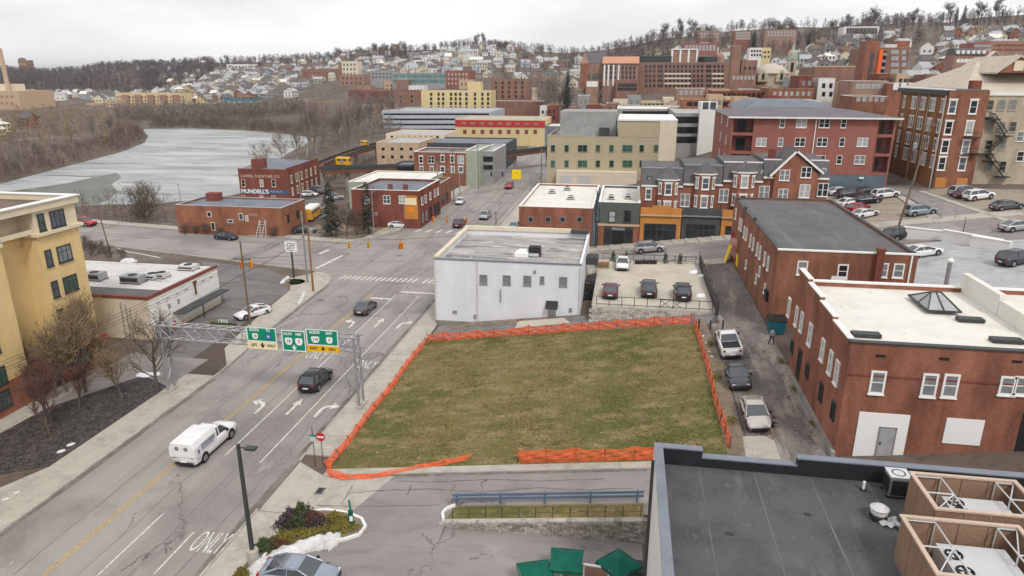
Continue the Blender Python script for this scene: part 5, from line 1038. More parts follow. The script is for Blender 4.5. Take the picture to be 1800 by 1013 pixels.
# ------------------------------------------------------------------ town in the middle distance and campus
b = fb('cream_slab_block', 'cream six storey slab block with rooftop tower in mid town', 740, 862, 160, 380, 16, 'cream_far', 'roof_grey', (166, 174, 182, 190, 198), 10, 1.3, 1.7, 'glass_dark', ucols=[758, 771, 779, 793, 801, 809, 820, 835, 848, 858], coping='stucco_cream')
x0, zz = onT(822, 144, 384); x1 = onT(845, 144, 384)[0]; part('roof_tower', MB().box(x0, x1, 384, 390, 30 - 12, zz), 'cream_far', b)
b = fb('purple_brick_block', 'dark red brick block with long window bands left of the cream slab', 612, 735, 160, 480, 26, 'brick_dark', 'roof_bluegrey', (167, 174, 181), 6, 9, 1.0, 'wall_charcoal', margin=.01)
b = fb('orange_brick_end', 'orange brick end block beside the dark red block', 692, 736, 161, 478, 20, 'brick_far', 'roof_grey', (170, 178), 2, 1.5, 1.8)
b = fb('glass_hall', 'teal glass fronted hall above the cream slab block', 690, 783, 128, 600, 25, 'wall_grey', 'roof_bluegrey', (134, 143), 8, 5.4, 3.2, 'glass_teal', margin=.0)
b = fb('victorian_brick_hall', 'red brick hall with white windows right of the glass hall', 783, 826, 124, 600, 22, 'brick_red', 'roof_slate', (131, 139, 147), 6, 1.5, 2.0, 'blind')
b = fb('orange_tower_block', 'orange brick tower block right of the cream slab block', 862, 928, 139, 430, 18, 'brick_far', 'roof_slate', (146, 154, 162, 170), 5, 1.2, 1.6, 'glass_dark', side=None)
b = fb('orange_low_block', 'low orange brick block below the orange tower', 862, 962, 178, 400, 20, 'brick_far', 'roof_grey')
b = fb('brick_villa_row', 'brick and cream villa row below the wooded slope', 932, 985, 128, 640, 14, 'brick_salmon', 'roof_slate', (134, 141), 6, 1.6, 2., 'blind')
b = fb('far_brick_block', 'square red brick block with pale entrance on the left hillside', 529, 598, 121, 800, 26, 'brick_far', 'roof_brown', (128, 134), 8, 2.0, 2.0, 'brick_dark', coping='wall_tan')
x0, z0 = onT(550, 136, 799); x1 = onT(572, 136, 799)[0]; part('entrance_bay', MB().box(x0, x1, 797, 799.9, z0 - 14, z0), 'cream_far', b)
b = fb('tower_flats', 'group of pale slab flats left of mid town', 600, 628, 108, 760, 14, 'wall_cream', 'roof_grey', (114, 122, 130), 4, 1.8, 2.4, 'glass_blue')
b = fb('brick_flats', 'red brick flats below the pale slab flats', 596, 640, 131, 700, 16, 'brick_salmon', 'roof_grey', (138, 146), 5, 1.6, 2.)
b = fb('grey_flats', 'low grey flat block left of the glass hall', 650, 692, 124, 640, 16, 'wall_grey', 'roof_grey', (130, 136), 6, 2., 1.6, 'glass_blue')
b = fb('long_riverside_flats', 'long pink and cream riverside apartment block across the river', 202, 326, 164, 640, 18, 'cream_far', 'roof_brown', (171, 177, 183), 22, 1.6, 1.7, 'brick_dark', margin=.01, coping='stucco_cream')
for i in range(5):
    x0, za = onT(214 + i*22, 167, 639); x1 = onT(225 + i*22, 167, 639)[0]; part('brick_bay', MB().box(x0, x1, 638.6, 639.96, za - 14, za), 'brick_salmon', b)
b = fb('teal_warehouse', 'bright teal warehouse across the river', 395, 448, 174, 640, 20, 'wall_teal', 'roof_brown', (180,), 5, 4, 2.4, 'blind', coping=None)
b = fb('white_warehouse', 'white warehouse between riverside flats and teal warehouse', 330, 352, 181, 640, 14, 'wall_white', 'roof_grey')
b = fb('grey_warehouse', 'grey low warehouse left of the teal warehouse', 352, 394, 182, 640, 14, 'wall_grey', 'roof_grey', (186,), 6, 2, 1.6, 'opening')
b = fb('pale_hill_flats', 'long pale flats block high on the left hill', 398, 450, 113, 1050, 14, 'wall_white', 'roof_brown', (118, 123), 8, 3, 2.4, 'wall_charcoal')
b = fb('pale_hill_flats', 'second pale flats block on the left hill beneath bare slope', 461, 517, 119, 1050, 14, 'wall_white', 'roof_brown', (124, 129), 8, 3, 2.6, 'wall_charcoal')
b = fb('grey_hall', 'pale grey flat roofed hall left of the hillside flats', 268, 306, 123, 1150, 16, 'wall_grey', 'roof_grey', (129,), 5, 4, 3, 'opening')
b = fb('salmon_shed', 'long salmon roofed shed on the far river bank', 522, 612, 180, 560, 14, 'brick_salmon', 'roof_orange')
b = fb('pale_works', 'pale low works buildings on the far left bank', 80, 124, 182, 720, 14, 'wall_white', 'roof_grey', (186,), 6, 2, 1.6, 'opening')
b = fb('pink_works', 'pink brick works beside the pale works', 124, 168, 178, 720, 14, 'brick_salmon', 'roof_brown', (184,), 7, 2, 1.8, 'opening')
b = fb('dome_hall', 'round topped brown hall on the left skyline', 31, 47, 106, 1500, 18, 'brick_brown', 'roof_brown', (113,), 3, 4, 4, 'wall_tan')
x0, za = onT(39, 106, 1509); part('dome', MB().lathe([(9, 0), (8, 3), (5, 5.2), (1, 6.2)], c=(x0, 1509, za - .3), n=12), 'roof_brown', b)
# power works and leaning-looking stack at far left
b = fb('power_works', 'tan power works with tall stack at the left edge', -60, 31, 160, 560, 40, 'wall_tan', 'roof_cream', (170, 182), 9, 3, 2, 'brick_salmon')
x0, za = onT(-10, 148, 575); x1 = onT(16, 148, 575)[0]; part('boiler_house', MB().box(x0, x1, 575, 592, 0, za), 'stucco_cream', b)
x, zt = onT(5, 85, 570); part('stack', MB().lathe([(3.0, 0), (2.1, zt - 40), (1.6, zt)], c=(onT(13, 150, 570)[0], 570, 0), n=14), 'wall_tan', b)
# campus on the right
b = fb('campus_block', 'long brown brick campus building with rows of dark windows', 1122, 1314, 110, 470, 30, 'brick_far', 'roof_slate', (117, 125, 134, 142, 151), 24, 1.5, 1.9, 'glass_dark', coping='wall_tan', ucols=[1136, 1143, 1150, 1158, 1163, 1171, 1178, 1185, 1192, 1199, 1206, 1213, 1220, 1227, 1234, 1243, 1248, 1256, 1263, 1270, 1285, 1295, 1303, 1309])
for u0, u1 in ((1168, 1214), (1252, 1272)):
    for v in (130, 138, 147): x0, za = onT(u0, v, 469.9); x1 = onT(u1, v, 469.9)[0]; part('stone_band', MB().box(x0, x1, 469.8, 469.99, za - .5, za + .5), 'wall_cream', b)
x0, za = onT(1182, 88, 476); x1 = onT(1226, 88, 476)[0]; pt = part('roof_pavilion', MB().box(x0, x1, 476, 490, za - 9.5, za), 'brick_salmon', b)
for i in range(4): q = x0 + (x1 - x0)*i/3; part('pilaster', MB().box(q - .6, q + .6, 475.6, 475.99, za - 9.4, za), 'trim_white', pt)
part('cornice', MB().box(x0 - .5, x1 + .5, 475.4, 490.4, za + .002, za + .7), 'trim_white', pt)
x0, za = onT(1124, 99, 474); x1 = onT(1181, 99, 474)[0]; part('glass_storey', MB().box(x0, x1, 474, 490, za - 5, za), 'glass_dark', b)
x0, za = onT(1228, 100, 474); x1 = onT(1262, 100, 474)[0]; part('glass_storey', MB().box(x0, x1, 474, 490, za - 5, za), 'glass_dark', b)
xd, za = onT(1267, 94, 474); part('dome', MB().lathe([(2.8, -7), (2.8, -2.5), (2.4, -1), (1.4, 0), (.1, .5)], c=(xd, 476, za), n=12), 'brick_salmon', b)
b = fb('library_wing', 'salmon library wing with tall white columns beside the campus block', 1060, 1122, 112, 462, 24, 'brick_salmon', 'roof_orange', (120, 128, 136), 8, 1.5, 2.2, 'glass_dark')
for u in (1063, 1070, 1079, 1088): x0, za = onT(u, 114, 461.6); part('column', MB().box(x0 - .5, x0 + .5, 461.4, 461.95, za - 13, za), 'trim_white', b)
x0, za = onT(1060, 112, 462); x1 = onT(1122, 112, 462)[0]; part('tiled_roof', MB().wedge([(461, za + .05), (474, za + 4.5), (487, za + .05)], x0 - .6, x1 + .6), 'roof_orange', b)
b = fb('campus_hall', 'brick gabled hall with pointed corner tower left of the library', 1028, 1060, 112, 470, 20, 'brick_salmon', 'roof_slate', (135,), 3, 2.4, 3.4, 'glass_blue')
x0, za = onT(1026, 112, 468); part('corner_tower', MB().box(x0 - 2, x0 + 3, 467, 472, za - 16, za), 'brick_orange', b); part('tower_roof', MB().add([(x0 - 2.3, 466.7, za), (x0 + 3.3, 466.7, za), (x0 + 3.3, 472.3, za), (x0 - 2.3, 472.3, za), (x0 + .5, 469.5, za + 7)], [(0, 1, 4), (1, 2, 4), (2, 3, 4), (3, 0, 4)]), 'brick_salmon', b)
xg, zg = onT(1044, 112, 471); part('gable_roof', MB().wedge([(469.8, zg), (480, zg + 7), (490, zg)], xg - 6, xg + 7), 'roof_slate', b)
b = fb('campus_porch', 'low brick campus wing with dark windows below the campus block', 1083, 1122, 141, 456, 16, 'brick_far', 'roof_slate', (150, 157), 6, 1.8, 2., coping='frame_dark')
b = fb('arcade_wing', 'low arcaded salmon wing below the pointed tower', 1030, 1052, 142, 452, 12, 'brick_salmon', 'roof_grey', (148,), 5, 1.4, 3.2, 'trim_white')
b = fb('brick_stack_tower', 'plain brown brick tower with pale cap beside campus', 1288, 1304, 81, 380, 7, 'brick_far', 'roof_white', coping='trim_white')
b = fb('brick_stack_annex', 'brown brick annex right of the plain tower', 1304, 1332, 106, 382, 14, 'brick_far', 'roof_grey', (120, 132), 3, 1.1, 1.6, coping='trim_white')
b = fb('low_brick_annex', 'low brick block at foot of plain brown tower', 1284, 1330, 130, 372, 8, 'brick_far', 'roof_white', (137,), 6, 1.2, 1.8, 'blind')
# domed church with spire
x, za = onT(1360, 115, 385); bz = gh(x, 385) - 1
b = thing('domed_church', 'beige stone church with pale domed roof and slender spire', 'church', (x, 385, bz))
part('wall', MB().prism([(x + 9*math.cos(2*PI*i/8 + .39), 392 + 9*math.sin(2*PI*i/8 + .39)) for i in range(8)], bz, za - 4), 'stone_beige', b)
part('dome_roof', MB().lathe([(9.6, -4), (8, -1.6), (4.5, .2), (1, 1)], c=(x, 392, za), n=16), 'roof_cream', b)
for q in (-5, 4): part('gable', MB().wedgey([(x + q - 2.5, za - 8), (x + q + 2.5, za - 8), (x + q + 2.5, za - 5), (x + q, za - 2.2), (x + q - 2.5, za - 5)], 382.5, 388), 'stone_beige', b); part('window', MB().box(x + q - .6, x + q + .6, 382.3, 382.49, za - 7, za - 4), 'opening', b)
xs, zs = onT(1396, 74, 390); z2 = onT(1396, 105, 390)[1]; zm = onT(1396, 92, 390)[1]
part('bell_tower', MB().box(xs - 2, xs + 2, 388, 392, bz, z2), 'stone_beige', b); part('belfry', MB().box(xs - .7, xs + .7, 387.8, 387.99, z2 - 6, z2 - 1.5), 'opening', b)
part('lantern', MB().lathe([(2.6, 0), (2.3, zm - z2), (1.0, zm - z2 + 1), (.5, (zs - z2)*.8), (.05, zs - z2)], c=(xs, 390, z2), n=10), 'wall_palegreen', b)
b = fb('rust_brick_warehouse', 'windowless rust brick warehouse in mid right', 1433, 1504, 118, 292, 26, 'brick_far', 'roof_grey', coping='trim_white')
x0 = onT(1433, 140, 292)[0]; part('roof_ridge', MB().box(x0, onT(1504, 118, 292)[0], 291.9, 292.3, onT(1460, 118, 292)[1], onT(1460, 116, 292)[1]), 'wall_tan', b)
b = fb('brick_tower_flats', 'tall red brick tower flats with bright orange corner strip', 1520, 1600, 84, 330, 20, 'brick_far', 'roof_grey', (92, 103, 114, 126), 3, 1.6, 1.7, 'blind', ucols=[1570, 1576, 1589], coping='wall_tan')
x0, za = onT(1523, 72, 328); x1 = onT(1547, 72, 328)[0]; tw = part('stair_tower', MB().box(x0, x1, 327, 336, gh(x0, 330), za), 'brick_red', b); part('louvre_strip', MB().box((x0 + x1)/2 - .6, (x0 + x1)/2 + .8, 326.9, 326.99, za - 16, za - 5), 'wall_charcoal', tw)
x2 = onT(1551, 72, 328)[0]; part('orange_fin', MB().box(x1 + .02, x2 + .6, 326.4, 330, gh(x0, 330), za - 3.5), 'orange_solid', b)
x3 = onT(1560, 90, 329.5)[0]; part('balcony_recess', MB().box(x2 + .7, x3, 329.7, 329.99, gh(x0, 330), onT(1555, 90, 330)[1]), 'opening', b)
for v in (98, 110, 122, 133): part('balcony', MB().box(x2 + .75, x3 - .2, 328.6, 329.69, onT(1555, v, 330)[1], onT(1555, v, 330)[1] + 1.1), 'wall_grey', b)
x4, za = onT(1578, 72, 334); part('lift_house', MB().box(x4, onT(1600, 72, 334)[0], 334, 342, za - 5, za), 'brick_orange', b)
part('plant', MB().box(onT(1556, 80, 333)[0], x4 - .3, 333, 338, onT(1556, 84, 333)[1] - .5, onT(1556, 78, 333)[1]), 'metal_light', b)
b = fb('long_brick_hall', 'long weathered brick hall at right skyline edge', 1740, 1830, 72, 500, 26, 'brick_salmon', 'roof_brown', (80, 88), 14, 1.8, 1.6, 'brick_brown', coping='wall_tan')
b = fb('long_brick_wing', 'lower grey and brick wing left of the long brick hall', 1712, 1742, 75, 498, 20, 'brick_pink', 'roof_grey', (81, 88), 6, 2, 1.6, 'blind')
b = fb('mansard_row', 'low terrace with dark mansard roof and white dormers at right', 1678, 1732, 97, 360, 10, 'brick_salmon', 'roof_slate', (107,), 7, 1.4, 1.6, 'trim_white')
x0, za = onT(1678, 97, 360); x1 = onT(1732, 97, 360)[0]; part('mansard', MB().wedge([(359.6, za), (361.5, za + 3), (368, za + 3), (370, za)], x0, x1), 'roof_slate', b)
for i in range(6): q = x0 + (x1 - x0)*(i + .5)/6; part('dormer', MB().box(q - .6, q + .6, 359.2, 361, za + .5, za + 2), 'trim_white', b)
fb('low_brick_store', 'low brown brick store roof line below the rust warehouse', 1352, 1432, 156, 262, 18, 'brick_brown', 'roof_slate', (165,), 7, 1.0, 1.4, 'blind', coping='wall_tan')
fb('low_brick_store', 'long low red brick store left of the brown store', 1254, 1352, 160, 270, 18, 'brick_dark', 'roof_slate', (168,), 10, 1.2, 1.5, 'opening', coping='wall_tan')
fb('brick_back_store', 'red brick store behind the ochre block with round topped windows', 1562, 1668, 147, 240, 18, 'brick_red', 'roof_grey', (152,), 7, 1.6, 2., 'trim_white', coping='trim_white')
fb('pink_low_store', 'pale pink low store left of the round windowed brick store', 1500, 1562, 143, 244, 16, 'brick_salmon', 'roof_grey', (152,), 6, 1.4, 1.6, 'blind', coping='trim_white')
fb('small_brick_store', 'small brown brick store behind the purple roof', 1500, 1560, 170, 205, 12, 'brick_brown', 'roof_grey', (175,), 5, 1., 1.2, 'blind', coping='trim_white')
fb('white_box_store', 'small white box building left of the purple roof', 1232, 1262, 180, 212, 8, 'wall_white', 'roof_white', (186,), 2, 1.6, 2., 'glass_blue')
fb('orange_trim_store', 'low building with orange roof edge left of the purple roof', 1200, 1300, 176, 250, 14, 'brick_orange', 'roof_cream', (183,), 7, 2, 1.4, 'opening', coping='wall_tan')
fb('terracotta_hall', 'salmon brick hall below the campus block', 1190, 1240, 156, 300, 14, 'brick_salmon', 'roof_cream', (163,), 5, 1.3, 1.8, 'blind', coping='trim_white')
fb('column_hall', 'white colonnaded hall on the right skyline', 1484, 1546, 47, 700, 18, 'wall_white', 'roof_bluegrey', (52, 57), 11, 2.2, 2.6, 'wall_charcoal', coping='trim_white')
fb('ridge_brick_hall', 'pink brick hall on the skyline right of centre', 1228, 1266, 54, 760, 16, 'brick_salmon', 'roof_grey', (60, 65), 6, 2, 2, 'blind')
fb('ridge_brick_hall', 'red brick hall with white windows below skyline tree', 1291, 1321, 54, 720, 16, 'brick_red', 'roof_grey', (58, 63, 68), 6, 1.8, 2, 'blind')
fb('ridge_brick_hall', 'long salmon hall with red roof on right skyline', 1345, 1402, 52, 720, 16, 'brick_salmon', 'roof_brown', (57, 62), 9, 1.8, 2, 'blind')
fb('campus_long_wing', 'pink brick long wing behind the campus block', 1200, 1262, 76, 640, 16, 'brick_pink', 'roof_cream', (82, 87), 9, 2, 2.2, 'blind')
fb('ridge_sports_hall', 'grey pitched sports hall on the central ridge', 715, 750, 92, 950, 20, 'wall_grey', 'roof_bluegrey', (98,), 6, 2.5, 2, 'blind')
fb('stadium_house', 'cream house group left of the church', 1318, 1340, 84, 500, 10, 'wall_white', 'roof_slate', (90, 97), 4, 1.2, 1.5)
fb('yellow_hall', 'pale yellow hall behind the plain brown tower', 1322, 1356, 84, 520, 16, 'cream_far', 'roof_grey', (92, 100), 5, 1.2, 1.5)
# a jumble of smaller town blocks between the landmarks, each with its own roof and windows
rt = random.Random(23)
PALT = [('brick_far', 'brick'), ('brick_salmon', 'salmon brick'), ('stucco_cream', 'cream'), ('wall_white', 'white'), ('brick_dark', 'dark red'), ('wall_grey', 'grey'), ('wall_tan', 'tan')]
ROFT = ['roof_grey', 'roof_slate', 'roof_white', 'roof_bluegrey', 'roof_cream']
def jumble(lst, where):
    for (u, vt, t, wpx, dep) in lst:
        w_, wn = rt.choice(PALT); rows = [vt + 4 + 1200*2.0/t + k*1200*3.3/t for k in range(rt.choice((1, 2, 2, 3)))]; nc = max(2, int(wpx*t/1200/3.2))
        fb('town_building', f'small {wn} town building {where}', u - wpx/2, u + wpx/2, vt, t, dep, w_, rt.choice(ROFT), rows, nc, 1.1, 1.6, rt.choice(['glass_dark', 'glass_dark', 'blind_grey']), group='small town buildings', coping=rt.choice([None, 'trim_white', 'wall_tan']))
jumble([(945 + i*14 + rt.uniform(-5, 5), rt.uniform(176, 196), rt.uniform(350, 470), rt.uniform(16, 28), rt.uniform(9, 15)) for i in range(6)], 'by the bend of the far road')
jumble([(1215 + i*19 + rt.uniform(-6, 6), rt.uniform(150, 168), rt.uniform(285, 370), rt.uniform(20, 36), rt.uniform(10, 16)) for i in range(11)], 'below the campus')
jumble([(1010 + i*17 + rt.uniform(-6, 6), rt.uniform(168, 188), rt.uniform(290, 400), rt.uniform(14, 26), rt.uniform(8, 13)) for i in range(11)], 'above the beige office')
jumble([(1260 + i*20 + rt.uniform(-6, 6), rt.uniform(166, 178), rt.uniform(222, 258), rt.uniform(18, 34), rt.uniform(8, 12)) for i in range(9)], 'behind the purple roof')
jumble([(1470 + i*16 + rt.uniform(-6, 6), rt.uniform(112, 130), rt.uniform(340, 420), rt.uniform(14, 26), rt.uniform(8, 12)) for i in range(7)], 'below the tower flats')
jumble([(1400 + i*17 + rt.uniform(-6, 6), rt.uniform(128, 150), rt.uniform(262, 330), rt.uniform(16, 30), rt.uniform(9, 14)) for i in range(9)], 'around the rust warehouse')
jumble([(605 + i*16 + rt.uniform(-6, 6), rt.uniform(182, 200), rt.uniform(400, 470), rt.uniform(16, 30), rt.uniform(9, 14)) for i in range(8)], 'left of the cream slab')
jumble([(880 + i*14 + rt.uniform(-6, 6), rt.uniform(150, 176), rt.uniform(450, 560), rt.uniform(14, 26), rt.uniform(9, 14)) for i in range(8)], 'beyond the orange tower')
jumble([(640 + i*22 + rt.uniform(-6, 6), rt.uniform(140, 152), rt.uniform(560, 680), rt.uniform(16, 30), rt.uniform(10, 16)) for i in range(9)], 'near the glass hall')
jumble([(1560 + i*26 + rt.uniform(-6, 6), rt.uniform(128, 142), rt.uniform(245, 320), rt.uniform(18, 34), rt.uniform(9, 14)) for i in range(5)], 'behind the ochre block')
jumble([(60 + i*17 + rt.uniform(-6, 6), rt.uniform(176, 186), rt.uniform(600, 680), rt.uniform(14, 28), rt.uniform(9, 14)) for i in range(9)], 'on the far left bank')
jumble([(440 + i*15 + rt.uniform(-6, 6), rt.uniform(176, 188), rt.uniform(560, 660), rt.uniform(12, 24), rt.uniform(9, 14)) for i in range(8)], 'right of the teal warehouse')
# ------------------------------------------------------------------ hillside houses, each a thing with its roof
HM = {}
def house_mesh(w, d, h, rh, hip):
    k = (w, d, h, rh, hip)
    if k in HM: return HM[k]
    m = MB().box(-w/2, w/2, -d/2, d/2, -6, h)
    if not hip: m.add([(-w/2, -d/2, h), (-w/2, d/2, h), (-w/2, 0, h + rh), (w/2, -d/2, h), (w/2, d/2, h), (w/2, 0, h + rh)], [(1, 0, 2), (3, 4, 5)])
    for x in np.linspace(-w/2 + 1.4, w/2 - 1.4, max(2, int(w/2.6))):
        for z in ((1.7, 4.4) if h > 5 else (1.7,)):
            m.box(x - .55, x + .55, -d/2 - .06, -d/2 + .02, z - .8, z + .8, 1); m.box(x - .55, x + .55, d/2 - .02, d/2 + .06, z - .8, z + .8, 1)
    for y in (-d/5, d/5):
        for z in ((1.7, 4.4) if h > 5 else (1.7,)): m.box(-w/2 - .06, -w/2 + .02, y - .5, y + .5, z - .8, z + .8, 1); m.box(w/2 - .02, w/2 + .06, y - .5, y + .5, z - .8, z + .8, 1)
    r = MB(); e = .45
    if hip: r.add([(-w/2 - e, -d/2 - e, h), (w/2 + e, -d/2 - e, h), (w/2 + e, d/2 + e, h), (-w/2 - e, d/2 + e, h), (-w/2 + d/2, 0, h + rh), (w/2 - d/2, 0, h + rh)], [(0, 1, 5, 4), (1, 2, 5), (2, 3, 4, 5), (3, 0, 4), (3, 2, 1, 0)])
    else:
        t = .25
        for sg in (-1, 1): r.wedge([(sg*(d/2 + e), h - e*rh/(d/2)), (0, h + rh), (0, h + rh + t), (sg*(d/2 + e), h - e*rh/(d/2) + t)], -w/2 - e, w/2 + e)
    r.box(w*.2, w*.2 + .9, -.5, .5, h + rh*.4, h + rh + 1.2)
    HM[k] = (m.mesh('house', ['wall_white', 'glass_dark']), r.mesh('roof', 'roof_slate')); return HM[k]
KINDS_H = [(9, 8, 5.6, 3.2, False), (8, 9, 6, 3, False), (11, 8, 5.5, 2.6, True), (10, 7, 3.6, 2.6, False), (14, 9, 6.2, 2.6, False), (7.5, 8, 6.6, 3.4, False)]
WALLC = [('wall_white', 'white'), ('wall_white', 'white'), ('wall_cream', 'cream'), ('wall_lightblue', 'pale blue'), ('brick_salmon', 'salmon brick'), ('brick_red', 'red brick'), ('wall_grey', 'grey'), ('cream_far', 'yellow')]
ROOFC = [('roof_slate', 'dark'), ('roof_grey', 'grey'), ('roof_brown', 'brown'), ('roof_grey', 'grey'), ('roof_white', 'snow pale')]
rh_ = random.Random(11); placed = []
def houses(n, ulo, uhi, tlo, thi, where, pal=None, size=1., mind=11, group='houses on the hillsides'):
    k = 0; tries = 0
    while k < n and tries < n*40:
        tries += 1; u = rh_.uniform(ulo, uhi); Yd = rh_.uniform(tlo, thi)
        X = (u - 900)/1200*Yd*1.04; s, t = X*CY - Yd*SY, X*SY + Yd*CY
        if any(abs(s - a) < mind and abs(t - c) < mind*1.3 for a, c in placed): continue
        placed.append((s, t)); z = gh(s, t); km = rh_.choice(KINDS_H); a, r = house_mesh(*km)
        wm, wn = rh_.choice(pal or WALLC); rm, rn = rh_.choice(ROOFC)
        o = bpy.data.objects.new('house', a); C.objects.link(o); o.location = (s, t, z); o.rotation_euler.z = rh_.choice((0, PI/2)) + rh_.uniform(-.3, .3); o.scale = (size,)*3
        tag(o, f'small {wn} house with {rn} roof {where}', 'house', group)
        if wm != 'wall_white': recolour(o, wm)
        c = bpy.data.objects.new('roof', r); C.objects.link(c); c.parent = o
        if rm != 'roof_slate': recolour(c, rm)
        k += 1
houses(78, 330, 545, 700, 1040, 'on the slope across the river', None, .95, 10)
houses(22, 20, 230, 760, 860, 'below the wooded left hill', None, .9)
houses(20, 540, 700, 850, 1200, 'left of the central ridge')
houses(14, 290, 620, 1230, 1380, 'near the left skyline')
BL = [('wall_lightblue', 'pale blue'), ('wall_white', 'white'), ('wall_white', 'white'), ('wall_grey', 'grey'), ('wall_cream', 'cream')]
houses(44, 690, 900, 760, 960, 'under the central ridge', BL, 1.05, 10)
houses(14, 900, 1040, 560, 900, 'in the wooded central hollow')
houses(22, 1330, 1520, 480, 660, 'below the right skyline halls')
houses(66, 1590, 1810, 400, 660, 'on the crowded right hillside', None, 1., 10)
houses(8, 1400, 1520, 330, 470, 'behind the domed church')
houses(8, 1500, 1720, 280, 380, 'behind the brick tower flats')
houses(4, 20, 120, 330, 430, 'on the left river flat', None, .8)
# the smaller far houses beyond counting: one mass
dm = MB(); rd_ = random.Random(77); cols = ['wall_white', 'wall_cream', 'wall_lightblue', 'brick_salmon', 'wall_grey', 'roof_slate', 'roof_grey', 'roof_brown', 'glass_dark']
for (n, ulo, uhi, ylo, yhi) in [(170, 320, 560, 700, 1150), (60, 20, 330, 740, 900), (90, 560, 720, 800, 1250), (110, 690, 930, 720, 980), (50, 900, 1060, 520, 880), (130, 1560, 1820, 380, 690), (60, 1330, 1540, 380, 680), (40, 1060, 1340, 560, 700)]:
    for i in range(n):
        u = rd_.uniform(ulo, uhi); Yd = rd_.uniform(ylo, yhi); X = (u - 900)/1200*Yd*1.04; s, t = X*CY - Yd*SY, X*SY + Yd*CY
        if any(abs(s - a) < 8 and abs(t - c) < 9 for a, c in placed): continue
        placed.append((s, t)); z = gh(s, t); w, d, h, rh = rd_.uniform(6, 11), rd_.uniform(6, 9), rd_.uniform(3.4, 6.5), rd_.uniform(1.8, 3.2); q = rd_.choice((0, PI/2)) + rd_.uniform(-.4, .4); ca, sa = math.cos(q), math.sin(q)
        P = lambda x, y, zz: (s + x*ca - y*sa, t + x*sa + y*ca, z + zz)
        a, b = w/2, d/2; wm = rd_.choice((0, 0, 0, 1, 1, 2, 3, 4)); rm = rd_.choice((5, 5, 6, 6, 7)); e = .4
        dm.add([P(-a, -b, -5), P(a, -b, -5), P(a, b, -5), P(-a, b, -5), P(-a, -b, h), P(a, -b, h), P(a, b, h), P(-a, b, h), P(-a, 0, h + rh), P(a, 0, h + rh)], [(0, 1, 5, 4), (1, 2, 6, 9, 5), (2, 3, 7, 6), (3, 0, 4, 8, 7)], wm)
        dm.add([P(-a - e, -b - e, h - .3), P(a + e, -b - e, h - .3), P(a + e, 0, h + rh + .15), P(-a - e, 0, h + rh + .15), P(a + e, b + e, h - .3), P(-a - e, b + e, h - .3)], [(0, 1, 2, 3), (3, 2, 4, 5)], rm)
        for x in (-a*.5, a*.5): dm.add([P(x - .6, -b - .05, 1.2), P(x + .6, -b - .05, 1.2), P(x + .6, -b - .05, 2.8), P(x - .6, -b - .05, 2.8)], [(0, 1, 2, 3)], 8)
        for y in (-b*.4, b*.4): dm.add([P(a + .05, y - .6, 1.2), P(a + .05, y + .6, 1.2), P(a + .05, y + .6, 2.8), P(a + .05, y - .6, 2.8)], [(0, 1, 2, 3)], 8); dm.add([P(-a - .05, y - .6, 1.2), P(-a - .05, y + .6, 1.2), P(-a - .05, y + .6, 2.8), P(-a - .05, y - .6, 2.8)], [(0, 1, 2, 3)], 8)
o = part('distant_houses', dm, cols); tag(o, 'mass of tiny pale houses crowding the far hillsides', 'houses'); o['kind'] = 'stuff'
# ------------------------------------------------------------------ far woods: one mass each, built of trunks and twig sprays
def sprays(pts, hts, rad, per, seed, wid, conifer=False):
    """trunk sliver plus thin twig triangles inside each crown"""
    rg = np.random.default_rng(seed); n = len(pts); P = np.repeat(pts, per, 0); Hh = np.repeat(hts, per); Rr = np.repeat(rad, per)
    if conifer: f = rg.uniform(.05, 1, n*per); rr = Rr*(1 - f)*rg.uniform(.55, 1.05, n*per)
    else: f = rg.uniform(.28, 1.0, n*per); rr = Rr*np.sqrt(rg.uniform(0, 1, n*per))*np.sqrt(np.clip(1 - ((f - .62)/.42)**2, .05, 1))
    a = rg.uniform(0, 2*PI, n*per); c = P + np.stack([rr*np.cos(a), rr*np.sin(a), f*Hh], 1)
    ln = Hh*rg.uniform(.10, .22, n*per)
    if conifer: d = np.stack([np.cos(a)*.9, np.sin(a)*.9, -rg.uniform(.1, .5, n*per)], 1)
    else: d = np.stack([np.cos(a)*.55, np.sin(a)*.55, rg.uniform(.4, 1, n*per)], 1)
    e = np.stack([-np.sin(a), np.cos(a), rg.uniform(-.4, .4, n*per)], 1)*(wid*Hh/16)[:, None]*(rg.uniform(.6, 1.5, n*per))[:, None]
    tri = np.stack([c - e - d*ln[:, None]*.4, c + e - d*ln[:, None]*.4, c + d*ln[:, None]*.7], 1).reshape(-1, 3)
    w = (hts*.018)[:, None]; ang = rg.uniform(0, PI, n); dv = np.stack([np.cos(ang), np.sin(ang), np.zeros(n)], 1)*w
    tr = np.stack([pts - dv - [0, 0, 1.5], pts + dv - [0, 0, 1.5], pts + np.stack([np.zeros(n), np.zeros(n), hts*.85], 1)], 1).reshape(-1, 3)
    dv2 = dv[:, [1, 0, 2]]*np.array([-1, 1, 1]); tr2 = np.stack([pts - dv2 - [0, 0, 1.5], pts + dv2 - [0, 0, 1.5], pts + np.stack([np.zeros(n), np.zeros(n), hts*.85], 1)], 1).reshape(-1, 3)
    v = np.concatenate([tri, tr, tr2]); return v
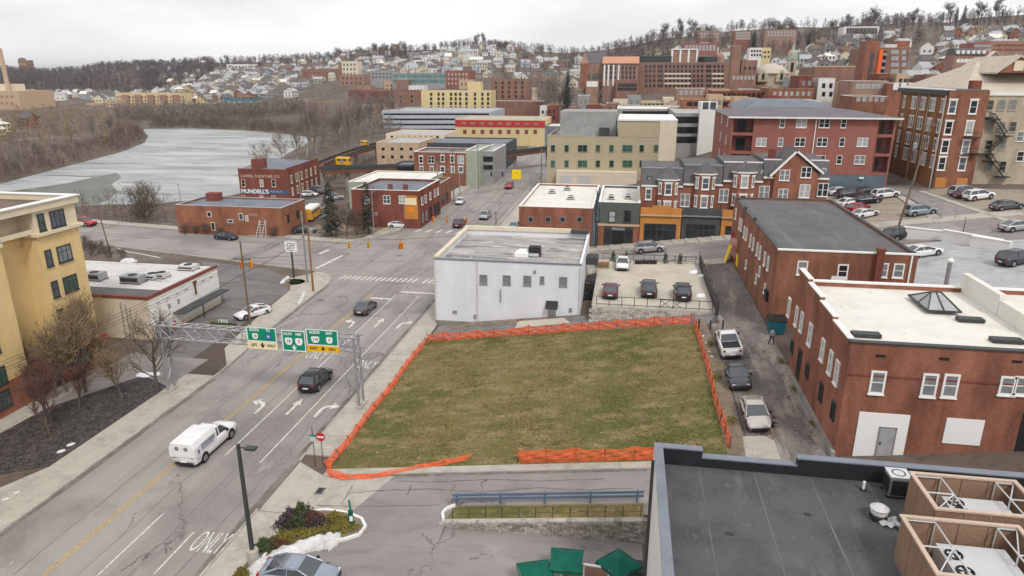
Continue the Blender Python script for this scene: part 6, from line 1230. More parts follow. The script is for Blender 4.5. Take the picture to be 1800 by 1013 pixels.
def scatter(n, ulo, uhi, ylo, yhi, seed, clump=0):
    rg = np.random.default_rng(seed); u = rg.uniform(ulo, uhi, n); Yd = np.sqrt(rg.uniform(ylo**2, yhi**2, n)); X = (u - 900)/1200*Yd*1.04
    s, t = X*CY - Yd*SY, X*SY + Yd*CY; z = ground_h(s, t); k = z > RZ + .5
    if clump: k &= (np.sin(s*.031 + 2*np.sin(t*.019)) + np.sin(t*.043 + 1.7*np.sin(s*.023 + seed)) + rg.uniform(-1, 1, n)) > -clump
    if placed:
        pl = np.array(placed)
        for a, c in pl: k &= ~((np.abs(s - a) < 7.5) & (np.abs(t - c) < 7.5))
    return np.stack([s, t, z], 1)[k]
def shore(n, i0, i1, w, seed):
    rg = np.random.default_rng(seed); E = [(RIV[i], RIV[i + 1]) for i in range(i0, i1)]; ln = np.array([np.hypot(*(b - a)) for a, b in E]); k = rg.choice(len(E), n, p=ln/ln.sum()); f = rg.uniform(0, 1, n)[:, None]
    a = np.array([e[0] for e in E])[k]; b = np.array([e[1] for e in E])[k]; d = (b - a)/np.hypot(*(b - a).T)[:, None]; p = a + (b - a)*f + np.stack([-d[:, 1], d[:, 0]], 1)*rg.uniform(.8, w, n)[:, None]
    return np.stack([p[:, 0], p[:, 1], ground_h(p[:, 0], p[:, 1])], 1)
def wood(name, label, zones, mat, seed, hr, per=26, wid=.55, conifer=False, cat='woodland', clump=0, banks=()):
    vs = []
    for i, (n, i0, i1, w) in enumerate(banks):
        p = shore(n, i0, i1, w, seed + 30 + i); p = p[p[:, 2] > RZ + .05]; h = np.random.default_rng(seed + i).uniform(hr[0], hr[1], len(p)); vs.append(sprays(p, h, h*.4, per, seed + 70 + i, wid))
    for i, (n, ulo, uhi, ylo, yhi) in enumerate(zones):
        p = scatter(n, ulo, uhi, ylo, yhi, seed + i, clump); rg = np.random.default_rng(seed + 50 + i)
        h = rg.uniform(hr[0], hr[1], len(p)); vs.append(sprays(p, h, h*rg.uniform(.24, .36, len(p)) if not conifer else h*.2, per, seed + 90 + i, wid, conifer))
    v = np.concatenate(vs); o = part(name, npmesh(name, v, np.arange(len(v)).reshape(-1, 3), mat)); tag(o, label, cat); o['kind'] = 'stuff'
wood('hill_woodland', 'bare brown winter woodland covering the left hill', [(2700, -120, 330, 880, 1560), (800, 300, 420, 900, 1420), (420, 420, 700, 1120, 1400)], 'wood_far', 1, (7, 15), 70, .3)
wood('ridge_woodland', 'bare winter woodland along the central and right ridges', [(620, 640, 900, 960, 1140), (420, 880, 1080, 620, 1080), (800, 1050, 1350, 600, 880), (850, 1330, 1900, 690, 880), (160, 1380, 1560, 500, 640)], 'wood_far', 21, (5, 13), 110, .17, clump=.7)
wood('town_woodland', 'scattered bare trees between the hillside houses', [(420, 320, 560, 690, 1060), (240, 560, 900, 620, 960), (260, 1340, 1820, 400, 680), (160, 900, 1060, 430, 660)], 'twig_grey', 41, (5, 12), 60, .2, clump=.5)
wood('pine_clumps', 'dark evergreen clumps on the ridges', [(24, 660, 880, 980, 1120), (26, 900, 1200, 720, 940), (40, 1520, 1820, 690, 820), (20, 430, 600, 1180, 1380), (16, 20, 330, 1250, 1500), (12, 1330, 1500, 620, 760)], 'needle', 61, (6, 13), 90, .34, True, clump=.0)
wood('far_bank_thicket', 'brown riverside thicket on the far bank', [(900, 250, 560, 505, 590), (120, 580, 720, 300, 480)], 'twig_grey', 71, (4, 10), 70, .24, cat='thicket')
wood('left_bank_thicket', 'brown thicket and bare trees on the left river flat', [(520, -150, 262, 290, 560)], 'twig_tan', 81, (3, 9), 70, .2, cat='thicket')
wood('left_shore_brush', 'rusty brown brush lining the left shore', [(1100, -200, 265, 270, 420)], 'twig_red', 86, (1.5, 3.8), 30, .24, cat='brush', banks=((1500, 0, 8, 16),))
wood('far_shore_brush', 'brown brush lining the far shore', [(500, 250, 560, 500, 560)], 'twig', 87, (2.5, 6), 36, .24, cat='brush', banks=((800, 8, 12, 12),))
wood('near_shore_brush', 'bare brush along the near river shore', [(90, 150, 330, 138, 168), (220, 580, 740, 200, 330)], 'twig', 95, (1.5, 4.5), 40, .16, cat='brush')
# ------------------------------------------------------------------ single trees: trunk with limbs, crown of twigs
def grow(seed, H=10., spread=.55, limbs=8, sub=5, tw=5, fine=3, thin=1., up=.55, trunks=1, base=.28):
    rg = random.Random(seed); T = MB(); K = MB()
    def branch(p, d, L_, r, lvl, mb):
        n = 3 if lvl < 2 else 2; pts = [p]; q = p.copy(); dd = d.copy()
        for i in range(n):
            dd = (dd + Vector((rg.uniform(-.22, .22), rg.uniform(-.22, .22), rg.uniform(-.02, .2)))).normalized(); q2 = q + dd*(L_/n)
            mb.tube(q, q2, r*(1 - .6*i/n), r*(1 - .6*(i + 1)/n), 5 if lvl < 1 else 3, 0, False); pts.append(q2); q = q2
        return pts, dd
    def rnd_dir(d, sp, upb):
        a = d.orthogonal().normalized(); b = d.cross(a); t = rg.uniform(0, 2*PI)
        return (d*(1 - sp) + (a*math.cos(t) + b*math.sin(t))*sp + Vector((0, 0, upb*.3))).normalized()
    for tk in range(trunks):
        d0 = Vector((rg.uniform(-.1, .1), rg.uniform(-.1, .1), 1)).normalized() if trunks == 1 else Vector((math.cos(tk*2.4)*.35, math.sin(tk*2.4)*.35, 1)).normalized()
        pts, d1 = branch(Vector((0, 0, -.1)), d0, H*.62, H*.022/(trunks**.5), 0, T)
        for i in range(limbs):
            f = base + (1 - base)*(i + .5)/limbs; k = f*(len(pts) - 1); j = min(int(k), len(pts) - 2); p = pts[j].lerp(pts[j + 1], k - j)
            p1, e1 = branch(p, rnd_dir(d1, spread*(1.1 - .4*f), up), H*rg.uniform(.28, .45)*(1.15 - .45*f), H*.009, 1, T)
            for a in range(sub):
                g = rg.uniform(.3, 1); kk = g*(len(p1) - 1); jj = min(int(kk), len(p1) - 2); pp = p1[jj].lerp(p1[jj + 1], kk - jj)
                p2, e2 = branch(pp, rnd_dir(e1, .5, up), H*rg.uniform(.13, .24), H*.0042*thin, 2, K)
                for b in range(tw):
                    g = rg.uniform(.2, 1); kk = g*(len(p2) - 1); jj = min(int(kk), len(p2) - 2); pp = p2[jj].lerp(p2[jj + 1], kk - jj)
                    p3, e3 = branch(pp, rnd_dir(e2, .55, up), H*rg.uniform(.07, .14), H*.0024*thin, 3, K)
                    for c in range(fine): q = p3[rg.choice((1, 2))]; K.tube(q, q + rnd_dir(e3, .5, up)*H*rg.uniform(.04, .08), H*.0016*thin, H*.0008*thin, 3, 0, False)
    return T, K
TP_ = {}
def tree_proto(key, bark, twig, **kw):
    T, K = grow(**kw); TP_[key] = (T.mesh('trunk', bark, True), K.mesh('crown', twig))
tree_proto('tan', 'bark', 'twig_tan', seed=3, H=8, limbs=11, sub=6, up=.8, spread=.45, thin=1.25)
tree_proto('tan2', 'bark_grey', 'twig_tan', seed=9, H=8, limbs=11, sub=6, up=.6, spread=.5, thin=1.2)
tree_proto('red', 'bark', 'twig_red', seed=5, H=6, limbs=11, sub=6, up=.6, spread=.5, thin=1.2)
tree_proto('multi', 'bark', 'twig', seed=14, H=6, limbs=7, trunks=4, up=.3, spread=.65, base=.15)
tree_proto('dark', 'bark', 'twig', seed=21, H=8, limbs=10, sub=6, up=.5, spread=.6)
tree_proto('pale', 'bark_pale', 'twig_grey', seed=31, H=14, limbs=9, thin=1.2, up=.5, spread=.55)
tree_proto('pale2', 'bark_pale', 'twig_grey', seed=37, H=14, limbs=8, thin=1.2, up=.6, spread=.5)
tree_proto('grey', 'bark_grey', 'twig_grey', seed=43, H=14, limbs=9, thin=1.6, up=.5, spread=.5)
tree_proto('sky', 'bark', 'wood_far', seed=47, H=16, limbs=10, tw=4, fine=3, thin=2.2, up=.55, spread=.5)
tree_proto('sky2', 'bark', 'wood_far', seed=53, H=16, limbs=9, tw=4, fine=3, thin=2.2, up=.65, spread=.45)
def tree(key, s, t, h, label, group=None, z=None, rz=None, cat='tree', name='bare_tree'):
    base = {'tan': 8, 'tan2': 8, 'red': 6, 'multi': 6, 'dark': 8, 'pale': 14, 'pale2': 14, 'grey': 14, 'sky': 16, 'sky2': 16}[key]
    r = thing(name, label, cat, (s, t, gh(s, t) if z is None else z), group, local=True, rz=random.uniform(0, 6.28) if rz is None else rz); k = h/base
    part('trunk', TP_[key][0], parent=r, sc_=(k, k, k)); part('crown', TP_[key][1], parent=r, sc_=(k, k, k)); return r
for (key, u, v, h, lab) in [('tan', 135, 668, 7.5, 'tallest bare tan tree in front of the yellow apartment building'), ('tan2', 118, 690, 6.5, 'bare tree left of the tallest tan tree by the apartment wall'), ('red', 90, 768, 5.5, 'reddish bare shrub tree in the mulch bed nearest the camera'), ('red', 60, 725, 4.5, 'low bare tree against the brick base wall'), ('tan2', 215, 700, 5.0, 'slim bare tree in the mulch bed below the sign gantry'), ('tan', 165, 650, 5.5, 'bare tree at far corner of the yellow apartment building'), ('dark', 278, 690, 7.0, 'bare tree right beside the left gantry legs'), ('red', 30, 700, 5.0, 'bare bush at left edge below the yellow wall'), ('tan', 150, 690, 7.2, 'bare tan tree right of the tallest tan tree'), ('tan2', 95, 700, 7.0, 'bare tree between tan trees and reddish shrub'), ('red', 190, 660, 4.5, 'slender bare tree near the small red stop sign'), ('tan', 110, 655, 6.5, 'bare tan tree close to the yellow wall'), ('red', 140, 720, 4.0, 'low reddish bush at the path edge under tan trees')]:
    s, t = onZ(u, v); tree({'red': 'tan2'}.get(key, key) if v < 700 else key, s, t, h*1.22, lab, 'bare trees by the yellow building')
s, t = onZ(252, 392); tree('multi', s, t + 1, 9.5, 'broad many stemmed bare tree above the street left of red building', z=-.3)
s, t = onZ(215, 392); tree('multi', s, t + 6, 5.5, 'smaller many stemmed bare bush left of the broad bare tree', z=-1.2)
for i, (u, v, h) in enumerate([(160, 452, 3.2), (175, 447, 2.8), (190, 455, 2.6), (150, 440, 3.), (215, 455, 2.)]):
    s, t = onZ(u, v); tree('multi', s, t, h, ['tan brush clump nearest the yellow wall behind the store', 'tan brush clump left of the leaning pole', 'tan brush clump right of the leaning pole', 'far tan brush clump on the street verge', 'smallest tan brush clump beside the snow heap'][i], 'brush clumps on the verge', z=0, cat='brush', name='brush_clump')
for i, (u, v, h) in enumerate([(325, 413, 2.4), (345, 412, 2.0), (362, 413, 2.6), (388, 414, 1.8), (482, 418, 2.4)]):
    s, t = onZ(u, v); tree('multi', s, t, h, f'dark bare bush against the low red brick wall, {["leftmost", "second from left", "third from left", "fourth from left", "rightmost"][i]}', 'bushes at the red brick wall', z=0, cat='bush', name='bare_bush')
for (u, v, h, key, lab) in [(592, 417, 6.5, 'dark', 'small dark bare tree beside the school bus'), (610, 417, 6.0, 'dark', 'small bare tree between evergreen and mural building'), (628, 414, 5.5, 'multi', 'leaning bare shrub at the mural building corner'), (640, 408, 5, 'red', 'bare reddish shrub against mural building wall'), (645, 395, 9, 'dark', 'tall dark bare tree in front of mural building')]:
    s, t = onZ(u, v); tree(key, s, t, h, lab)
rg = random.Random(5)
for i, (u, v, h, key) in enumerate([(470, 290, 13, 'pale'), (500, 288, 14, 'pale'), (522, 286, 14, 'pale2'), (540, 283, 20, 'pale'), (558, 280, 22, 'pale2'), (575, 275, 17, 'pale'), (595, 268, 16, 'grey'), (612, 262, 18, 'grey'), (630, 255, 18, 'grey'), (650, 248, 17, 'grey'), (668, 243, 16, 'pale'), (690, 238, 15, 'grey'), (566, 262, 16, 'grey'), (580, 256, 18, 'pale'), (620, 246, 17, 'grey'), (556, 268, 15, 'grey')]):
    s, t = onZ(u, v, -3.); tree(key, s, t, h, 'large pale grey bare tree on the bank behind the brick warehouse', 'pale bank trees', z=gh(s, t) - .3)
for i in range(16):
    u = rg.uniform(-20, 250); v = rg.uniform(228, 285); s, t = onZ(u, v, -2.); z = gh(s, t)
    if z > RZ + .6: tree(rg.choice(['pale', 'pale2', 'grey']), s, t, rg.uniform(9, 14), 'tall pale bare tree on the left river flat', 'trees on the left river flat', z=z - .3)
for (u, v, h) in [(975, 205, 26), (965, 208, 24), (985, 202, 22), (1000, 206, 18)]:
    s, t = onT(u, v, 390)[0], 390 + rg.uniform(-8, 8); tree('pale', s, t, h, 'tall pale bare tree at the bend of the far road', 'pale trees at the road bend', z=gh(s, t) - .3)
for (u, vt, Yd, h, key) in [(1325, 28, 720, 26, 'sky'), (1345, 38, 730, 20, 'sky2'), (1470, 25, 720, 24, 'sky'), (1532, 28, 720, 20, 'sky2'), (1592, 26, 800, 22, 'sky'), (1660, 18, 800, 24, 'sky2'), (1640, 22, 800, 22, 'sky'), (1740, 14, 830, 22, 'sky'), (1775, 8, 840, 24, 'sky2'), (1790, 10, 840, 24, 'sky'), (730, 66, 1060, 20, 'sky'), (855, 70, 1060, 20, 'sky2'), (842, 66, 1050, 18, 'sky'), (760, 82, 1000, 17, 'sky'), (700, 86, 1060, 17, 'sky2'), (625, 88, 1200, 20, 'sky'), (680, 84, 1100, 18, 'sky'), (1168, 58, 800, 22, 'sky2'), (1190, 52, 820, 22, 'sky'), (1140, 66, 800, 18, 'sky'), (1430, 40, 720, 20, 'sky2'), (1410, 42, 720, 18, 'sky'), (125, 110, 1420, 18, 'sky'), (68, 104, 1460, 20, 'sky2'), (300, 98, 1380, 16, 'sky'), (357, 97, 1380, 18, 'sky2'), (445, 92, 1340, 18, 'sky')]:
    X = (u - 900)/1200*Yd*1.04; s, t = X*CY - Yd*SY, X*SY + Yd*CY; tree(key, s, t, h, 'large bare tree standing on the skyline', 'skyline trees', z=gh(s, t) - .5)
# evergreens: whorls of drooping boughs
def conifer(label, s, t, h, r, z=0., dens=26, group=None, sparse=0.):
    rg = random.Random(int(s*10)); o = thing('evergreen_tree', label, 'tree', (s, t, z), group, local=True)
    part('trunk', MB().tube((0, 0, 0), (0, 0, h*.97), h*.018, h*.004, 7), 'bark', o); K = MB()
    lv = int(h*3.0)
    for i in range(lv):
        f = (i + .3)/lv; zz = h*(.12 + .88*f); rr = r*(1 - f)**.75*rg.uniform(.75, 1.1) + .12
        for b in range(9):
            if rg.random() < sparse: continue
            a = rg.uniform(0, 2*PI); L_ = rr*rg.uniform(.6, 1.08); dr = Vector((math.cos(a), math.sin(a), -.25)); side = Vector((-math.sin(a), math.cos(a), 0))
            for q in range(7):
                c = Vector((0, 0, zz)) + dr*L_*(.25 + .75*q/6); w = .28*L_*(1.1 - q/8)
                tip = c + dr*.28 + Vector((0, 0, rg.uniform(-.25, .05)))
                K.add([c, c + side*w*rg.uniform(.5, 1.2) + dr*.2 + Vector((0, 0, rg.uniform(-.2, .08))), tip], [(0, 1, 2)]); K.add([c, c - side*w*rg.uniform(.5, 1.2) + dr*.2 + Vector((0, 0, rg.uniform(-.2, .08))), tip], [(0, 1, 2)])
    part('crown', K, 'needle', o); return o
s, t = onZ(583, 415); conifer('dense dark evergreen beside the school bus', s, t, 10.5, 2.6)
s, t = onZ(648, 412); conifer('thin dark evergreen in front of mural building', s, t, 10.5, 1.6, sparse=.45)
x = onT(997, 190, 385)[0]; conifer('tall narrow dark evergreen at the bend of the far road', x, 385, 26, 4, gh(x, 385))
for (u, Yd, h) in [(1285, 690, 17), (1372, 690, 14), (1600, 790, 16), (1612, 790, 18)]:
    X = (u - 900)/1200*Yd*1.04; s, t = X*CY - Yd*SY, X*SY + Yd*CY; conifer('dark pointed evergreen on the right skyline', s, t, h, 4, gh(s, t), group='skyline evergreens')
# shrubs: leafy clumps of small faces
def shrub(label, s, t, z, rx, ry, h, mat, n=420, group=None, leaf=.09, name='shrub'):
    rg = random.Random(int(s*77 + t*13)); o = thing(name, label, 'shrub', (s, t, z), group, local=True); m = MB()
    for i in range(n):
        a = rg.uniform(0, 2*PI); q = rg.random()**.5; ph = rg.uniform(.0, 1.5); k = rg.uniform(.75, 1.05)*(1 + .22*math.sin(a*3 + ph*2))
        c = Vector((rx*math.cos(a)*math.sin(ph + .07)*k*q**.3, ry*math.sin(a)*math.sin(ph + .07)*k*q**.3, h*math.cos(ph)*k))
        d1 = Vector((rg.uniform(-1, 1), rg.uniform(-1, 1), rg.uniform(-.3, 1))).normalized()*leaf*rg.uniform(.7, 1.5); d2 = d1.orthogonal().normalized()*leaf*.7
        m.add([c - d2, c + d2, c + d1*1.6], [(0, 1, 2)])
    part('foliage', m, mat, o); st = MB()
    for i in range(7): a = i*.9; st.tube((0, 0, -.02), (rx*.6*math.cos(a), ry*.6*math.sin(a), h*.7), .02, .008, 4)
    part('stems', st, 'bark', o); return o
# ------------------------------------------------------------------ island bed, snow bank, retaining walls, rails
isl = [onZ(u, v, .6) for u, v in [(497, 905), (530, 893), (570, 892), (610, 902), (636, 917), (643, 932), (632, 946), (605, 952), (560, 955), (500, 975), (470, 985), (458, 978), (478, 940)]]
cz = lambda p: hill(p[0]) if p[0] < -14 else 1.04
mbi = MB().prism(isl if sum(isl[i][0]*isl[(i + 1) % len(isl)][1] - isl[(i + 1) % len(isl)][0]*isl[i][1] for i in range(len(isl))) > 0 else isl[::-1], -.2, lambda p: cz(p) + .16)
o = struct('island_bed', mbi, 'dirt')
kerb('island_kerb', isl + [isl[0]], .2, .22, 'trim_white', cz)
for i, (u, v, mat, rx, h, lab) in enumerate([(505, 918, 'shrub_violet', 1.0, .9, 'dark violet shrub at left end of the island bed'), (532, 905, 'shrub_green', 1.0, 1.1, 'tallest dark green shrub at top of the island bed'), (512, 908, 'shrub_violet', .9, .9, 'violet shrub at the kerb end of the island bed'), (520, 922, 'shrub_green', .9, .8, 'green shrub in middle of the island bed'), (552, 912, 'shrub_red', 1.1, .6, 'reddish low shrub right of the tallest island shrub'), (560, 922, 'shrub_violet', 1.2, .5, 'low violet shrub in front of reddish shrub'), (500, 940, 'shrub_yellow', 1.3, .35, 'yellow groundcover along left side of island bed'), (535, 935, 'shrub_yellow', 1.5, .3, 'yellow green groundcover in middle of the island bed'), (575, 935, 'shrub_yellow', 1.6, .3, 'yellow green groundcover right of island middle'), (608, 932, 'shrub_yellow', 1.3, .3, 'yellow green groundcover below the green post'), (465, 955, 'shrub_green', .9, .6, 'green shrub beside the lamp post base'), (488, 950, 'shrub_red', .9, .35, 'orange brown groundcover near the snow bank'), (425, 1005, 'shrub_yellow', .6, .6, 'yellowish shrub at the bottom edge by the pavement'), (590, 915, 'shrub_yellow', 1.2, .35, 'olive groundcover at right end of island bed')]):
    s, t = onZ(u, v, .6); shrub(lab, s, t, cz((s, t)) + .1, rx, rx*.7, h, mat, 620, 'shrubs in the island bed')
# snow bank
def snow(label, pts, w, h, mat='snow_dirty', z=None, name='snow_bank', seed=1):
    rg = random.Random(seed); rings = []
    for i, (x, y) in enumerate(pts):
        a = pts[max(0, i - 1)]; b = pts[min(len(pts) - 1, i + 1)]; d = Vector((b[0] - a[0], b[1] - a[1])).normalized(); e = .35 if i in (0, len(pts) - 1) else 1.; zz = cz((x, y)) if z is None else z
        ring = []
        for k in range(9):
            q = PI*k/8; ww = w*e*rg.uniform(.8, 1.2); hh = h*e*rg.uniform(.6, 1.25)
            ring.append((x - d.y*math.cos(q)*ww, y + d.x*math.cos(q)*ww, zz - .05 + math.sin(q)*hh))
        rings.append(ring)
    o = part(name, MB().loft(rings), mat, None, True); tag(o, label, 'snow'); return o
def dens(pts, n=4): return [(a[0] + (b[0] - a[0])*i/n, a[1] + (b[1] - a[1])*i/n) for a, b in zip(pts[:-1], pts[1:]) for i in range(n)] + [pts[-1]]
snow('long dirty white snow bank curling round the island bed', dens([onZ(u, v, .6) for u, v in [(440, 1010), (462, 985), (500, 968), (545, 955), (575, 952), (595, 957)]], 5), .75, .6)
snow('small snow heap on the near pavement bed left of the gantry', dens([onZ(u, v) for u, v in [(240, 660), (262, 661), (282, 659)]]), .5, .25, 'snow', .08, seed=2)
snow('snow strip beside the sign pole bed', dens([onZ(u, v) for u, v in [(495, 500), (500, 493), (508, 488)]], 6), .35, .3, 'snow_dirty', .05, seed=3)
snow('snow strip along the kerb of the corner car park', dens([onZ(u, v) for u, v in [(525, 536), (531, 524), (536, 513)]], 6), .28, .22, 'snow_dirty', .05, seed=4)
snow('snow heap by the street behind the cream store', dens([onZ(u, v) for u, v in [(213, 462), (225, 459), (238, 461)]]), .8, .5, 'snow_dirty', 0, seed=5)
snow('thin snow line along the street verge', dens([onZ(u, v) for u, v in [(205, 436), (225, 443), (250, 447), (285, 454)]], 8), .16, .1, 'snow_dirty', 0, seed=6)
for i, (u, v) in enumerate([(125, 783), (108, 795), (10, 880), (30, 868)]): snow(['upper snow scrap in the mulch bed', 'lower snow scrap in the mulch bed', 'snow scrap nearest the left picture edge on pavement', 'second snow scrap by the left pavement edge'][i], dens([onZ(u - 8, v + 3), onZ(u + 8, v - 3)]), .25, .1, 'snow_dirty', .12, 'snow_patch', 7 + i)
def block_wall(name, label, x0, x1, y, zbot, ztop, bw=.6, bh=.3, mats=('block_a', 'block_b', 'block_c'), depth=.35):
    """courses of single split-faced blocks"""
    r = thing(name, label, 'wall', (x0, y, zbot(x0))); i = 0; meshes = [MB().box(-bw/2 + .012, bw/2 - .012, -depth/2, depth/2, -bh/2 + .01, bh/2 - .008).mesh('block', m) for m in mats]; rg = random.Random(len(label))
    core = MB().add([(x0, y + .12, zbot(x0) - .5), (x1, y + .12, zbot(x1) - .5), (x1, y + .12, ztop(x1) - .05), (x0, y + .12, ztop(x0) - .05)], [(0, 1, 2, 3)]); part('wall_core', core, 'concrete_dark', r)
    zmin, zmax = min(zbot(x0), zbot(x1)) - .1, max(ztop(x0), ztop(x1)); z = zmin + bh/2; row = 0
    while z < zmax:
        x = x0 + bw/2 - (bw/2 if row % 2 else 0)
        while x < x1 + bw/2:
            if z < ztop(x) + .02 and z > zbot(x) - bh*.8: part('block', rg.choice(meshes), parent=r, loc=(x, y + rg.uniform(-.025, .025), z))
            x += bw
        z += bh; row += 1
    return r
M('block_a', (.30, .275, .24), var=.2, scale=1.5, fine=.3, fscale=6, bump=.5); M('block_b', (.24, .215, .185), var=.2, scale=1.5, fine=.3, fscale=6, bump=.5); M('block_c', (.36, .335, .30), var=.2, scale=1.5, fine=.3, fscale=6, bump=.5)
M('block_d', (.52, .49, .43), var=.15, scale=1.5, fine=.2, fscale=6, bump=.4); M('block_e', (.45, .42, .37), var=.15, scale=1.5, fine=.2, fscale=6, bump=.4)
block_wall('retaining_wall', 'grey block retaining wall below the blue rail', -10.9, 2.3, 37.55, lambda x: 1.04 + .03*(x + 14), lambda x: hill(x) - .02, .5, .2)
block_wall('retaining_wall', 'pale stone block retaining wall under the upper car park', -3.1, 10.6, 75.5, lambda x: min(4.1, hill(x) - .9 + .06*(x + 3)), lambda x: 4.3, .62, .31, ('block_d', 'block_e', 'block_c'), .5)
sheet('upper_car_park', [(-3.0, 75.7), (10.7, 75.7), (10.7, 96.4), (-3.0, 96.4)], 0, 'gravel_lot', lambda s, t: 4.32)
struct('car_park_edge', MB().box(-3.05, 10.7, 75.3, 75.72, 4.22, 4.36).box(-3.15, -2.95, 75.72, 96.4, 1.5, 4.4).box(10.6, 10.8, 75.72, 96.4, 3.2, 4.36).box(-2.95, 10.6, 96.3, 96.5, 1.5, 4.36), 'concrete')
sheet('rail_strip', [(-10.8, 37.75), (2.2, 37.75), (2.2, 39.3), (-10.4, 39.3)], .05, 'turf')
kerb('rail_strip_kerb', [(-10.5, 39.3), (-11.0, 38.9), (-11.15, 38.4), (-10.9, 37.7)], .18, .2, 'trim_white'); kerb('rail_strip_cap', [(-10.8, 37.62), (2.2, 37.62)], .4, .06, 'concrete_kerb')
r = thing('guard_rail', 'blue steel guard rail beside the alley', 'guard rail', (-10.5, 39.4, 1.5))
for i in range(5): x = -10.4 + i*3.05; part('post', MB().box(x - .06, x + .06, 39.45, 39.6, hill(x), hill(x) + .95), 'metal_blue', r)
for dz in (.55, .85): part('rail', MB().wedgey([(-10.7, hill(-10.7) + dz - .09), (2.2, hill(2.2) + dz - .09), (2.2, hill(2.2) + dz + .09), (-10.7, hill(-10.7) + dz + .09)], 39.36, 39.44), 'metal_blue', r)
r = thing('rail_fence', 'thin dark wire fence on top of the grey retaining wall', 'fence', (-10.5, 37.9, 1.5))
for i in range(12): x = -10.3 + i*1.12; part('post', MB().tube((x, 37.9, hill(x)), (x, 37.9, hill(x) + .85), .025, n=5), 'metal_dark', r)
part('wire', MB().path([(-10.3, 37.9, hill(-10.3) + .82), (2.1, 37.9, hill(2.1) + .82)], .012).path([(-10.3, 37.9, hill(-10.3) + .42), (2.1, 37.9, hill(2.1) + .42)], .01), 'metal_dark', r)
# ------------------------------------------------------------------ orange safety fence
def net_fence(label, pts, h=1.05, sag=.2, lean=0., posts=True, rg=random.Random(8), step=2.05, drop=0.):
    r = thing('safety_fence', label, 'fence', (pts[0][0], pts[0][1], hill(pts[0][0])), 'orange safety fencing round the lot')
    L_ = [0]
    for a, b in zip(pts[:-1], pts[1:]): L_.append(L_[-1] + math.dist(a, b))
    n = max(1, round(L_[-1]/step))
    def at(d):
        d = max(0, min(L_[-1], d))
        for i in range(len(pts) - 1):
            if d <= L_[i + 1] + 1e-9: f = (d - L_[i])/(L_[i + 1] - L_[i]); return (pts[i][0] + (pts[i + 1][0] - pts[i][0])*f, pts[i][1] + (pts[i + 1][1] - pts[i][1])*f)
    tops = [h*(1 - drop*i/n)*rg.uniform(.86, 1.08) for i in range(n + 1)]; lns = [lean + rg.uniform(-.07, .07) for _ in range(n + 1)]
    for i in range(n + 1):
        x, y = at(L_[-1]*i/n)
        if posts: part('post', MB().tube((x, y, hill(x) - .05), (x + lns[i]*.5, y + lns[i]*.4, hill(x) + tops[i]*1.12), .035, n=5), 'metal_dark', r)
    for i in range(n):
        m = MB(); nx, nz = 8, 4; g = []
        for k in range(nx + 1):
            f = k/nx; x, y = at(L_[-1]*(i + f)/n); top = tops[i]*(1 - f) + tops[i + 1]*f - sag*4*f*(1 - f)*rg.uniform(.7, 1.3); ln = lns[i]*(1 - f) + lns[i + 1]*f
            for q in range(nz + 1):
                e = q/nz; bul = .07*math.sin(f*9 + q*2 + i)*math.sin(PI*e) + rg.uniform(-.02, .02)
                g.append((x + ln*e*.5 + bul, y + ln*e*.4 + bul - .04, hill(x) + .06 + top*e))
        for k in range(nx):
            for q in range(nz): a = k*(nz + 1) + q; m.add([g[a], g[a + nz + 1], g[a + nz + 2], g[a + 1]], [(0, 1, 2, 3)])
        nt_ = part('net', m, 'orange_net', r)
        bd = MB(); top = [g[k*(nz + 1) + nz] for k in range(nx + 1)]; bot = [g[k*(nz + 1)] for k in range(nx + 1)]; bd.path(top, .02, 4); bd.path(bot, .015, 4); part('border', bd, 'orange_solid', nt_)
    return r
net_fence('long orange net fence along the back of the vacant lot', [(-22, 72), (-16, 72.1), (-10, 72.2), (-4, 72.4), (2, 72.5), (7.9, 72.6)])
net_fence('orange net fence along the alley side of the lot', [(8.1, 72.5), (8.2, 66), (8.3, 60), (8.2, 53), (8.4, 46)], .95, .2, .25)
net_fence('sagging orange net fence along the road side of the lot', [(-22, 71.8), (-22.1, 66), (-21.9, 60), (-22.1, 54), (-22.0, 48), (-22.3, 44.6)], .62, .22, -.5)
net_fence('fallen orange net trailing onto the alley at the near left corner', [(-22.4, 44.8), (-22.0, 43.6), (-20.4, 42.9), (-18, 43.0), (-15, 43.9), (-12.6, 44.7), (-11.0, 45.4)], .42, .08, .7, False)
net_fence('orange net fence at the near right edge of the lot', [(-6.9, 44.75), (-4, 44.7), (-1, 44.75), (2.7, 44.7), (6, 44.7)], 1.1, .16, -.1)
# -- fences of the upper car park
r = thing('car_park_fence', 'dark slatted railing on the stone wall of upper car park', 'fence', (-3, 75.8, 4.36))
for i in range(10): x = -2.6 + i*1.45; part('post', MB().tube((x, 75.85, 4.34), (x, 75.85, 5.5 if i not in (6, 7) else 6.2), .04, n=5), 'metal_dark', r)
part('rail', MB().box(-2.6, 10.5, 75.82, 75.88, 5.42, 5.48).box(-2.6, 10.5, 75.82, 75.88, 4.5, 4.55), 'metal_dark', r)
gt_ = MB()
for k in range(2): x = 4.6 + k*1.3; gt_.tube((x, 75.78, 4.5), (x + 1.2, 75.78, 5.4), .035, n=4); gt_.tube((x, 75.78, 5.4), (x + 1.2, 75.78, 4.5), .035, n=4); gt_.box(x - .03, x + 1.23, 75.75, 75.81, 5.38, 5.43)
part('gate', gt_, 'metal_dark', r)
r = thing('screen_fence', 'black screened fence between upper car park and side alley', 'fence', (10.75, 76, 4.3))
for i in range(11): y = 74.4 + i*2.2; part('post', MB().tube((10.9, y, 3.9), (10.9, y, 6.2), .05, n=5), 'metal_dark', r)
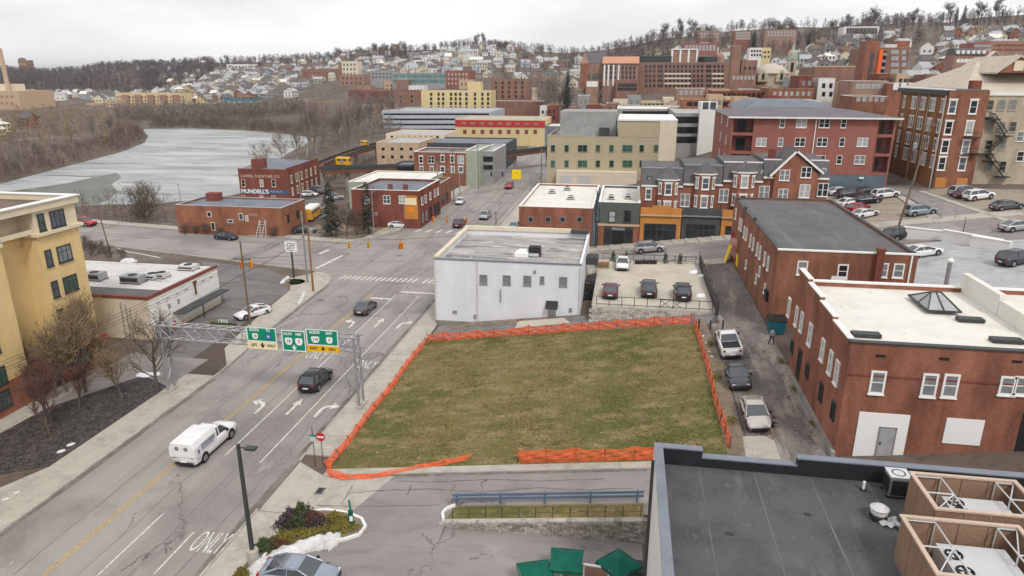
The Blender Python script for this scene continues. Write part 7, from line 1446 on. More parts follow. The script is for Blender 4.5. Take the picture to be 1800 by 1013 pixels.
for i in range(10): y = 74.4 + i*2.2; part('screen', MB().box(10.86 + .03*math.sin(i), 10.89 + .03*math.sin(i), y + .05, y + 2.15, 4.35, 5.75 + .1*math.sin(i*2)), 'membrane_black', r)
r = thing('street_railing', 'thin dark railing between upper car park and street', 'fence', (-2.8, 96.3, 4.3))
for i in range(10): x = -2.6 + i*1.45; part('post', MB().tube((x, 96.4, 4.3), (x, 96.4, 5.4), .035, n=5), 'metal_dark', r)
part('rail', MB().box(-2.6, 10.5, 96.37, 96.43, 5.3, 5.36).box(-2.6, 10.5, 96.37, 96.43, 4.6, 4.65), 'metal_dark', r)
for i, (u, v) in enumerate([(1101, 452), (1168, 455), (1193, 456), (1078, 455)]): s, t = onZ(u, v, 4.32); shrub(['potted conifer behind the white parked car', 'left potted shrub of the pair by street railing', 'right potted shrub of the pair by street railing', 'potted shrub left of the white parked car'][i], s, min(t, 95.9), 4.32, .4, .4, 1.3, 'shrub_green', 260, 'potted shrubs by the street railing', name='potted_shrub')
for i, (u, v) in enumerate([(1122, 464), (1135, 464), (1148, 464)]):
    s, t = onZ(u, v, 4.32); o = thing('planter_box', f'{["left", "middle", "right"][i]} one of three black planter boxes by the street railing', 'planter', (s, t, 4.32), 'black planter boxes', local=True); part('box', MB().box(-.5, .5, -.2, .2, 0, .45).box(-.54, .54, -.24, .24, .38, .47), 'metal_dark', o); part('soil', MB().box(-.44, .44, -.16, .16, .472, .5), 'mulch', o)
s, t = onZ(1058, 470, 4.32); o = thing('pallet_stack', 'stack of tan wooden pallets at left end of upper car park', 'pallets', (s, t, 4.32), local=True, rz=.2)
for k in range(5):
    for q in range(5): part('board', MB().box(-.9, .9, -.6 + q*.26, -.42 + q*.26, k*.2 + .1, k*.2 + .13), 'wall_tan', o)
    part('bearer', MB().box(-.9, -.8, -.6, .62, k*.2, k*.2 + .098).box(-.05, .05, -.6, .62, k*.2, k*.2 + .098).box(.8, .9, -.6, .62, k*.2, k*.2 + .098), 'wood_pole', o)
for i, (u, v) in enumerate([(1238, 487), (1222, 480), (1234, 522)]): s, t = onZ(u, v, 4.32); snow(['snow scrap at the back corner of the upper car park', 'snow heap by the black screen fence', 'snow heap near the gate of the upper car park'][i], dens([(s - .8, t), (s + .5, t + .4)]), .45, .35, 'snow', 4.3, 'snow_patch', 20 + i)
for i, (u, v) in enumerate([(1236, 592), (1242, 604), (1246, 620), (1252, 628)]): s, t, z = onG(u, v); snow(f'snow scrap on gravel beside the alley fence, {["farthest", "second", "third", "nearest"][i]} of four', dens([(s - .2, t), (s + .25, t + .2)], 3), .18, .1, 'snow', z + .02, 'snow_patch', 30 + i)
# bollards behind the lot
for i, (u, v) in enumerate([(1228, 578), (1248, 580), (1270, 580)]):
    s, t, z = onG(u, v); o = thing('bollard', f'{["left", "middle", "right"][i]} dark steel bollard of three at the back corner of the lot', 'bollard', (s, t, z), 'bollards at the lot corner', local=True); part('post', MB().tube((0, 0, 0), (0, 0, 1.0), .08, n=8), 'metal_dark', o); part('cap', MB().lathe([(.09, 1.0), (.1, 1.05), (.03, 1.1)], n=8), 'metal_dark', o)
s, t, z = onG(1366, 592); o = thing('waste_bin', 'teal waste container against the brick wall in side alley', 'bin', (s, t + 1, z), local=True)
part('body', MB().loft([[(-.7, -.6, .15), (.7, -.6, .15), (.7, .6, .15), (-.7, .6, .15)], [(-.85, -.75, 1.45), (.85, -.75, 1.45), (.85, .75, 1.45), (-.85, .75, 1.45)]]), 'bin_teal', o); part('lid', MB().wedge([(-.8, 1.47), (.8, 1.47), (.8, 1.75), (-.8, 1.55)], -.88, .88), 'plastic_black', o); part('feet', MB().box(-.6, -.5, -.5, .5, 0, .149).box(.5, .6, -.5, .5, 0, .149), 'metal_dark', o)
s, t, z = onG(1285, 462); o = thing('yellow_board', 'bright yellow board leaning at the street end of brick wall', 'board', (15.2, t + 1, z), local=True); part('panel', MB().wedgey([(-.75, 0), (-.65, 0), (-.05, 2.2), (-.15, 2.2)], -1, 1), 'marker_yellow', o); part('frame', MB().wedgey([(-.8, -.02), (-.76, -.02), (-.16, 2.25), (-.2, 2.25)], -1.05, -.9), 'wall_grey', o)
# ------------------------------------------------------------------ sign gantry over the road
TG = 55.3
r = thing('sign_gantry', 'grey steel truss sign gantry spanning the main road', 'gantry', (-43.2, TG, 0))
zt_ = onT(300, 571, TG)[1]; zb_ = onT(300, 593, TG)[1]; g0, g1 = -43.4, -23.6
for (x, nm) in ((g0, 'left'), (g1, 'right')):
    for dy in (-.55, .55): part('leg', MB().tube((x, TG + dy, 0), (x + (.25 if nm == 'left' else -.1), TG + dy, zt_ + .1), .13, n=8), 'galvanised', r)
    lb = MB()
    for k in range(3): z0 = 1 + k*1.9; lb.tube((x, TG - .55, z0), (x, TG + .55, z0 + 1.5), .05, n=5); lb.tube((x, TG - .55, z0 + 1.5), (x, TG + .55, z0 + 1.5), .05, n=5)
    part('leg_brace', lb, 'galvanised', r); part('footing', MB().box(x - .35, x + .35, TG - .95, TG + .95, 0, .3), 'concrete', r)
for dy in (-.5, .5):
    for zz in (zb_, zt_): part('chord', MB().tube((g0 - .4, TG + dy, zz), (g1 + .4, TG + dy, zz), .085, n=6), 'galvanised', r)
wb = MB(); nb = 16; stp = (g1 - g0)/nb
for i in range(nb):
    x = g0 + i*stp
    for dy in (-.5, .5): wb.tube((x, TG + dy, zb_ if i % 2 else zt_), (x + stp, TG + dy, zt_ if i % 2 else zb_), .042, n=5); wb.tube((x, TG + dy, zb_), (x, TG + dy, zt_), .035, n=5)
    for zz in (zb_, zt_): wb.tube((x, TG - .5, zz), (x + stp, TG + .5, zz), .035, n=5); wb.tube((x, TG - .5, zz), (x, TG + .5, zz), .035, n=5)
part('web', wb, 'galvanised', r)
def road_sign(label, u0, v0, u1, v1, vp, panel, words, shields, foot, plane=TG - .75):
    x0, z0 = onT(u0, v0, plane); x1 = onT(u1, v0, plane)[0]; z1 = onT(u0, v1, plane)[1]; zp = onT(u0, vp, plane)[1]
    o = thing('guide_sign', label, 'sign', (x0, plane, z1), 'green guide signs on the gantry'); cx_ = (x0 + x1)/2; w = x1 - x0
    part('board', MB().box(x0, x1, plane, plane + .08, zp, z0), 'sign_green', o)
    bd = MB(); e = .09; y = plane - .012
    bd.box(x0, x1, y, plane - .001, z0 - e, z0).box(x0, x0 + e, y, plane - .001, zp, z0 - e).box(x1 - e, x1, y, plane - .001, zp, z0 - e).box(x0 + e, x1 - e, y, plane - .001, zp, zp + e)
    part('border', bd, 'sign_white', o)
    hh = z0 - zp; k = 1. if panel else .72
    for i, wd_ in enumerate(words): text(wd_, .4 if panel else .34, 'sign_white', (cx_ + (i - .5)*w*.46, plane - .02, z0 - hh*.2*(k if panel else .9)), (PI/2, 0, 0), o, .72, bold=.012)
    for i, (num, mt, ink) in enumerate(shields):
        sx, sz, q = cx_ + (i - .5)*w*.44, zp + hh*(.36 if panel else .47), min(.36, hh*.2)
        rx = q*(1.25 if len(num) > 2 else 1.)
        part('shield', MB().loft([[(sx + a*rx, yy, sz + c*q) for a, c in [(-1, .8), (-.5, 1), (.5, 1), (1, .8), (.95, -.3), (.5, -.95), (-.5, -.95), (-.95, -.3)]] for yy in (plane - .02, plane - .004)]), mt, o)
        text(num, q*1.25, ink, (sx, plane - .03, sz), (PI/2, 0, 0), o, .85, bold=.01)
    if panel: 
        part('panel', MB().box(x0, x1, plane - .004, plane + .08, z1, zp - .01), panel, o); ym = (z1 + zp)/2
        for i, wd_ in enumerate(foot): text(wd_, (zp - z1)*.52, 'ink', (cx_ + (i - .5)*w*.58, plane - .02, ym), (PI/2, 0, 0), o, .8, bold=.01)
        aq = (zp - z1)*.36; mat = 'ink'
    else: ym = z1 + hh*.17; aq = hh*.13; mat = 'sign_white'
    part('arrow', MB().loft([[(cx_ + a*aq*1.25, yy, ym + c*aq) for a, c in [(-.22, 1), (.22, 1), (.22, .2), (.8, .45), (0, -1), (-.8, .45), (-.22, .2)]] for yy in (plane - .024, plane - .012)]), mat, o)
    br = MB()
    for f in (.25, .75): x = x0 + w*f; br.box(x - .05, x + .05, plane + .081, TG - .42, z1 + .1, z0 - .1)
    part('bracket', br, 'galvanised', o); return o
road_sign('green guide sign with cream left lane panel, leftmost on the gantry', 432, 574, 484, 612, 599, 'sign_cream', ['SOUTH', 'TO'], [('19', 'sign_white', 'ink'), ('79', 'sign_blue', 'sign_white')], ['LEFT', 'ONLY'])
road_sign('smallest green guide sign with white down arrow, middle of the gantry', 494, 580, 535, 616, 616, None, ['SOUTH', 'WEST'], [('19', 'sign_white', 'ink'), ('7', 'sign_white', 'ink')], [])
road_sign('green guide sign with yellow right lane panel, rightmost on the gantry', 537, 578, 593, 617, 606, 'sign_yellow', ['NORTH', 'EAST'], [('119', 'sign_white', 'ink'), ('7', 'sign_white', 'ink')], ['RIGHT', 'ONLY'])
# ------------------------------------------------------------------ poles, wires, signals, lamps
def pole(label, s, t, z, h, rad=.15, mat='wood_pole', arms=(), lean=0., name='utility_pole', lamp=None, gear=False):
    o = thing(name, label, 'pole', (s, t, z), local=True)
    part('shaft', MB().tube((0, 0, -.2), (lean, 0, h), rad, rad*.65, 8), mat, o)
    for (zz, w) in arms: part('crossarm', MB().box(lean*zz/h - w/2, lean*zz/h + w/2, -.06 - rad, .06 - rad, zz - .06, zz + .06), mat if mat != 'galvanised' else 'wood_pole', o)
    for (zz, w) in arms:
        for q in (-.85, -.35, .35, .85): part('insulator', MB().lathe([(.05, 0), (.06, .1), (.02, .16)], c=(lean*zz/h + q*w/2, -rad, zz + .062), n=6), 'metal_grey', o)
    if lamp: L_, side = lamp; part('lamp_arm', MB().path([(lean, 0, h - .4), (lean + side*L_*.5, 0, h + .1), (lean + side*L_, 0, h + .15)], .05), 'galvanised', o); part('lamp_head', MB().loft([[(lean + side*(L_ + a), c, h + .15 + e) for a, c, e in [(0, -.12, 0), (0, .12, 0), (0, .08, .12), (0, -.08, .12)]], [(lean + side*(L_ + .7), c, h + .13 + e) for c, e in [(-.1, 0), (.1, 0), (.06, .06), (-.06, .06)]]]), 'metal_grey', o)
    if gear: part('transformer', MB().lathe([(.26, 0), (.28, .1), (.28, .8), (.1, .95)], c=(.4, 0, h*.72), n=10), 'metal_grey', o)
    return o
def ztop(s, t, v):
    Yc = -s*SY + t*CY; a = (v - 506.5)/FL; return HC - Yc*(ST + a*CT)/(CT - a*ST)
POL = {}
def pole_px(key, label, ub, vb, vt, **kw):
    s, t = onZ(ub, vb); POL[key] = (s, t, ztop(s, t, vt)); return pole(label, s, t, 0, ztop(s, t, vt), **kw)
pole_px('a', 'slim wooden utility pole with crossarm left of the white parked car', 440, 572, 424, rad=.14, arms=((8.6, 2.2),))
pole_px('b', 'orange brown wooden utility pole on the corner pavement', 551, 513, 372, rad=.17, mat='pole_orange', gear=True)
pole_px('c', 'grey steel signal pole beside the orange brown pole', 541, 497, 372, rad=.16, mat='galvanised', name='signal_pole')
pole_px('d', 'dark leaning utility pole behind the cream store', 196, 452, 372, rad=.13, lean=-.9)
pole_px('e', 'pale street light pole in front of the mural building', 658, 416, 335, rad=.1, mat='galvanised', name='street_light', lamp=(1.6, 1))
pole_px('f', 'grey utility pole on the north pavement beside mural building', 771, 375, 285, rad=.14, mat='galvanised', arms=((11.5, 1.8),))
pole_px('g', 'slim utility pole further along the north pavement', 798, 355, 262, rad=.14, mat='wood_pole', arms=((12.5, 1.8),))
pole_px('h', 'third slim utility pole along the left side of far road', 841, 333, 250, rad=.14, mat='wood_pole', arms=((13, 1.8),))
pole_px('i', 'street light pole on the river side of the red brick building', 325, 405, 322, rad=.1, mat='galvanised', name='street_light', lamp=(2.2, -1))
pole_px('j', 'white topped utility pole behind the red brick building', 533, 392, 300, rad=.13, mat='bark_pale', arms=((13, 2.),))
pole_px('k', 'grey steel pole with round sign right of the far road', 951, 330, 262, rad=.16, mat='galvanised', name='signal_pole')
pole_px('l', 'short dark post at the kerb behind the sided building', 872, 408, 372, rad=.12, mat='wood_pole')
s, t, z = onG(1578, 402); zp = ztop(s, t, 205); pole('tall wooden utility pole rising beside the ochre block', s, t, z, zp - z, .17, 'wood_pole', ((zp - z - 1.2, 1.6),), lean=2.2, gear=True)
s, t, z = onG(1692, 412); pole('slim dark lamp post beside the white barrier', s, t, z, ztop(s, t, 382) - z, .06, 'metal_dark', name='lamp_post')
s, t, z = onG(1678, 388); pole('green street name post at the hill street corner', s, t, z, ztop(s, t, 362) - z, .05, 'metal_grey', name='sign_post')
s, t, z = onG(1040, 440); pole('slim dark utility pole at left end of the green grey shop', -4.4, 111.2, 2.3, ztop(-4.4, 111.2, 335) - 2.3, .1, 'metal_dark')
# near lamp post on round concrete base
s, t = onZ(444, 972, .9); h = ztop(s, t, 781); o = thing('lamp_post', 'tall dark brown lamp post with single arm on concrete base', 'lamp post', (s, t, hill(s)), local=True)
part('base', MB().lathe([(.36, 0), (.36, 1.15), (.3, 1.2)], n=14), 'concrete', o); part('shaft', MB().loft([[(q*.11*a, q*.11*b, zz) for a, b in ((-1, -1), (1, -1), (1, 1), (-1, 1))] for zz, q in ((1.2, 1.), (h - hill(s), .75))]), 'frame_dark', o)
part('arm', MB().box(.08, .55, -.04, .04, h - hill(s) - .25, h - hill(s) - .18), 'frame_dark', o); part('lamp_head', MB().box(.5, 1.15, -.2, .2, h - hill(s) - .28, h - hill(s) - .14), 'frame_dark', o)
# wires
def wires(label, pts, sag=.6, rad=.022, group='overhead wires'):
    m = MB()
    for a, b in zip(pts[:-1], pts[1:]):
        a, b = Vector(a), Vector(b); prev = a
        for i in range(1, 11): f = i/10; p = a.lerp(b, f) - Vector((0, 0, sag*4*f*(1 - f))); m.tube(prev, p, rad, n=3, cap=False); prev = p
    o = part('overhead_wire', m, 'blackwire'); tag(o, label, 'wire', group)
pa, pb = POL['a'], POL['b']
for i, dx in enumerate((-1, -.4, .4, 1)):
    wires(['outer left power line along the left pavement', 'inner left power line along the left pavement', 'inner right power line along the left pavement', 'outer right power line along the left pavement'][i], [(pb[0] + dx*.3, pb[1], pb[2] - 1.5), (pa[0] + dx, pa[1], 8.7), (-46.4 + dx, 38, 8.8), (-47 + dx, 0, 8.8)], .5)
wires('low telephone cable along the left pavement', [(pb[0], pb[1], pb[2] - 3), (pa[0], pa[1], 6.8), (-46.4, 38, 6.6), (-47, 0, 6.6)], .5, .035)
wires('cable crossing from corner pole to the dark leaning pole', [(pb[0], pb[1], pb[2] - 2), (POL['d'][0] - .9, POL['d'][1], POL['d'][2] - .3)], .8)
wires('cable from corner pole across to the mural building pole', [(pb[0], pb[1], pb[2] - .5), (POL['f'][0], POL['f'][1], POL['f'][2] - 1)], .9)
wires('cables along the far road poles', [POL['f'], POL['g'], POL['h']], .5)
wires('cable over the river behind the red brick building', [(POL['j'][0], POL['j'][1], POL['j'][2] - .5), (-150, 150, 12)], 1.)
# signals hung on span wire
def signal(label, s, t, z, mat='signal_yellow', faces=((0, -1),), wide=False):
    o = thing('traffic_signal', label, 'traffic light', (s, t, z), 'traffic lights at the crossing', local=True)
    for i in range(2 if wide else 1):
        x = (i - .5)*.42 if wide else 0
        hs = part('housing', MB().box(x - .18, x + .18, -.15, .15, -.55, .55), mat, o)
        for k, zz in enumerate((.34, 0, -.34)): part('visor', MB().tube((x, -.15, zz), (x, -.34, zz), .13, n=8), mat, hs); part('lens', MB().tube((x, -.345, zz), (x, -.35, zz), .1, n=8), 'opening', hs)
    part('hanger', MB().tube((0, 0, .55), (0, 0, 1.1), .03, n=5), 'metal_dark', o); return o
ts = 108.
sig = [(614, 431, False, 'signal_yellow', 'yellow traffic light hanging at left of the crossing'), (648, 431, False, 'signal_yellow', 'yellow traffic light second from left at the crossing'), (705, 432, True, 'signal_orange', 'double orange traffic light at right of the crossing span')]
zw = None; ends = []
for (u, v, wd_, mt, lab) in sig: s, z = onT(u, v, ts); signal(lab, s, ts, z, mt, wide=wd_); zw = z + 1.1; ends.append((s, ts, zw))
wires('span wire carrying the traffic lights over the crossing', [(POL['c'][0], POL['c'][1], zw + .9), ends[0], ends[1], ends[2], (-24.5, 110, zw + .9)], .06, .03)
for i, (u, v) in enumerate([(425, 466), (441, 465)]): s, z = onT(u, v, 90); signal(['orange traffic light left of the slim utility pole', 'orange traffic light right of the slim utility pole'][i], s, 90, z, 'signal_orange')
s1_, z1_ = onT(425, 466, 90); wires('span wire of the west traffic lights', [(POL['a'][0] - 8, 100, z1_ + 1.4), (s1_, 90, z1_ + 1.1), (POL['c'][0], POL['c'][1], z1_ + 1.4)], .1, .03)
for i, (u, v) in enumerate([(762, 386), (786, 388), (820, 388)]): s, z = onT(u, v, 130); signal(['small orange traffic light at the far left corner', 'orange traffic light left of the maroon car', 'orange traffic light right of the maroon car'][i], s, 130, z, 'signal_orange')
# yellow plate sign on span over the far road
s, z = onT(908, 307, 172); o = thing('yellow_sign', 'large bright yellow square sign hung over the far road', 'sign', (s, 172, z), local=True)
part('plate', MB().box(-1.15, 1.15, -.08, .08, -1.2, 1.2), 'marker_yellow', o); part('rim', MB().box(-1.2, 1.2, .081, .12, -1.25, 1.25), 'galvanised', o); part('mark', MB().box(-.25, .25, -.1, -.085, .2, .5), 'signal_orange', o)
m_ = MB().tube((-46 - s, 0, 1.0), (8 - s, 0, .9), .05, n=5).tube((-46 - s, 0, -.1), (8 - s, 0, -.1), .04, n=5); part('span_bar', m_, 'galvanised', o)
for dx in (-42.2 - s, -23.6 - s): part('mast', MB().tube((dx, 0, -z), (dx, 0, 1.4), .12, n=7), 'galvanised', o)
for k, dx in enumerate((-6.5, -3.6)): part('signal_head', MB().box(dx - .2, dx + .2, -.2, .1, -.6, .5), 'metal_dark', o)
# corner sign on pole, do-not-enter, small posts
s, t = onZ(517, 490); zt2 = ztop(s, t, 424); o = thing('pole_sign', 'white lettered pole sign in the corner planting bed', 'sign', (s, t, 0), local=True)
part('pole', MB().tube((0, 0, 0), (0, 0, zt2 - 1.6), .14, n=8), 'frame_dark', o); bd_ = part('board', MB().box(-.95, .95, -.12, .12, zt2 - 1.7, zt2), 'sign_white', o); part('frame', MB().box(-1.0, 1.0, -.1, .1, zt2 - 1.75, zt2 - 1.702).box(-1., 1., -.1, .1, zt2 + .002, zt2 + .05), 'metal_grey', bd_)
for k, w in enumerate((.5, .75, .65, .6, .4)):
    for q in range(3): part('letter_strip', MB().box(-w + q*w*.68, -w + q*w*.68 + w*.5, -.14, -.122, zt2 - .38 - k*.28, zt2 - .28 - k*.28), 'wall_charcoal', bd_)
s2, t2 = onZ(515, 497); struct('sign_bed', MB().prism([(s2 + 1.9*math.cos(a*PI/5), t2 + 1.6*math.sin(a*PI/5)) for a in range(10)], 0, .12), 'dirt'); shrub('low green shrub at foot of the white pole sign', s2 + .5, t2 - .6, .1, 1.1, .6, .4, 'shrub_green', 300)
s, t = onZ(568, 815); o = thing('do_not_enter_sign', 'round red do not enter sign on the near pavement corner', 'sign', (s, t, .1), local=True); hh = ztop(s, t, 768) - .1
part('post', MB().tube((0, 0, 0), (0, .05, hh + .35), .035, n=6), 'frame_dark', o); dk = part('disc', MB().lathe([(.38, 0), (.38, .03)], n=20), 'sign_red', o); dk.rotation_euler = (PI/2, 0, 0); dk.location = (0, -.02, hh); part('bar', MB().box(-.28, .28, -.075, -.056, hh - .07, hh + .07), 'sign_white', o); part('rim', MB().box(-.02, .02, -.05, 0, hh - .42, hh - .38), 'galvanised', o)
s, t = onZ(555, 823); o = thing('sign_post', 'thin dark sign post with small green plates beside the red sign', 'sign', (s, t, .1), local=True); hh = ztop(s, t, 752) - .1
part('post', MB().tube((0, 0, 0), (0, 0, hh), .035, n=6), 'frame_dark', o); part('plate', MB().box(-.2, .25, -.05, -.036, hh - 1.2, hh - .8), 'metal_light', o); part('plate', MB().box(-.25, .3, -.05, -.036, hh - .75, hh - .6), 'sign_green', o)
s, t = onZ(618, 925, .8); o = thing('drive_sign', 'small dark green directional post sign in the island bed', 'sign', (s, t, .85), local=True, rz=.5); part('post', MB().box(-.16, .16, -.08, .08, 0, 1.2), 'canvas_green', o); part('arrow_plate', MB().wedge([(-.5, 1.25), (.45, 1.55), (.4, 1.75), (-.55, 1.45)], -.06, .06), 'canvas_green', o); part('lettering_panel', MB().box(-.1, .1, -.1, -.082, .4, .8), 'sign_white', o)
x, y = onZ(566, 858, .4); o = thing('drain_grate', 'square iron drain grate in the driveway apron', 'drain', (x, y, hill(x) + .022), local=True)
for k in range(6): part('grate_bar', MB().box(-.4, .4, -.36 + k*.13, -.29 + k*.13, 0, .02), 'metal_dark', o)
part('frame', MB().box(-.5, .5, -.45, -.38, 0, .03).box(-.5, .5, .38, .45, 0, .03).box(-.5, -.42, -.38, .38, 0, .03).box(.42, .5, -.38, .38, 0, .03), 'concrete_dark', o)
s, t = onZ(185, 625); o = thing('stop_sign', 'small red stop sign beside the bare trees left', 'sign', (s, t + .5, 0), local=True); part('post', MB().tube((0, 0, 0), (0, 0, 2.2), .03, n=5), 'galvanised', o); dk = part('plate', MB().lathe([(.38, 0), (.38, .02)], n=8), 'sign_red', o); dk.rotation_euler = (PI/2, 0, R(22.5)); dk.location = (0, 0, 2.1); part('rim', MB().box(-.1, .1, -.05, -.03, 2.06, 2.14), 'sign_white', o)
# white barriers on the upper plaza
for i, (u0, v0, u1, v1) in enumerate([(1585, 420, 1675, 422), (1655, 425, 1760, 436), (1705, 434, 1775, 440)]):
    a = onG(u0, v0); b2 = onG(u1, v1); o = thing('white_barrier', ['left white low wall by the upper plaza', 'long middle white low wall by the upper plaza', 'short right white low wall of the upper plaza'][i], 'wall', (a[0], a[1], a[2]))
    d = Vector((b2[0] - a[0], b2[1] - a[1])).normalized(); n_ = (-d.y*.25, d.x*.25); z0_ = max(a[2], b2[2])
    part('body', MB().prism([(a[0] - n_[0], a[1] - n_[1]), (b2[0] - n_[0], b2[1] - n_[1]), (b2[0] + n_[0], b2[1] + n_[1]), (a[0] + n_[0], a[1] + n_[1])], min(a[2], b2[2]) - .4, z0_ + 1.0), 'wall_white', o)
    part('cap', MB().prism([(a[0] - n_[0]*1.3, a[1] - n_[1]*1.3), (b2[0] - n_[0]*1.3, b2[1] - n_[1]*1.3), (b2[0] + n_[0]*1.3, b2[1] + n_[1]*1.3), (a[0] + n_[0]*1.3, a[1] + n_[1]*1.3)], z0_ + 1.002, z0_ + 1.1), 'trim_white', o)
# umbrellas and patio
def umbrella(label, u, v, z, half, rz, closed=False):
    s, t = onZ(u, v, z); g0_ = lowz(s, t); o = thing('patio_umbrella', label, 'umbrella', (s, t, g0_), 'green patio umbrellas', local=True, rz=rz); h = z - g0_
    part('pole', MB().tube((0, 0, 0), (0, 0, h + .35), .03, n=6), 'metal_dark', o); part('base', MB().lathe([(.32, 0), (.32, .08), (.06, .14)], n=12), 'metal_dark', o)
    cs = [(half*a, half*b) for a, b in ((-1, -1), (1, -1), (1, 1), (-1, 1))]; m = MB(); ap = (0, 0, h + .45)
    for i in range(4): a, b = cs[i], cs[(i + 1) % 4]; md = ((a[0] + b[0])/2*.93, (a[1] + b[1])/2*.93, h - .02); m.add([(a[0], a[1], h), md, ap], [(0, 1, 2)]).add([md, (b[0], b[1], h), ap], [(0, 1, 2)]).add([(a[0], a[1], h), (b[0], b[1], h), (b[0], b[1], h - .22), (a[0], a[1], h - .22)], [(0, 1, 2, 3)])
    part('canopy', m, 'canvas_green', o)
    rb = MB()
    for c in cs: rb.tube((0, 0, h + .3), (c[0]*.97, c[1]*.97, h - .03), .018, n=4)
    part('ribs', rb, 'metal_dark', o); return o
umbrella('square green patio umbrella in the middle of three', 996, 984, 3.0, .98, .03); umbrella('green patio umbrella turned cornerwise nearest the building', 1088, 990, 3.0, .95, .8); umbrella('green patio umbrella at left cut by the bottom edge', 942, 1006, 2.9, .95, .35)
s, t = onZ(1022, 1003, 2.4); o = thing('patio_screen', 'white framed patio screen beside the green umbrellas', 'screen', (s, t, 1.5), local=True, rz=-.05); part('frame', MB().box(-1.2, 1.6, -.05, .05, 1.3, 1.4).box(-1.2, -1.12, -.05, .05, 0, 1.3).box(1.52, 1.6, -.05, .05, 0, 1.3).box(.1, .18, -.05, .05, 0, 1.3), 'sign_white', o); part('panel', MB().box(-1.1, .09, -.02, .02, .1, 1.28).box(.19, 1.5, -.02, .02, .1, 1.28), 'brick_salmon', o)
s, t = onZ(1128, 1004, 2.2); o = thing('dark_bin_shelter', 'low dark flat topped shelter beside the white wall', 'shelter', (s - .1, t, 1.5), local=True); part('body', MB().box(-.6, .6, -.5, .5, 0, .9), 'wall_charcoal', o); part('lid', MB().box(-.68, .68, -.58, .58, .902, .98), 'metal_dark', o)
# ------------------------------------------------------------------ elevated guideway with yellow transit cars
def guideway(label, pts, z):
    r = thing('transit_guideway', label, 'guideway', (pts[0][0], pts[0][1], 0), 'elevated transit guideway')
    for k, (a, b) in enumerate(zip(pts[:-1], pts[1:])):
        d = Vector((b[0] - a[0], b[1] - a[1])).normalized(); n_ = (-d.y*1.7, d.x*1.7); P4 = [(a[0] - n_[0], a[1] - n_[1]), (b[0] - n_[0], b[1] - n_[1]), (b[0] + n_[0], b[1] + n_[1]), (a[0] + n_[0], a[1] + n_[1])]
        part('deck', MB().prism(P4, z - .9, z - .1), 'rust', r)
        for sg in (-1, 1): part('side_rail', MB().prism([(p[0] + sg*n_[0]*.9, p[1] + sg*n_[1]*.9) for p in [(a[0] - n_[0]*.06, a[1] - n_[1]*.06), (b[0] - n_[0]*.06, b[1] - n_[1]*.06), (b[0] + n_[0]*.06, b[1] + n_[1]*.06), (a[0] + n_[0]*.06, a[1] + n_[1]*.06)]], z - .098, z + .7), 'frame_dark', r)
        gz0 = min(gh(*a), 0); part('column', MB().box(a[0] - .5, a[0] + .5, a[1] - .5, a[1] + .5, gz0 - 1, z - .92), 'concrete_dark', r)
    a = pts[-1]; part('column', MB().box(a[0] - .5, a[0] + .5, a[1] - .5, a[1] + .5, min(gh(*a), 0) - 1, z - .92), 'concrete_dark', r)
P6 = lambda L_: [onZ(u, v, 6) for u, v in L_]
guideway('curving elevated guideway climbing past the pale bank trees', P6([(560, 292), (590, 279), (625, 266), (662, 255), (700, 247)]), 6)
guideway('straight elevated guideway behind the white roofed warehouse', P6([(566, 299), (610, 297), (650, 296), (695, 294)]), 6)
guideway('dark guideway bridge crossing over the far road', P6([(862, 274), (905, 269), (962, 262), (1000, 258)]), 6)
def transit_car(label, u, v, rz, k_=.85):
    s, t = onZ(u, v, 6); o = thing('transit_car', label, 'transit car', (s, t, 6.0), 'yellow transit cars', local=True, rz=rz)
    o.scale = (k_, k_, k_); part('body', MB().loft([[(w*a, y, .3 + h*c) for a, c in ((-1, 0), (1, 0), (1, .75), (.8, 1), (-.8, 1), (-1, .75))] for y, w, h in ((-2.3, .85, 2.0), (-2.1, 1.0, 2.4), (2.1, 1., 2.4), (2.3, .85, 2.))]), 'bus_yellow', o)
    part('windows', MB().box(-1.01, 1.01, -1.7, -.5, 1.5, 2.2).box(-1.01, 1.01, .5, 1.7, 1.5, 2.2).box(-.7, .7, -2.32, -2.2, 1.4, 2.2).box(-.7, .7, 2.2, 2.32, 1.4, 2.2), 'car_glass', o); part('door', MB().box(-1.02, 1.02, -.45, .45, .5, 2.3), 'metal_grey', o); part('bogie', MB().box(-.8, .8, -1.8, 1.8, 0, .29), 'metal_dark', o)
transit_car('yellow transit car on the lower straight guideway', 604, 291, 1.45); transit_car('yellow transit car on the climbing guideway farther off', 641, 257, .9, .7)
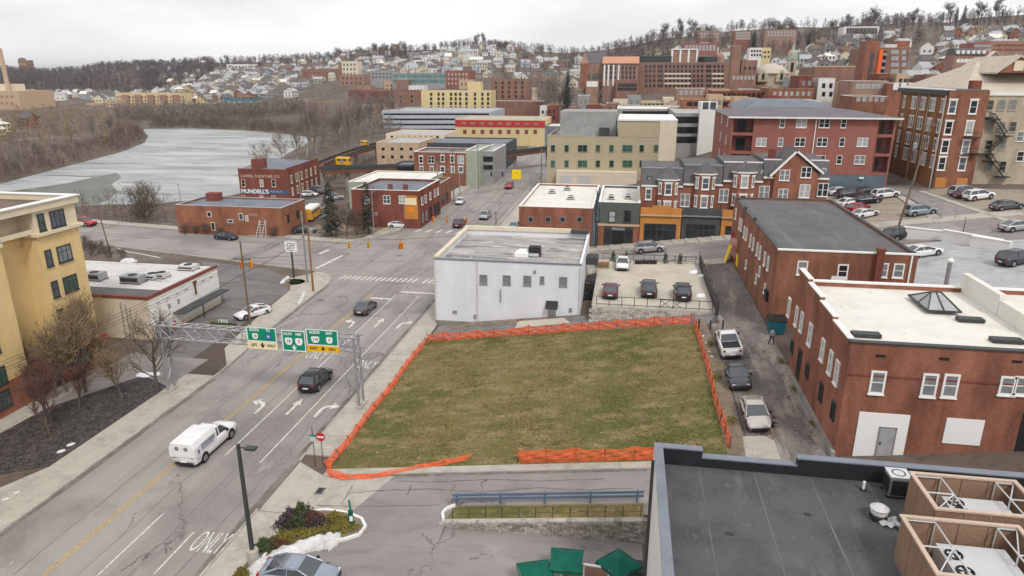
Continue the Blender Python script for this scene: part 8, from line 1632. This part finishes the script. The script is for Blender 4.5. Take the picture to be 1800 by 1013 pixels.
# ------------------------------------------------------------------ vehicles (local +Y is forward)
def ring(y, w, zb, zs, zt, k=.6): return [(-w*.9, y, zb), (-w, y, zb + .14), (-w, y, zs - .14), (-w*.965, y, zs), (-w*k, y, zt), (w*k, y, zt), (w*.965, y, zs), (w, y, zs - .14), (w, y, zb + .14), (w*.9, y, zb)]
CARS = {}
def make_car(kind):
    o = thing('parked_car', 'prototype car', 'car', (0, 0, 0), local=True)
    if kind == 'sedan': Lh, W, rf, st = 2.35, .91, 1.43, [(2.35, .72, .36, .56, .62), (2.25, .86, .26, .64, .7), (1.85, .97, .2, .74, .82), (1.1, 1, .19, .83, .92), (.8, 1, .19, .87, .96), (0, 1, .19, .9, .97), (-1.2, 1, .19, .93, 1.0), (-1.8, .98, .22, .95, 1.03), (-2.2, .9, .28, .92, 1.0), (-2.35, .76, .4, .78, .84)]; gh_ = [(1.15, .93), (.25, rf - .05), (-.3, rf), (-1.0, rf - .04), (-1.95, 1.0)]; fl, rl = 1.42, -1.42
    elif kind == 'suv': Lh, W, rf, st = 2.3, .95, 1.72, [(2.3, .78, .4, .7, .8), (2.2, .9, .3, .82, .92), (1.85, .98, .24, .9, 1.0), (1.1, 1, .24, .98, 1.08), (0, 1, .24, 1.04, 1.1), (-1.4, 1, .24, 1.06, 1.12), (-2.1, .98, .26, 1.06, 1.12), (-2.25, .92, .34, 1.04, 1.1), (-2.33, .84, .44, .96, 1.02)]; gh_ = [(1.15, 1.06), (.4, rf - .06), (-.3, rf), (-1.75, rf - .03), (-2.22, 1.1)]; fl, rl = 1.42, -1.4
    elif kind == 'hatch': Lh, W, rf, st = 2.1, .9, 1.5, [(2.1, .74, .36, .58, .64), (2.0, .88, .26, .68, .76), (1.6, .98, .2, .8, .88), (.9, 1, .19, .9, .98), (0, 1, .19, .94, 1.0), (-1.2, 1, .19, .97, 1.04), (-1.9, .97, .24, .98, 1.06), (-2.1, .86, .36, .9, .98)]; gh_ = [(1.1, .97), (.2, rf - .04), (-.3, rf), (-1.2, rf - .06), (-2.0, 1.04)]; fl, rl = 1.3, -1.3
    elif kind == 'coupe': Lh, W, rf, st = 2.3, .92, 1.36, [(2.3, .7, .34, .52, .58), (2.2, .86, .24, .62, .68), (1.8, .98, .18, .74, .8), (1.0, 1, .17, .84, .9), (0, 1, .17, .88, .94), (-1.2, 1.02, .18, .92, 1.0), (-2.0, .98, .24, .92, 1.0), (-2.3, .82, .36, .84, .9)]; gh_ = [(.9, .92), (.05, rf - .03), (-.4, rf), (-.9, rf - .06), (-2.0, .98)]; fl, rl = 1.4, -1.35
    elif kind in ('pickup', 'utility'): Lh, W, rf, st = 2.85, .98, 1.82, [(2.85, .82, .45, .8, .9), (2.75, .94, .36, .9, 1.0), (2.3, 1, .3, 1.0, 1.08), (1.5, 1, .3, 1.06, 1.14), (.6, 1, .3, 1.1, 1.16), (-.6, 1, .3, 1.1, 1.16), (-2.6, 1, .34, 1.1, 1.16), (-2.85, .98, .42, 1.1, 1.16)]; gh_ = [(1.55, 1.12), (.8, rf - .06), (.3, rf), (-.45, rf - .03), (-.72, 1.14)]; fl, rl = 1.8, -1.75
    if kind == 'utility': gh_ = [(1.55, 1.12), (.85, rf - .06), (.55, rf), (.1, rf - .02), (-.25, 1.14)]
    bm_ = MB().loft([ring(y, W*w, zb, zs, zt) for y, w, zb, zs, zt in st]); part('body', bm_, 'car_white', o, True)
    wb, wt = W*.9, W*.68; zb = gh_[0][1]
    rings = [[(-wb, y, max(.85, zb - .1)), (-(wb if i in (0, len(gh_) - 1) else wt + (wb - wt)*.08), y, z), ((wb if i in (0, len(gh_) - 1) else wt + (wb - wt)*.08), y, z), (wb, y, max(.85, zb - .1))] for i, (y, z) in enumerate(gh_)]
    part('windows', MB().loft(rings), 'car_glass', o)
    rm = MB(); a, b, c = gh_[1], gh_[2], gh_[3]; wr = wt + .06
    rm.loft([[(-wr, y, z - .005), (-wr*.8, y, z + .035), (wr*.8, y, z + .035), (wr, y, z - .005)] for y, z in (a, b, c)]); part('roof', rm, 'car_white', o, True)
    pl = MB()
    for sg in (-1, 1):
        pl.tube((sg*wb, gh_[0][0], gh_[0][1]), (sg*wr, a[0], a[1]), .045, n=5); pl.tube((sg*wr, c[0], c[1]), (sg*wb, gh_[4][0], gh_[4][1]), .075, n=5); m = (a[0] + c[0])/2 - .05; pl.tube((sg*(wb + .005), m, zb - .05), (sg*wr, m, rf - .02), .04, n=5); pl.tube((sg*wr, a[0], a[1]), (sg*wr, c[0], c[1]), .04, n=5)
    part('pillars', pl, 'car_white', o)
    for y in (fl, rl):
        for sg in (-1, 1):
            rad = .34 if kind in ('sedan', 'hatch', 'coupe') else .39
            wh = part('wheel', MB().tube((sg*(W - .2), y, rad), (sg*(W + .015), y, rad), rad, n=16), 'tyre', o); part('rim', MB().tube((sg*(W - .02), y, rad), (sg*(W + .025), y, rad), rad*.62, n=12), 'rim', wh)
            part('wheel_arch', MB().tube((sg*(W - .1), y, rad + .05), (sg*(W + .006), y, rad + .05), rad + .07, n=14), 'plastic_black', o)
    f0, r0 = st[1], st[-2]
    for sg in (-1, 1):
        part('headlight', MB().box(sg*W*.62 - .16, sg*W*.62 + .16, f0[0] - .2, f0[0] + .07, f0[3] - .12, f0[3] + .03), 'lamp_white', o)
        part('taillight', MB().box(sg*W*.74 - .13, sg*W*.74 + .13, st[-1][0] - .01, r0[0] + .12, r0[3] - .2, r0[3] - .02), 'lamp_red', o)
        part('mirror', MB().box(sg*(W + .1) - .1, sg*(W + .1) + .1, gh_[0][0] - .45, gh_[0][0] - .3, gh_[0][1] - .02, gh_[0][1] + .14), 'plastic_black', o)
    part('front_bumper', MB().box(-W*.72, W*.72, st[0][0] - .1, st[0][0] + .03, st[0][2] - .05, st[0][2] + .14), 'plastic_black', o)
    part('rear_bumper', MB().box(-W*.74, W*.74, st[-1][0] - .04, st[-1][0] + .1, st[-1][2] - .08, st[-1][2] + .14), 'plastic_black', o)
    part('licence_plate', MB().box(-.26, .26, st[-1][0] - .06, st[-1][0] - .035, st[-1][2] + .16, st[-1][2] + .3), 'sign_white', o)
    part('underbody', MB().box(-W*.85, W*.85, -Lh + .3, Lh - .3, .16, .4), 'plastic_black', o)
    if kind == 'pickup': part('bed', MB().box(-W*.82, W*.82, -2.65, -.85, 1.165, 1.175), 'plastic_black', o); part('bed_rail', MB().box(-W*.97, -W*.84, -2.8, -.8, 1.1, 1.26).box(W*.84, W*.97, -2.8, -.8, 1.1, 1.26).box(-W*.97, W*.97, -2.84, -2.72, 1.0, 1.26), 'car_white', o)
    if kind == 'utility':
        part('box_cap', MB().loft([[(-w, y, 1.02), (w, y, 1.02), (w, y, 1.75 + dz), (w*.82, y, 2.12 + dz), (-w*.82, y, 2.12 + dz), (-w, y, 1.75 + dz)] for y, w, dz in ((-2.95, 1.0, -.02), (-2.9, 1.03, 0), (-1.0, 1.03, .04), (-.1, 1.0, 0))]), 'car_white', o)
        for sg in (-1, 1): part('side_door', MB().box(sg*1.038 - .008, sg*1.038 + .008, -2.75, -2.3, .72, 1.05), 'metal_light', o)
        part('rear_window', MB().tube((-.36, -2.96, 1.72), (-.36, -2.985, 1.72), .17, n=12).tube((.36, -2.96, 1.72), (.36, -2.985, 1.72), .17, n=12), 'blind_grey', o)
        for k, (zz, hh_, ln) in enumerate(((1.58, .13, 1.7), (1.4, .12, 1.75), (1.22, .1, 1.5))):
            for q in range(int(ln/.16)): part('lettering', MB().box(1.046, 1.05, -2.1 + q*.17, -1.98 + q*.17, zz, zz + hh_), 'ink_blue', o)
        part('emblem', MB().add([(1.05, -2.62, 1.15), (1.05, -2.36, 1.5), (1.05, -2.28, 1.44), (1.05, -2.54, 1.1)], [(0, 1, 2, 3)]).add([(1.052, -2.62, 1.46), (1.052, -2.36, 1.12), (1.052, -2.3, 1.18), (1.052, -2.54, 1.52)], [(0, 1, 2, 3)]), 'ink_blue', o)
    kids_of(o); return o
def car(kind, colour, s, t, z, heading, label, group=None, name='parked_car', tilt=True):
    swap = {'body': 'car_' + colour, 'roof': 'car_' + colour, 'pillars': 'car_' + colour, 'bed_rail': 'car_' + colour, 'box_cap': 'car_' + colour}
    if kind not in CARS:
        CARS[kind] = o = make_car(kind); o.location = (s, t, z); o.rotation_euler.z = -R(heading); o['label'] = label; o.name = name
        if group: o['group'] = group
        kids_of(o)
        for c in KIDS[o.name]:
            k = c.name.split('.')[0]
            if k in swap: recolour(c, swap[k])
    else: o = dup(CARS[kind], (s, t, z), -R(heading), label, group, swap); o.name = name
    if not group and 'group' in o: del o['group']
    if tilt and s > -21: 
        a = -R(heading); n_ = Vector((-.13, 0, 1)).normalized(); q = Vector((0, 0, 1)).rotation_difference(n_); o.rotation_mode = 'QUATERNION'; o.rotation_quaternion = q @ Matrix.Rotation(a, 3, 'Z').to_quaternion()
    return o
def carz(kind, colour, u, v, heading, label, z=None, **kw):
    if z is None: s, t, zz = onG(u, v); return car(kind, colour, s, t, zz + .035, heading, label, **kw)
    s, t = onZ(u, v, z); return car(kind, colour, s, t, z + .02, heading, label, **kw)
ut = car('utility', 'white', -33.4, 45.7, .02, 0, 'white utility pickup with boxy cap and blue side lettering driving away', name='utility_truck'); ut.scale = (1.08, 1.08, 1.08)
car('suv', 'black', -29.8, 58.9, .02, 0, 'black sport utility car driving under the sign gantry', name='driving_car')
car('sedan', 'grey', -33.1, 81.2, .02, 0, 'grey sedan waiting in the left turn lane', name='driving_car')
carz('coupe', 'white', 445, 556, -148, 'white coupe parked in the corner car park', z=0)
car('suv', 'maroon', -33.3, 134.6, .02, 0, 'maroon car stopped at the far side of the crossing', name='driving_car')
car('suv', 'silver', -29.7, 143.4, .02, 180, 'silver sport utility car coming towards the crossing', name='driving_car')
car('suv', 'red', -31.4, 185, .02, 180, 'bright red car approaching on the far road', name='driving_car')
car('sedan', 'white', -39.2, 160, .02, 178, 'white sedan parked at the left kerb of far road')
carz('sedan', 'white', 702, 400, 80, 'white sedan parked in front of the mural building', z=0)
carz('pickup', 'white', 716, 393, 78, 'white pickup parked against the mural building', z=0)
carz('pickup', 'red', 147, 397, 97, 'red pickup on the street at left by the river', z=0, name='driving_car')
carz('sedan', 'navy', 398, 421, 99, 'dark blue sedan on the street before the red brick building', z=0, name='driving_car')
carz('sedan', 'bluesilver', 905, 402, 0, 'silver blue car parked beside the low brick building', z=0)
carz('suv', 'silver', 1143, 443, 90, 'silver sport utility car driving past the orange shop', name='driving_car')
carz('sedan', 'white', 1094, 470, 180, 'white sedan facing the camera in the upper car park', z=4.32, tilt=False)
carz('sedan', 'maroon', 1073, 518, 0, 'dark maroon sedan backed to the wall railing', z=4.32, tilt=False)
carz('suv', 'darkgrey', 1140, 516, 0, 'dark grey sport utility car in middle of the upper car park', z=4.32, tilt=False)
carz('suv', 'black', 1199, 522, 0, 'black jeep like car near the gate of the upper car park', z=4.32, tilt=False)
carz('pickup', 'white', 1281, 615, 0, 'white pickup parked first in the side alley')
carz('hatch', 'darkgrey', 1297, 672, 180, 'dark grey hatchback behind the white pickup in side alley')
carz('sedan', 'champagne', 1328, 738, 180, 'pale silver sedan nearest the camera in side alley')
s, t = onZ(533, 1010, .7); car('sedan', 'bluesilver', s, t - .4, .55, 88, 'silver blue sedan cut by the bottom edge beside the snow bank', tilt=False)
G1 = 'cars in the upper right car parks'
for (k, c, u, v, hd, lab) in [('suv', 'white', 1556, 348, 75, 'white sport utility car at far end of the hill car park'), ('sedan', 'black', 1523, 342, 75, 'black car left of white car at the hill car park'), ('suv', 'darkgrey', 1494, 347, 80, 'dark grey car second in the hill car park row'), ('sedan', 'white', 1477, 342, 80, 'white car at left end of the hill car park row'), ('sedan', 'white', 1492, 362, 60, 'white sedan along the dark roof edge in hill car park'), ('hatch', 'red', 1508, 372, 60, 'red hatchback just above the dark roof edge'), ('suv', 'black', 1524, 358, 85, 'black car in second row of hill car park'), ('sedan', 'white', 1520, 382, 60, 'white sedan nearest along the dark roof edge'), ('suv', 'bluesilver', 1618, 378, 80, 'silver blue car alone in middle of the hill car park'), ('suv', 'white', 1720, 351, 75, 'white sport utility car in the upper hill car park'), ('suv', 'silver', 1693, 343, 75, 'silver car behind white car in the upper hill car park'), ('sedan', 'maroon', 1702, 347, 75, 'maroon car between two pale cars in upper hill car park'), ('sedan', 'grey', 1770, 368, 80, 'dark grey sedan at right of the upper hill car park'), ('suv', 'black', 1580, 420, 60, 'black sport utility car behind the dark roofed building'), ('sedan', 'white', 1622, 450, 75, 'white car at the corner of the dark roofed building'), ('suv', 'darkgrey', 1788, 464, 70, 'dark sport utility car at right edge of the upper plaza'), ('sedan', 'silver', 1790, 405, 80, 'silver car at right edge above the plaza'), ('suv', 'grey', 1787, 312, 85, 'grey car under the pale stone building at right edge')]:
    carz(k, c, u, v, hd, lab, group=G1)
for (k, c, u, v, hd, lab) in [('sedan', 'white', 522, 346, 80, 'white car left in the warehouse lot'), ('sedan', 'white', 543, 345, 85, 'second white car in the warehouse lot'), ('suv', 'silver', 562, 338, 80, 'silver car right in the warehouse lot'), ('sedan', 'darkgrey', 553, 341, 85, 'dark car between pale cars in the warehouse lot'), ('suv', 'silver', 588, 352, 60, 'silver car behind the dense evergreen'), ('sedan', 'darkgrey', 535, 409, 85, 'dark car between red brick building and bare trees')]:
    carz(k, c, u, v, hd, lab, z=0, group='cars by the warehouse')
for i, (u, v) in enumerate([(1025, 186), (1037, 187), (1046, 190), (1092, 187), (1100, 183), (1150, 190), (1164, 188)]):
    s, t = onT(u, v, 330)[0], 330 + i*2; car('sedan', ['white', 'silver', 'red', 'white', 'grey', 'white', 'black'][i], s, t, gh(s, t) + .1, 90, 'small far car parked below the campus building', 'cars below the campus', tilt=False)
a_, b_ = onZ(537, 392), onZ(562, 374); s, t = onZ(549, 384); o = thing('school_bus', 'yellow school bus with white roof behind the orange brown pole', 'bus', (s, t, 0), local=True, rz=-math.atan2(b_[0] - a_[0], b_[1] - a_[1]))
part('body', MB().loft([[(w*a, y, z0 + h*c) for a, c in ((-1, 0), (1, 0), (1, .85), (.85, 1), (-.85, 1), (-1, .85))] for y, w, z0, h in ((-4.4, 1.1, .6, 2.1), (-4.3, 1.2, .5, 2.3), (2.6, 1.2, .5, 2.3), (2.8, 1.15, .55, 1.1), (4.2, 1.0, .55, 1.0), (4.3, .9, .6, .8))]), 'bus_yellow', o); part('roof', MB().loft([[(-1.215, y, 2.42), (1.215, y, 2.42), (1.0, y, 2.86), (-1.0, y, 2.86)] for y in (-4.3, 2.55)]), 'sign_white', o)
for k in range(7): part('bus_window', MB().box(-1.22, -1.19, -4 + k*.9, -3.3 + k*.9, 1.65, 2.3).box(1.19, 1.22, -4 + k*.9, -3.3 + k*.9, 1.65, 2.3), 'car_glass', o)
for y in (-2.6, 3.2):
    for sg in (-1, 1): w_ = part('wheel', MB().tube((sg*.95, y, .48), (sg*1.22, y, .48), .48, n=14), 'tyre', o); part('rim', MB().tube((sg*1.1, y, .48), (sg*1.23, y, .48), .28, n=10), 'rim', w_)
part('windscreen', MB().box(-1., 1., 2.62, 2.82, 1.7, 2.4), 'car_glass', o)
# ------------------------------------------------------------------ people
def person(label, s, t, z, rz, pose, top, legs, hairm='hair'):
    o = thing('person', label, 'person', (s, t, z), local=True, rz=rz)
    V, E, Rr = [], [], []
    def chain(pts, start=None):
        prev = start
        for (p, r) in pts:
            V.append(p); Rr.append(r); i = len(V) - 1
            if prev is not None: E.append((prev, i))
            prev = i
        return prev
    pel = chain([((0, 0, .95), .14)]); ch = chain([((0, 0, 1.15), .14), ((0, .01, 1.36), .16), ((0, .02, 1.48), .07), ((0, .03, 1.56), .06), ((0, .05, 1.66), .1), ((0, .04, 1.75), .075)], pel); chest = 2
    for sg, st_ in ((-1, pose['legs'][0]), (1, pose['legs'][1])): chain([((sg*.1, 0, .88), .095), ((sg*.11, st_*.5 + .04, .5), .07), ((sg*.11, st_, .1), .05), ((sg*.12, st_ + .14, .05), .042)], pel)
    for sg, arm in ((-1, pose['arms'][0]), (1, pose['arms'][1])):
        sh = chain([((sg*.19, .01, 1.42), .06)], chest); el = chain([((sg*.25, arm[0][0], arm[0][1]), .047)], sh); wr = chain([((sg*.22, arm[1][0], arm[1][1]), .034), ((sg*.22, arm[1][0] + .05, arm[1][1] - .05), .03)], el)
        hx, hy, hz = V[wr]
        for f in range(5): chain([((hx + sg*(f - 2)*.016, hy + .035, hz - .03 - .004*(f % 3)), .009), ((hx + sg*(f - 2)*.018, hy + .06, hz - .055), .008)], wr)
    me = bpy.data.meshes.new('body'); me.from_pydata(V, E, []); b = bpy.data.objects.new('body', me); C.objects.link(b); b.parent = o
    sk = b.modifiers.new('skin', 'SKIN')
    for i, d in enumerate(me.skin_vertices[0].data): d.radius = (Rr[i]*(1.15 if i < 3 else 1.), Rr[i]); d.use_root = (i == 0)
    sk.use_smooth_shade = True; b.modifiers.new('sub', 'SUBSURF').levels = 1; b.modifiers['sub'].render_levels = 1
    dg = bpy.context.evaluated_depsgraph_get(); ev = b.evaluated_get(dg); m2 = bpy.data.meshes.new_from_object(ev); b.modifiers.clear(); b.data = m2
    m2.materials.clear()
    for q in ('skin', top, legs, 'plastic_black'): m2.materials.append(MATS[q])
    for p in m2.polygons:
        c = p.center; p.material_index = 0 if c.z > 1.5 else (3 if c.z < .1 else (2 if c.z < .95 and abs(c.x) < .2 else (1 if c.z > .95 or c.z > pose['arms'][0][1][1] + .06 else 0)))
        p.use_smooth = True
    part('hair', MB().lathe([(.1, 0), (.112, .05), (.1, .11), (.05, .15), (.01, .16)], c=(0, .025, 1.66), n=12), hairm, o, True)
    fc = MB().box(-.045, -.02, .145, .152, 1.675, 1.69).box(.02, .045, .145, .152, 1.675, 1.69).box(-.012, .012, .14, .165, 1.635, 1.665); part('face', fc, 'hair', o); return o
s, t, z = onG(1355, 772); person('person in dark jacket and tan trousers standing by the silver sedan', s, t, z + .04, R(-100), dict(legs=(.0, .06), arms=(((.12, 1.16), (.32, 1.2)), ((.1, 1.15), (.3, 1.22)))), 'cloth_dark', 'cloth_tan')
s, t, z = onG(1355, 607); person('person in dark clothes and grey top walking beside the teal container', s, t, z + .04, R(-60), dict(legs=(-.22, .26), arms=(((-.1, 1.16), (.05, .95)), ((.1, 1.15), (.25, 1.0)))), 'cloth_grey', 'cloth_dark')
# litter, worn stones and weeds along the sided building
rg = random.Random(17)
for i in range(26):
    x = rg.uniform(-18, -6); y = 77.3 + rg.uniform(-.35, .3); k = rg.uniform(.12, .3); o = part('stone', MB().loft([[(k*math.cos(a)*q, k*.7*math.sin(a)*q, zz*k) for a in np.linspace(0, 2*PI, 7)[:-1]] for q, zz in ((.8, 0), (1., .3), (.5, .7))]), 'concrete_dark' if i % 3 else 'brick_brown', loc=(x, y, hill(x) - (.0 if x < -10 else .3)), rz=rg.uniform(0, 3)); tag(o, 'loose stone or rubble along the foot of the pale sided wall', 'rubble', 'rubble along the sided building')
for i, (x, y) in enumerate([(9.2, 50), (9.0, 58), (9.3, 66), (14.9, 49), (14.8, 55), (14.9, 61)]): shrub('low weed tuft at the edge of the side alley', x, y, hill(x) + .03, .5, .9, .22, 'shrub_yellow', 160, 'weed tufts by the alley', .06, 'weed_tuft')

# ------------------------------------------------------------------ look-alikes told apart by their place
ORD = 'leftmost,second,third,fourth,fifth,sixth,seventh,eighth,ninth,tenth,eleventh,twelfth,thirteenth,fourteenth,fifteenth,sixteenth,seventeenth,eighteenth,nineteenth,twentieth'.split(',') + ['twenty ' + x for x in 'first,second,third,fourth,fifth,sixth,seventh,eighth,ninth'.split(',')]
same = {}
for o in C.objects:
    if o.parent is None and o.get('label') and o.get('group'): same.setdefault(o['label'], []).append(o)
for lab, os_ in same.items():
    if 1 < len(os_) <= len(ORD):
        def su(o): s, t = o.location.x, o.location.y; return (s*CY + t*SY)/max(1, -s*SY + t*CY)
        for i, o in enumerate(sorted(os_, key=su)): o['label'] = lab + (f', {ORD[i]}' if i == 0 else f', {ORD[i]} from left')
# ------------------------------------------------------------------ winter air
hz = part('haze', MB().box(-9500, 9500, -900, 12500, -14, 135), []); hz['kind'] = 'stuff'
hm = bpy.data.materials.new('winter_haze'); hm.use_nodes = True; hn = hm.node_tree; hn.nodes.clear()
ho = N(hn, 'ShaderNodeOutputMaterial'); hv = N(hn, 'ShaderNodeVolumePrincipled'); hv.inputs['Color'].default_value = (.86, .88, .93, 1); hv.inputs['Density'].default_value = .00009; hv.inputs['Anisotropy'].default_value = .2
hn.links.new(hv.outputs[0], ho.inputs['Volume']); hz.data.materials.append(hm)
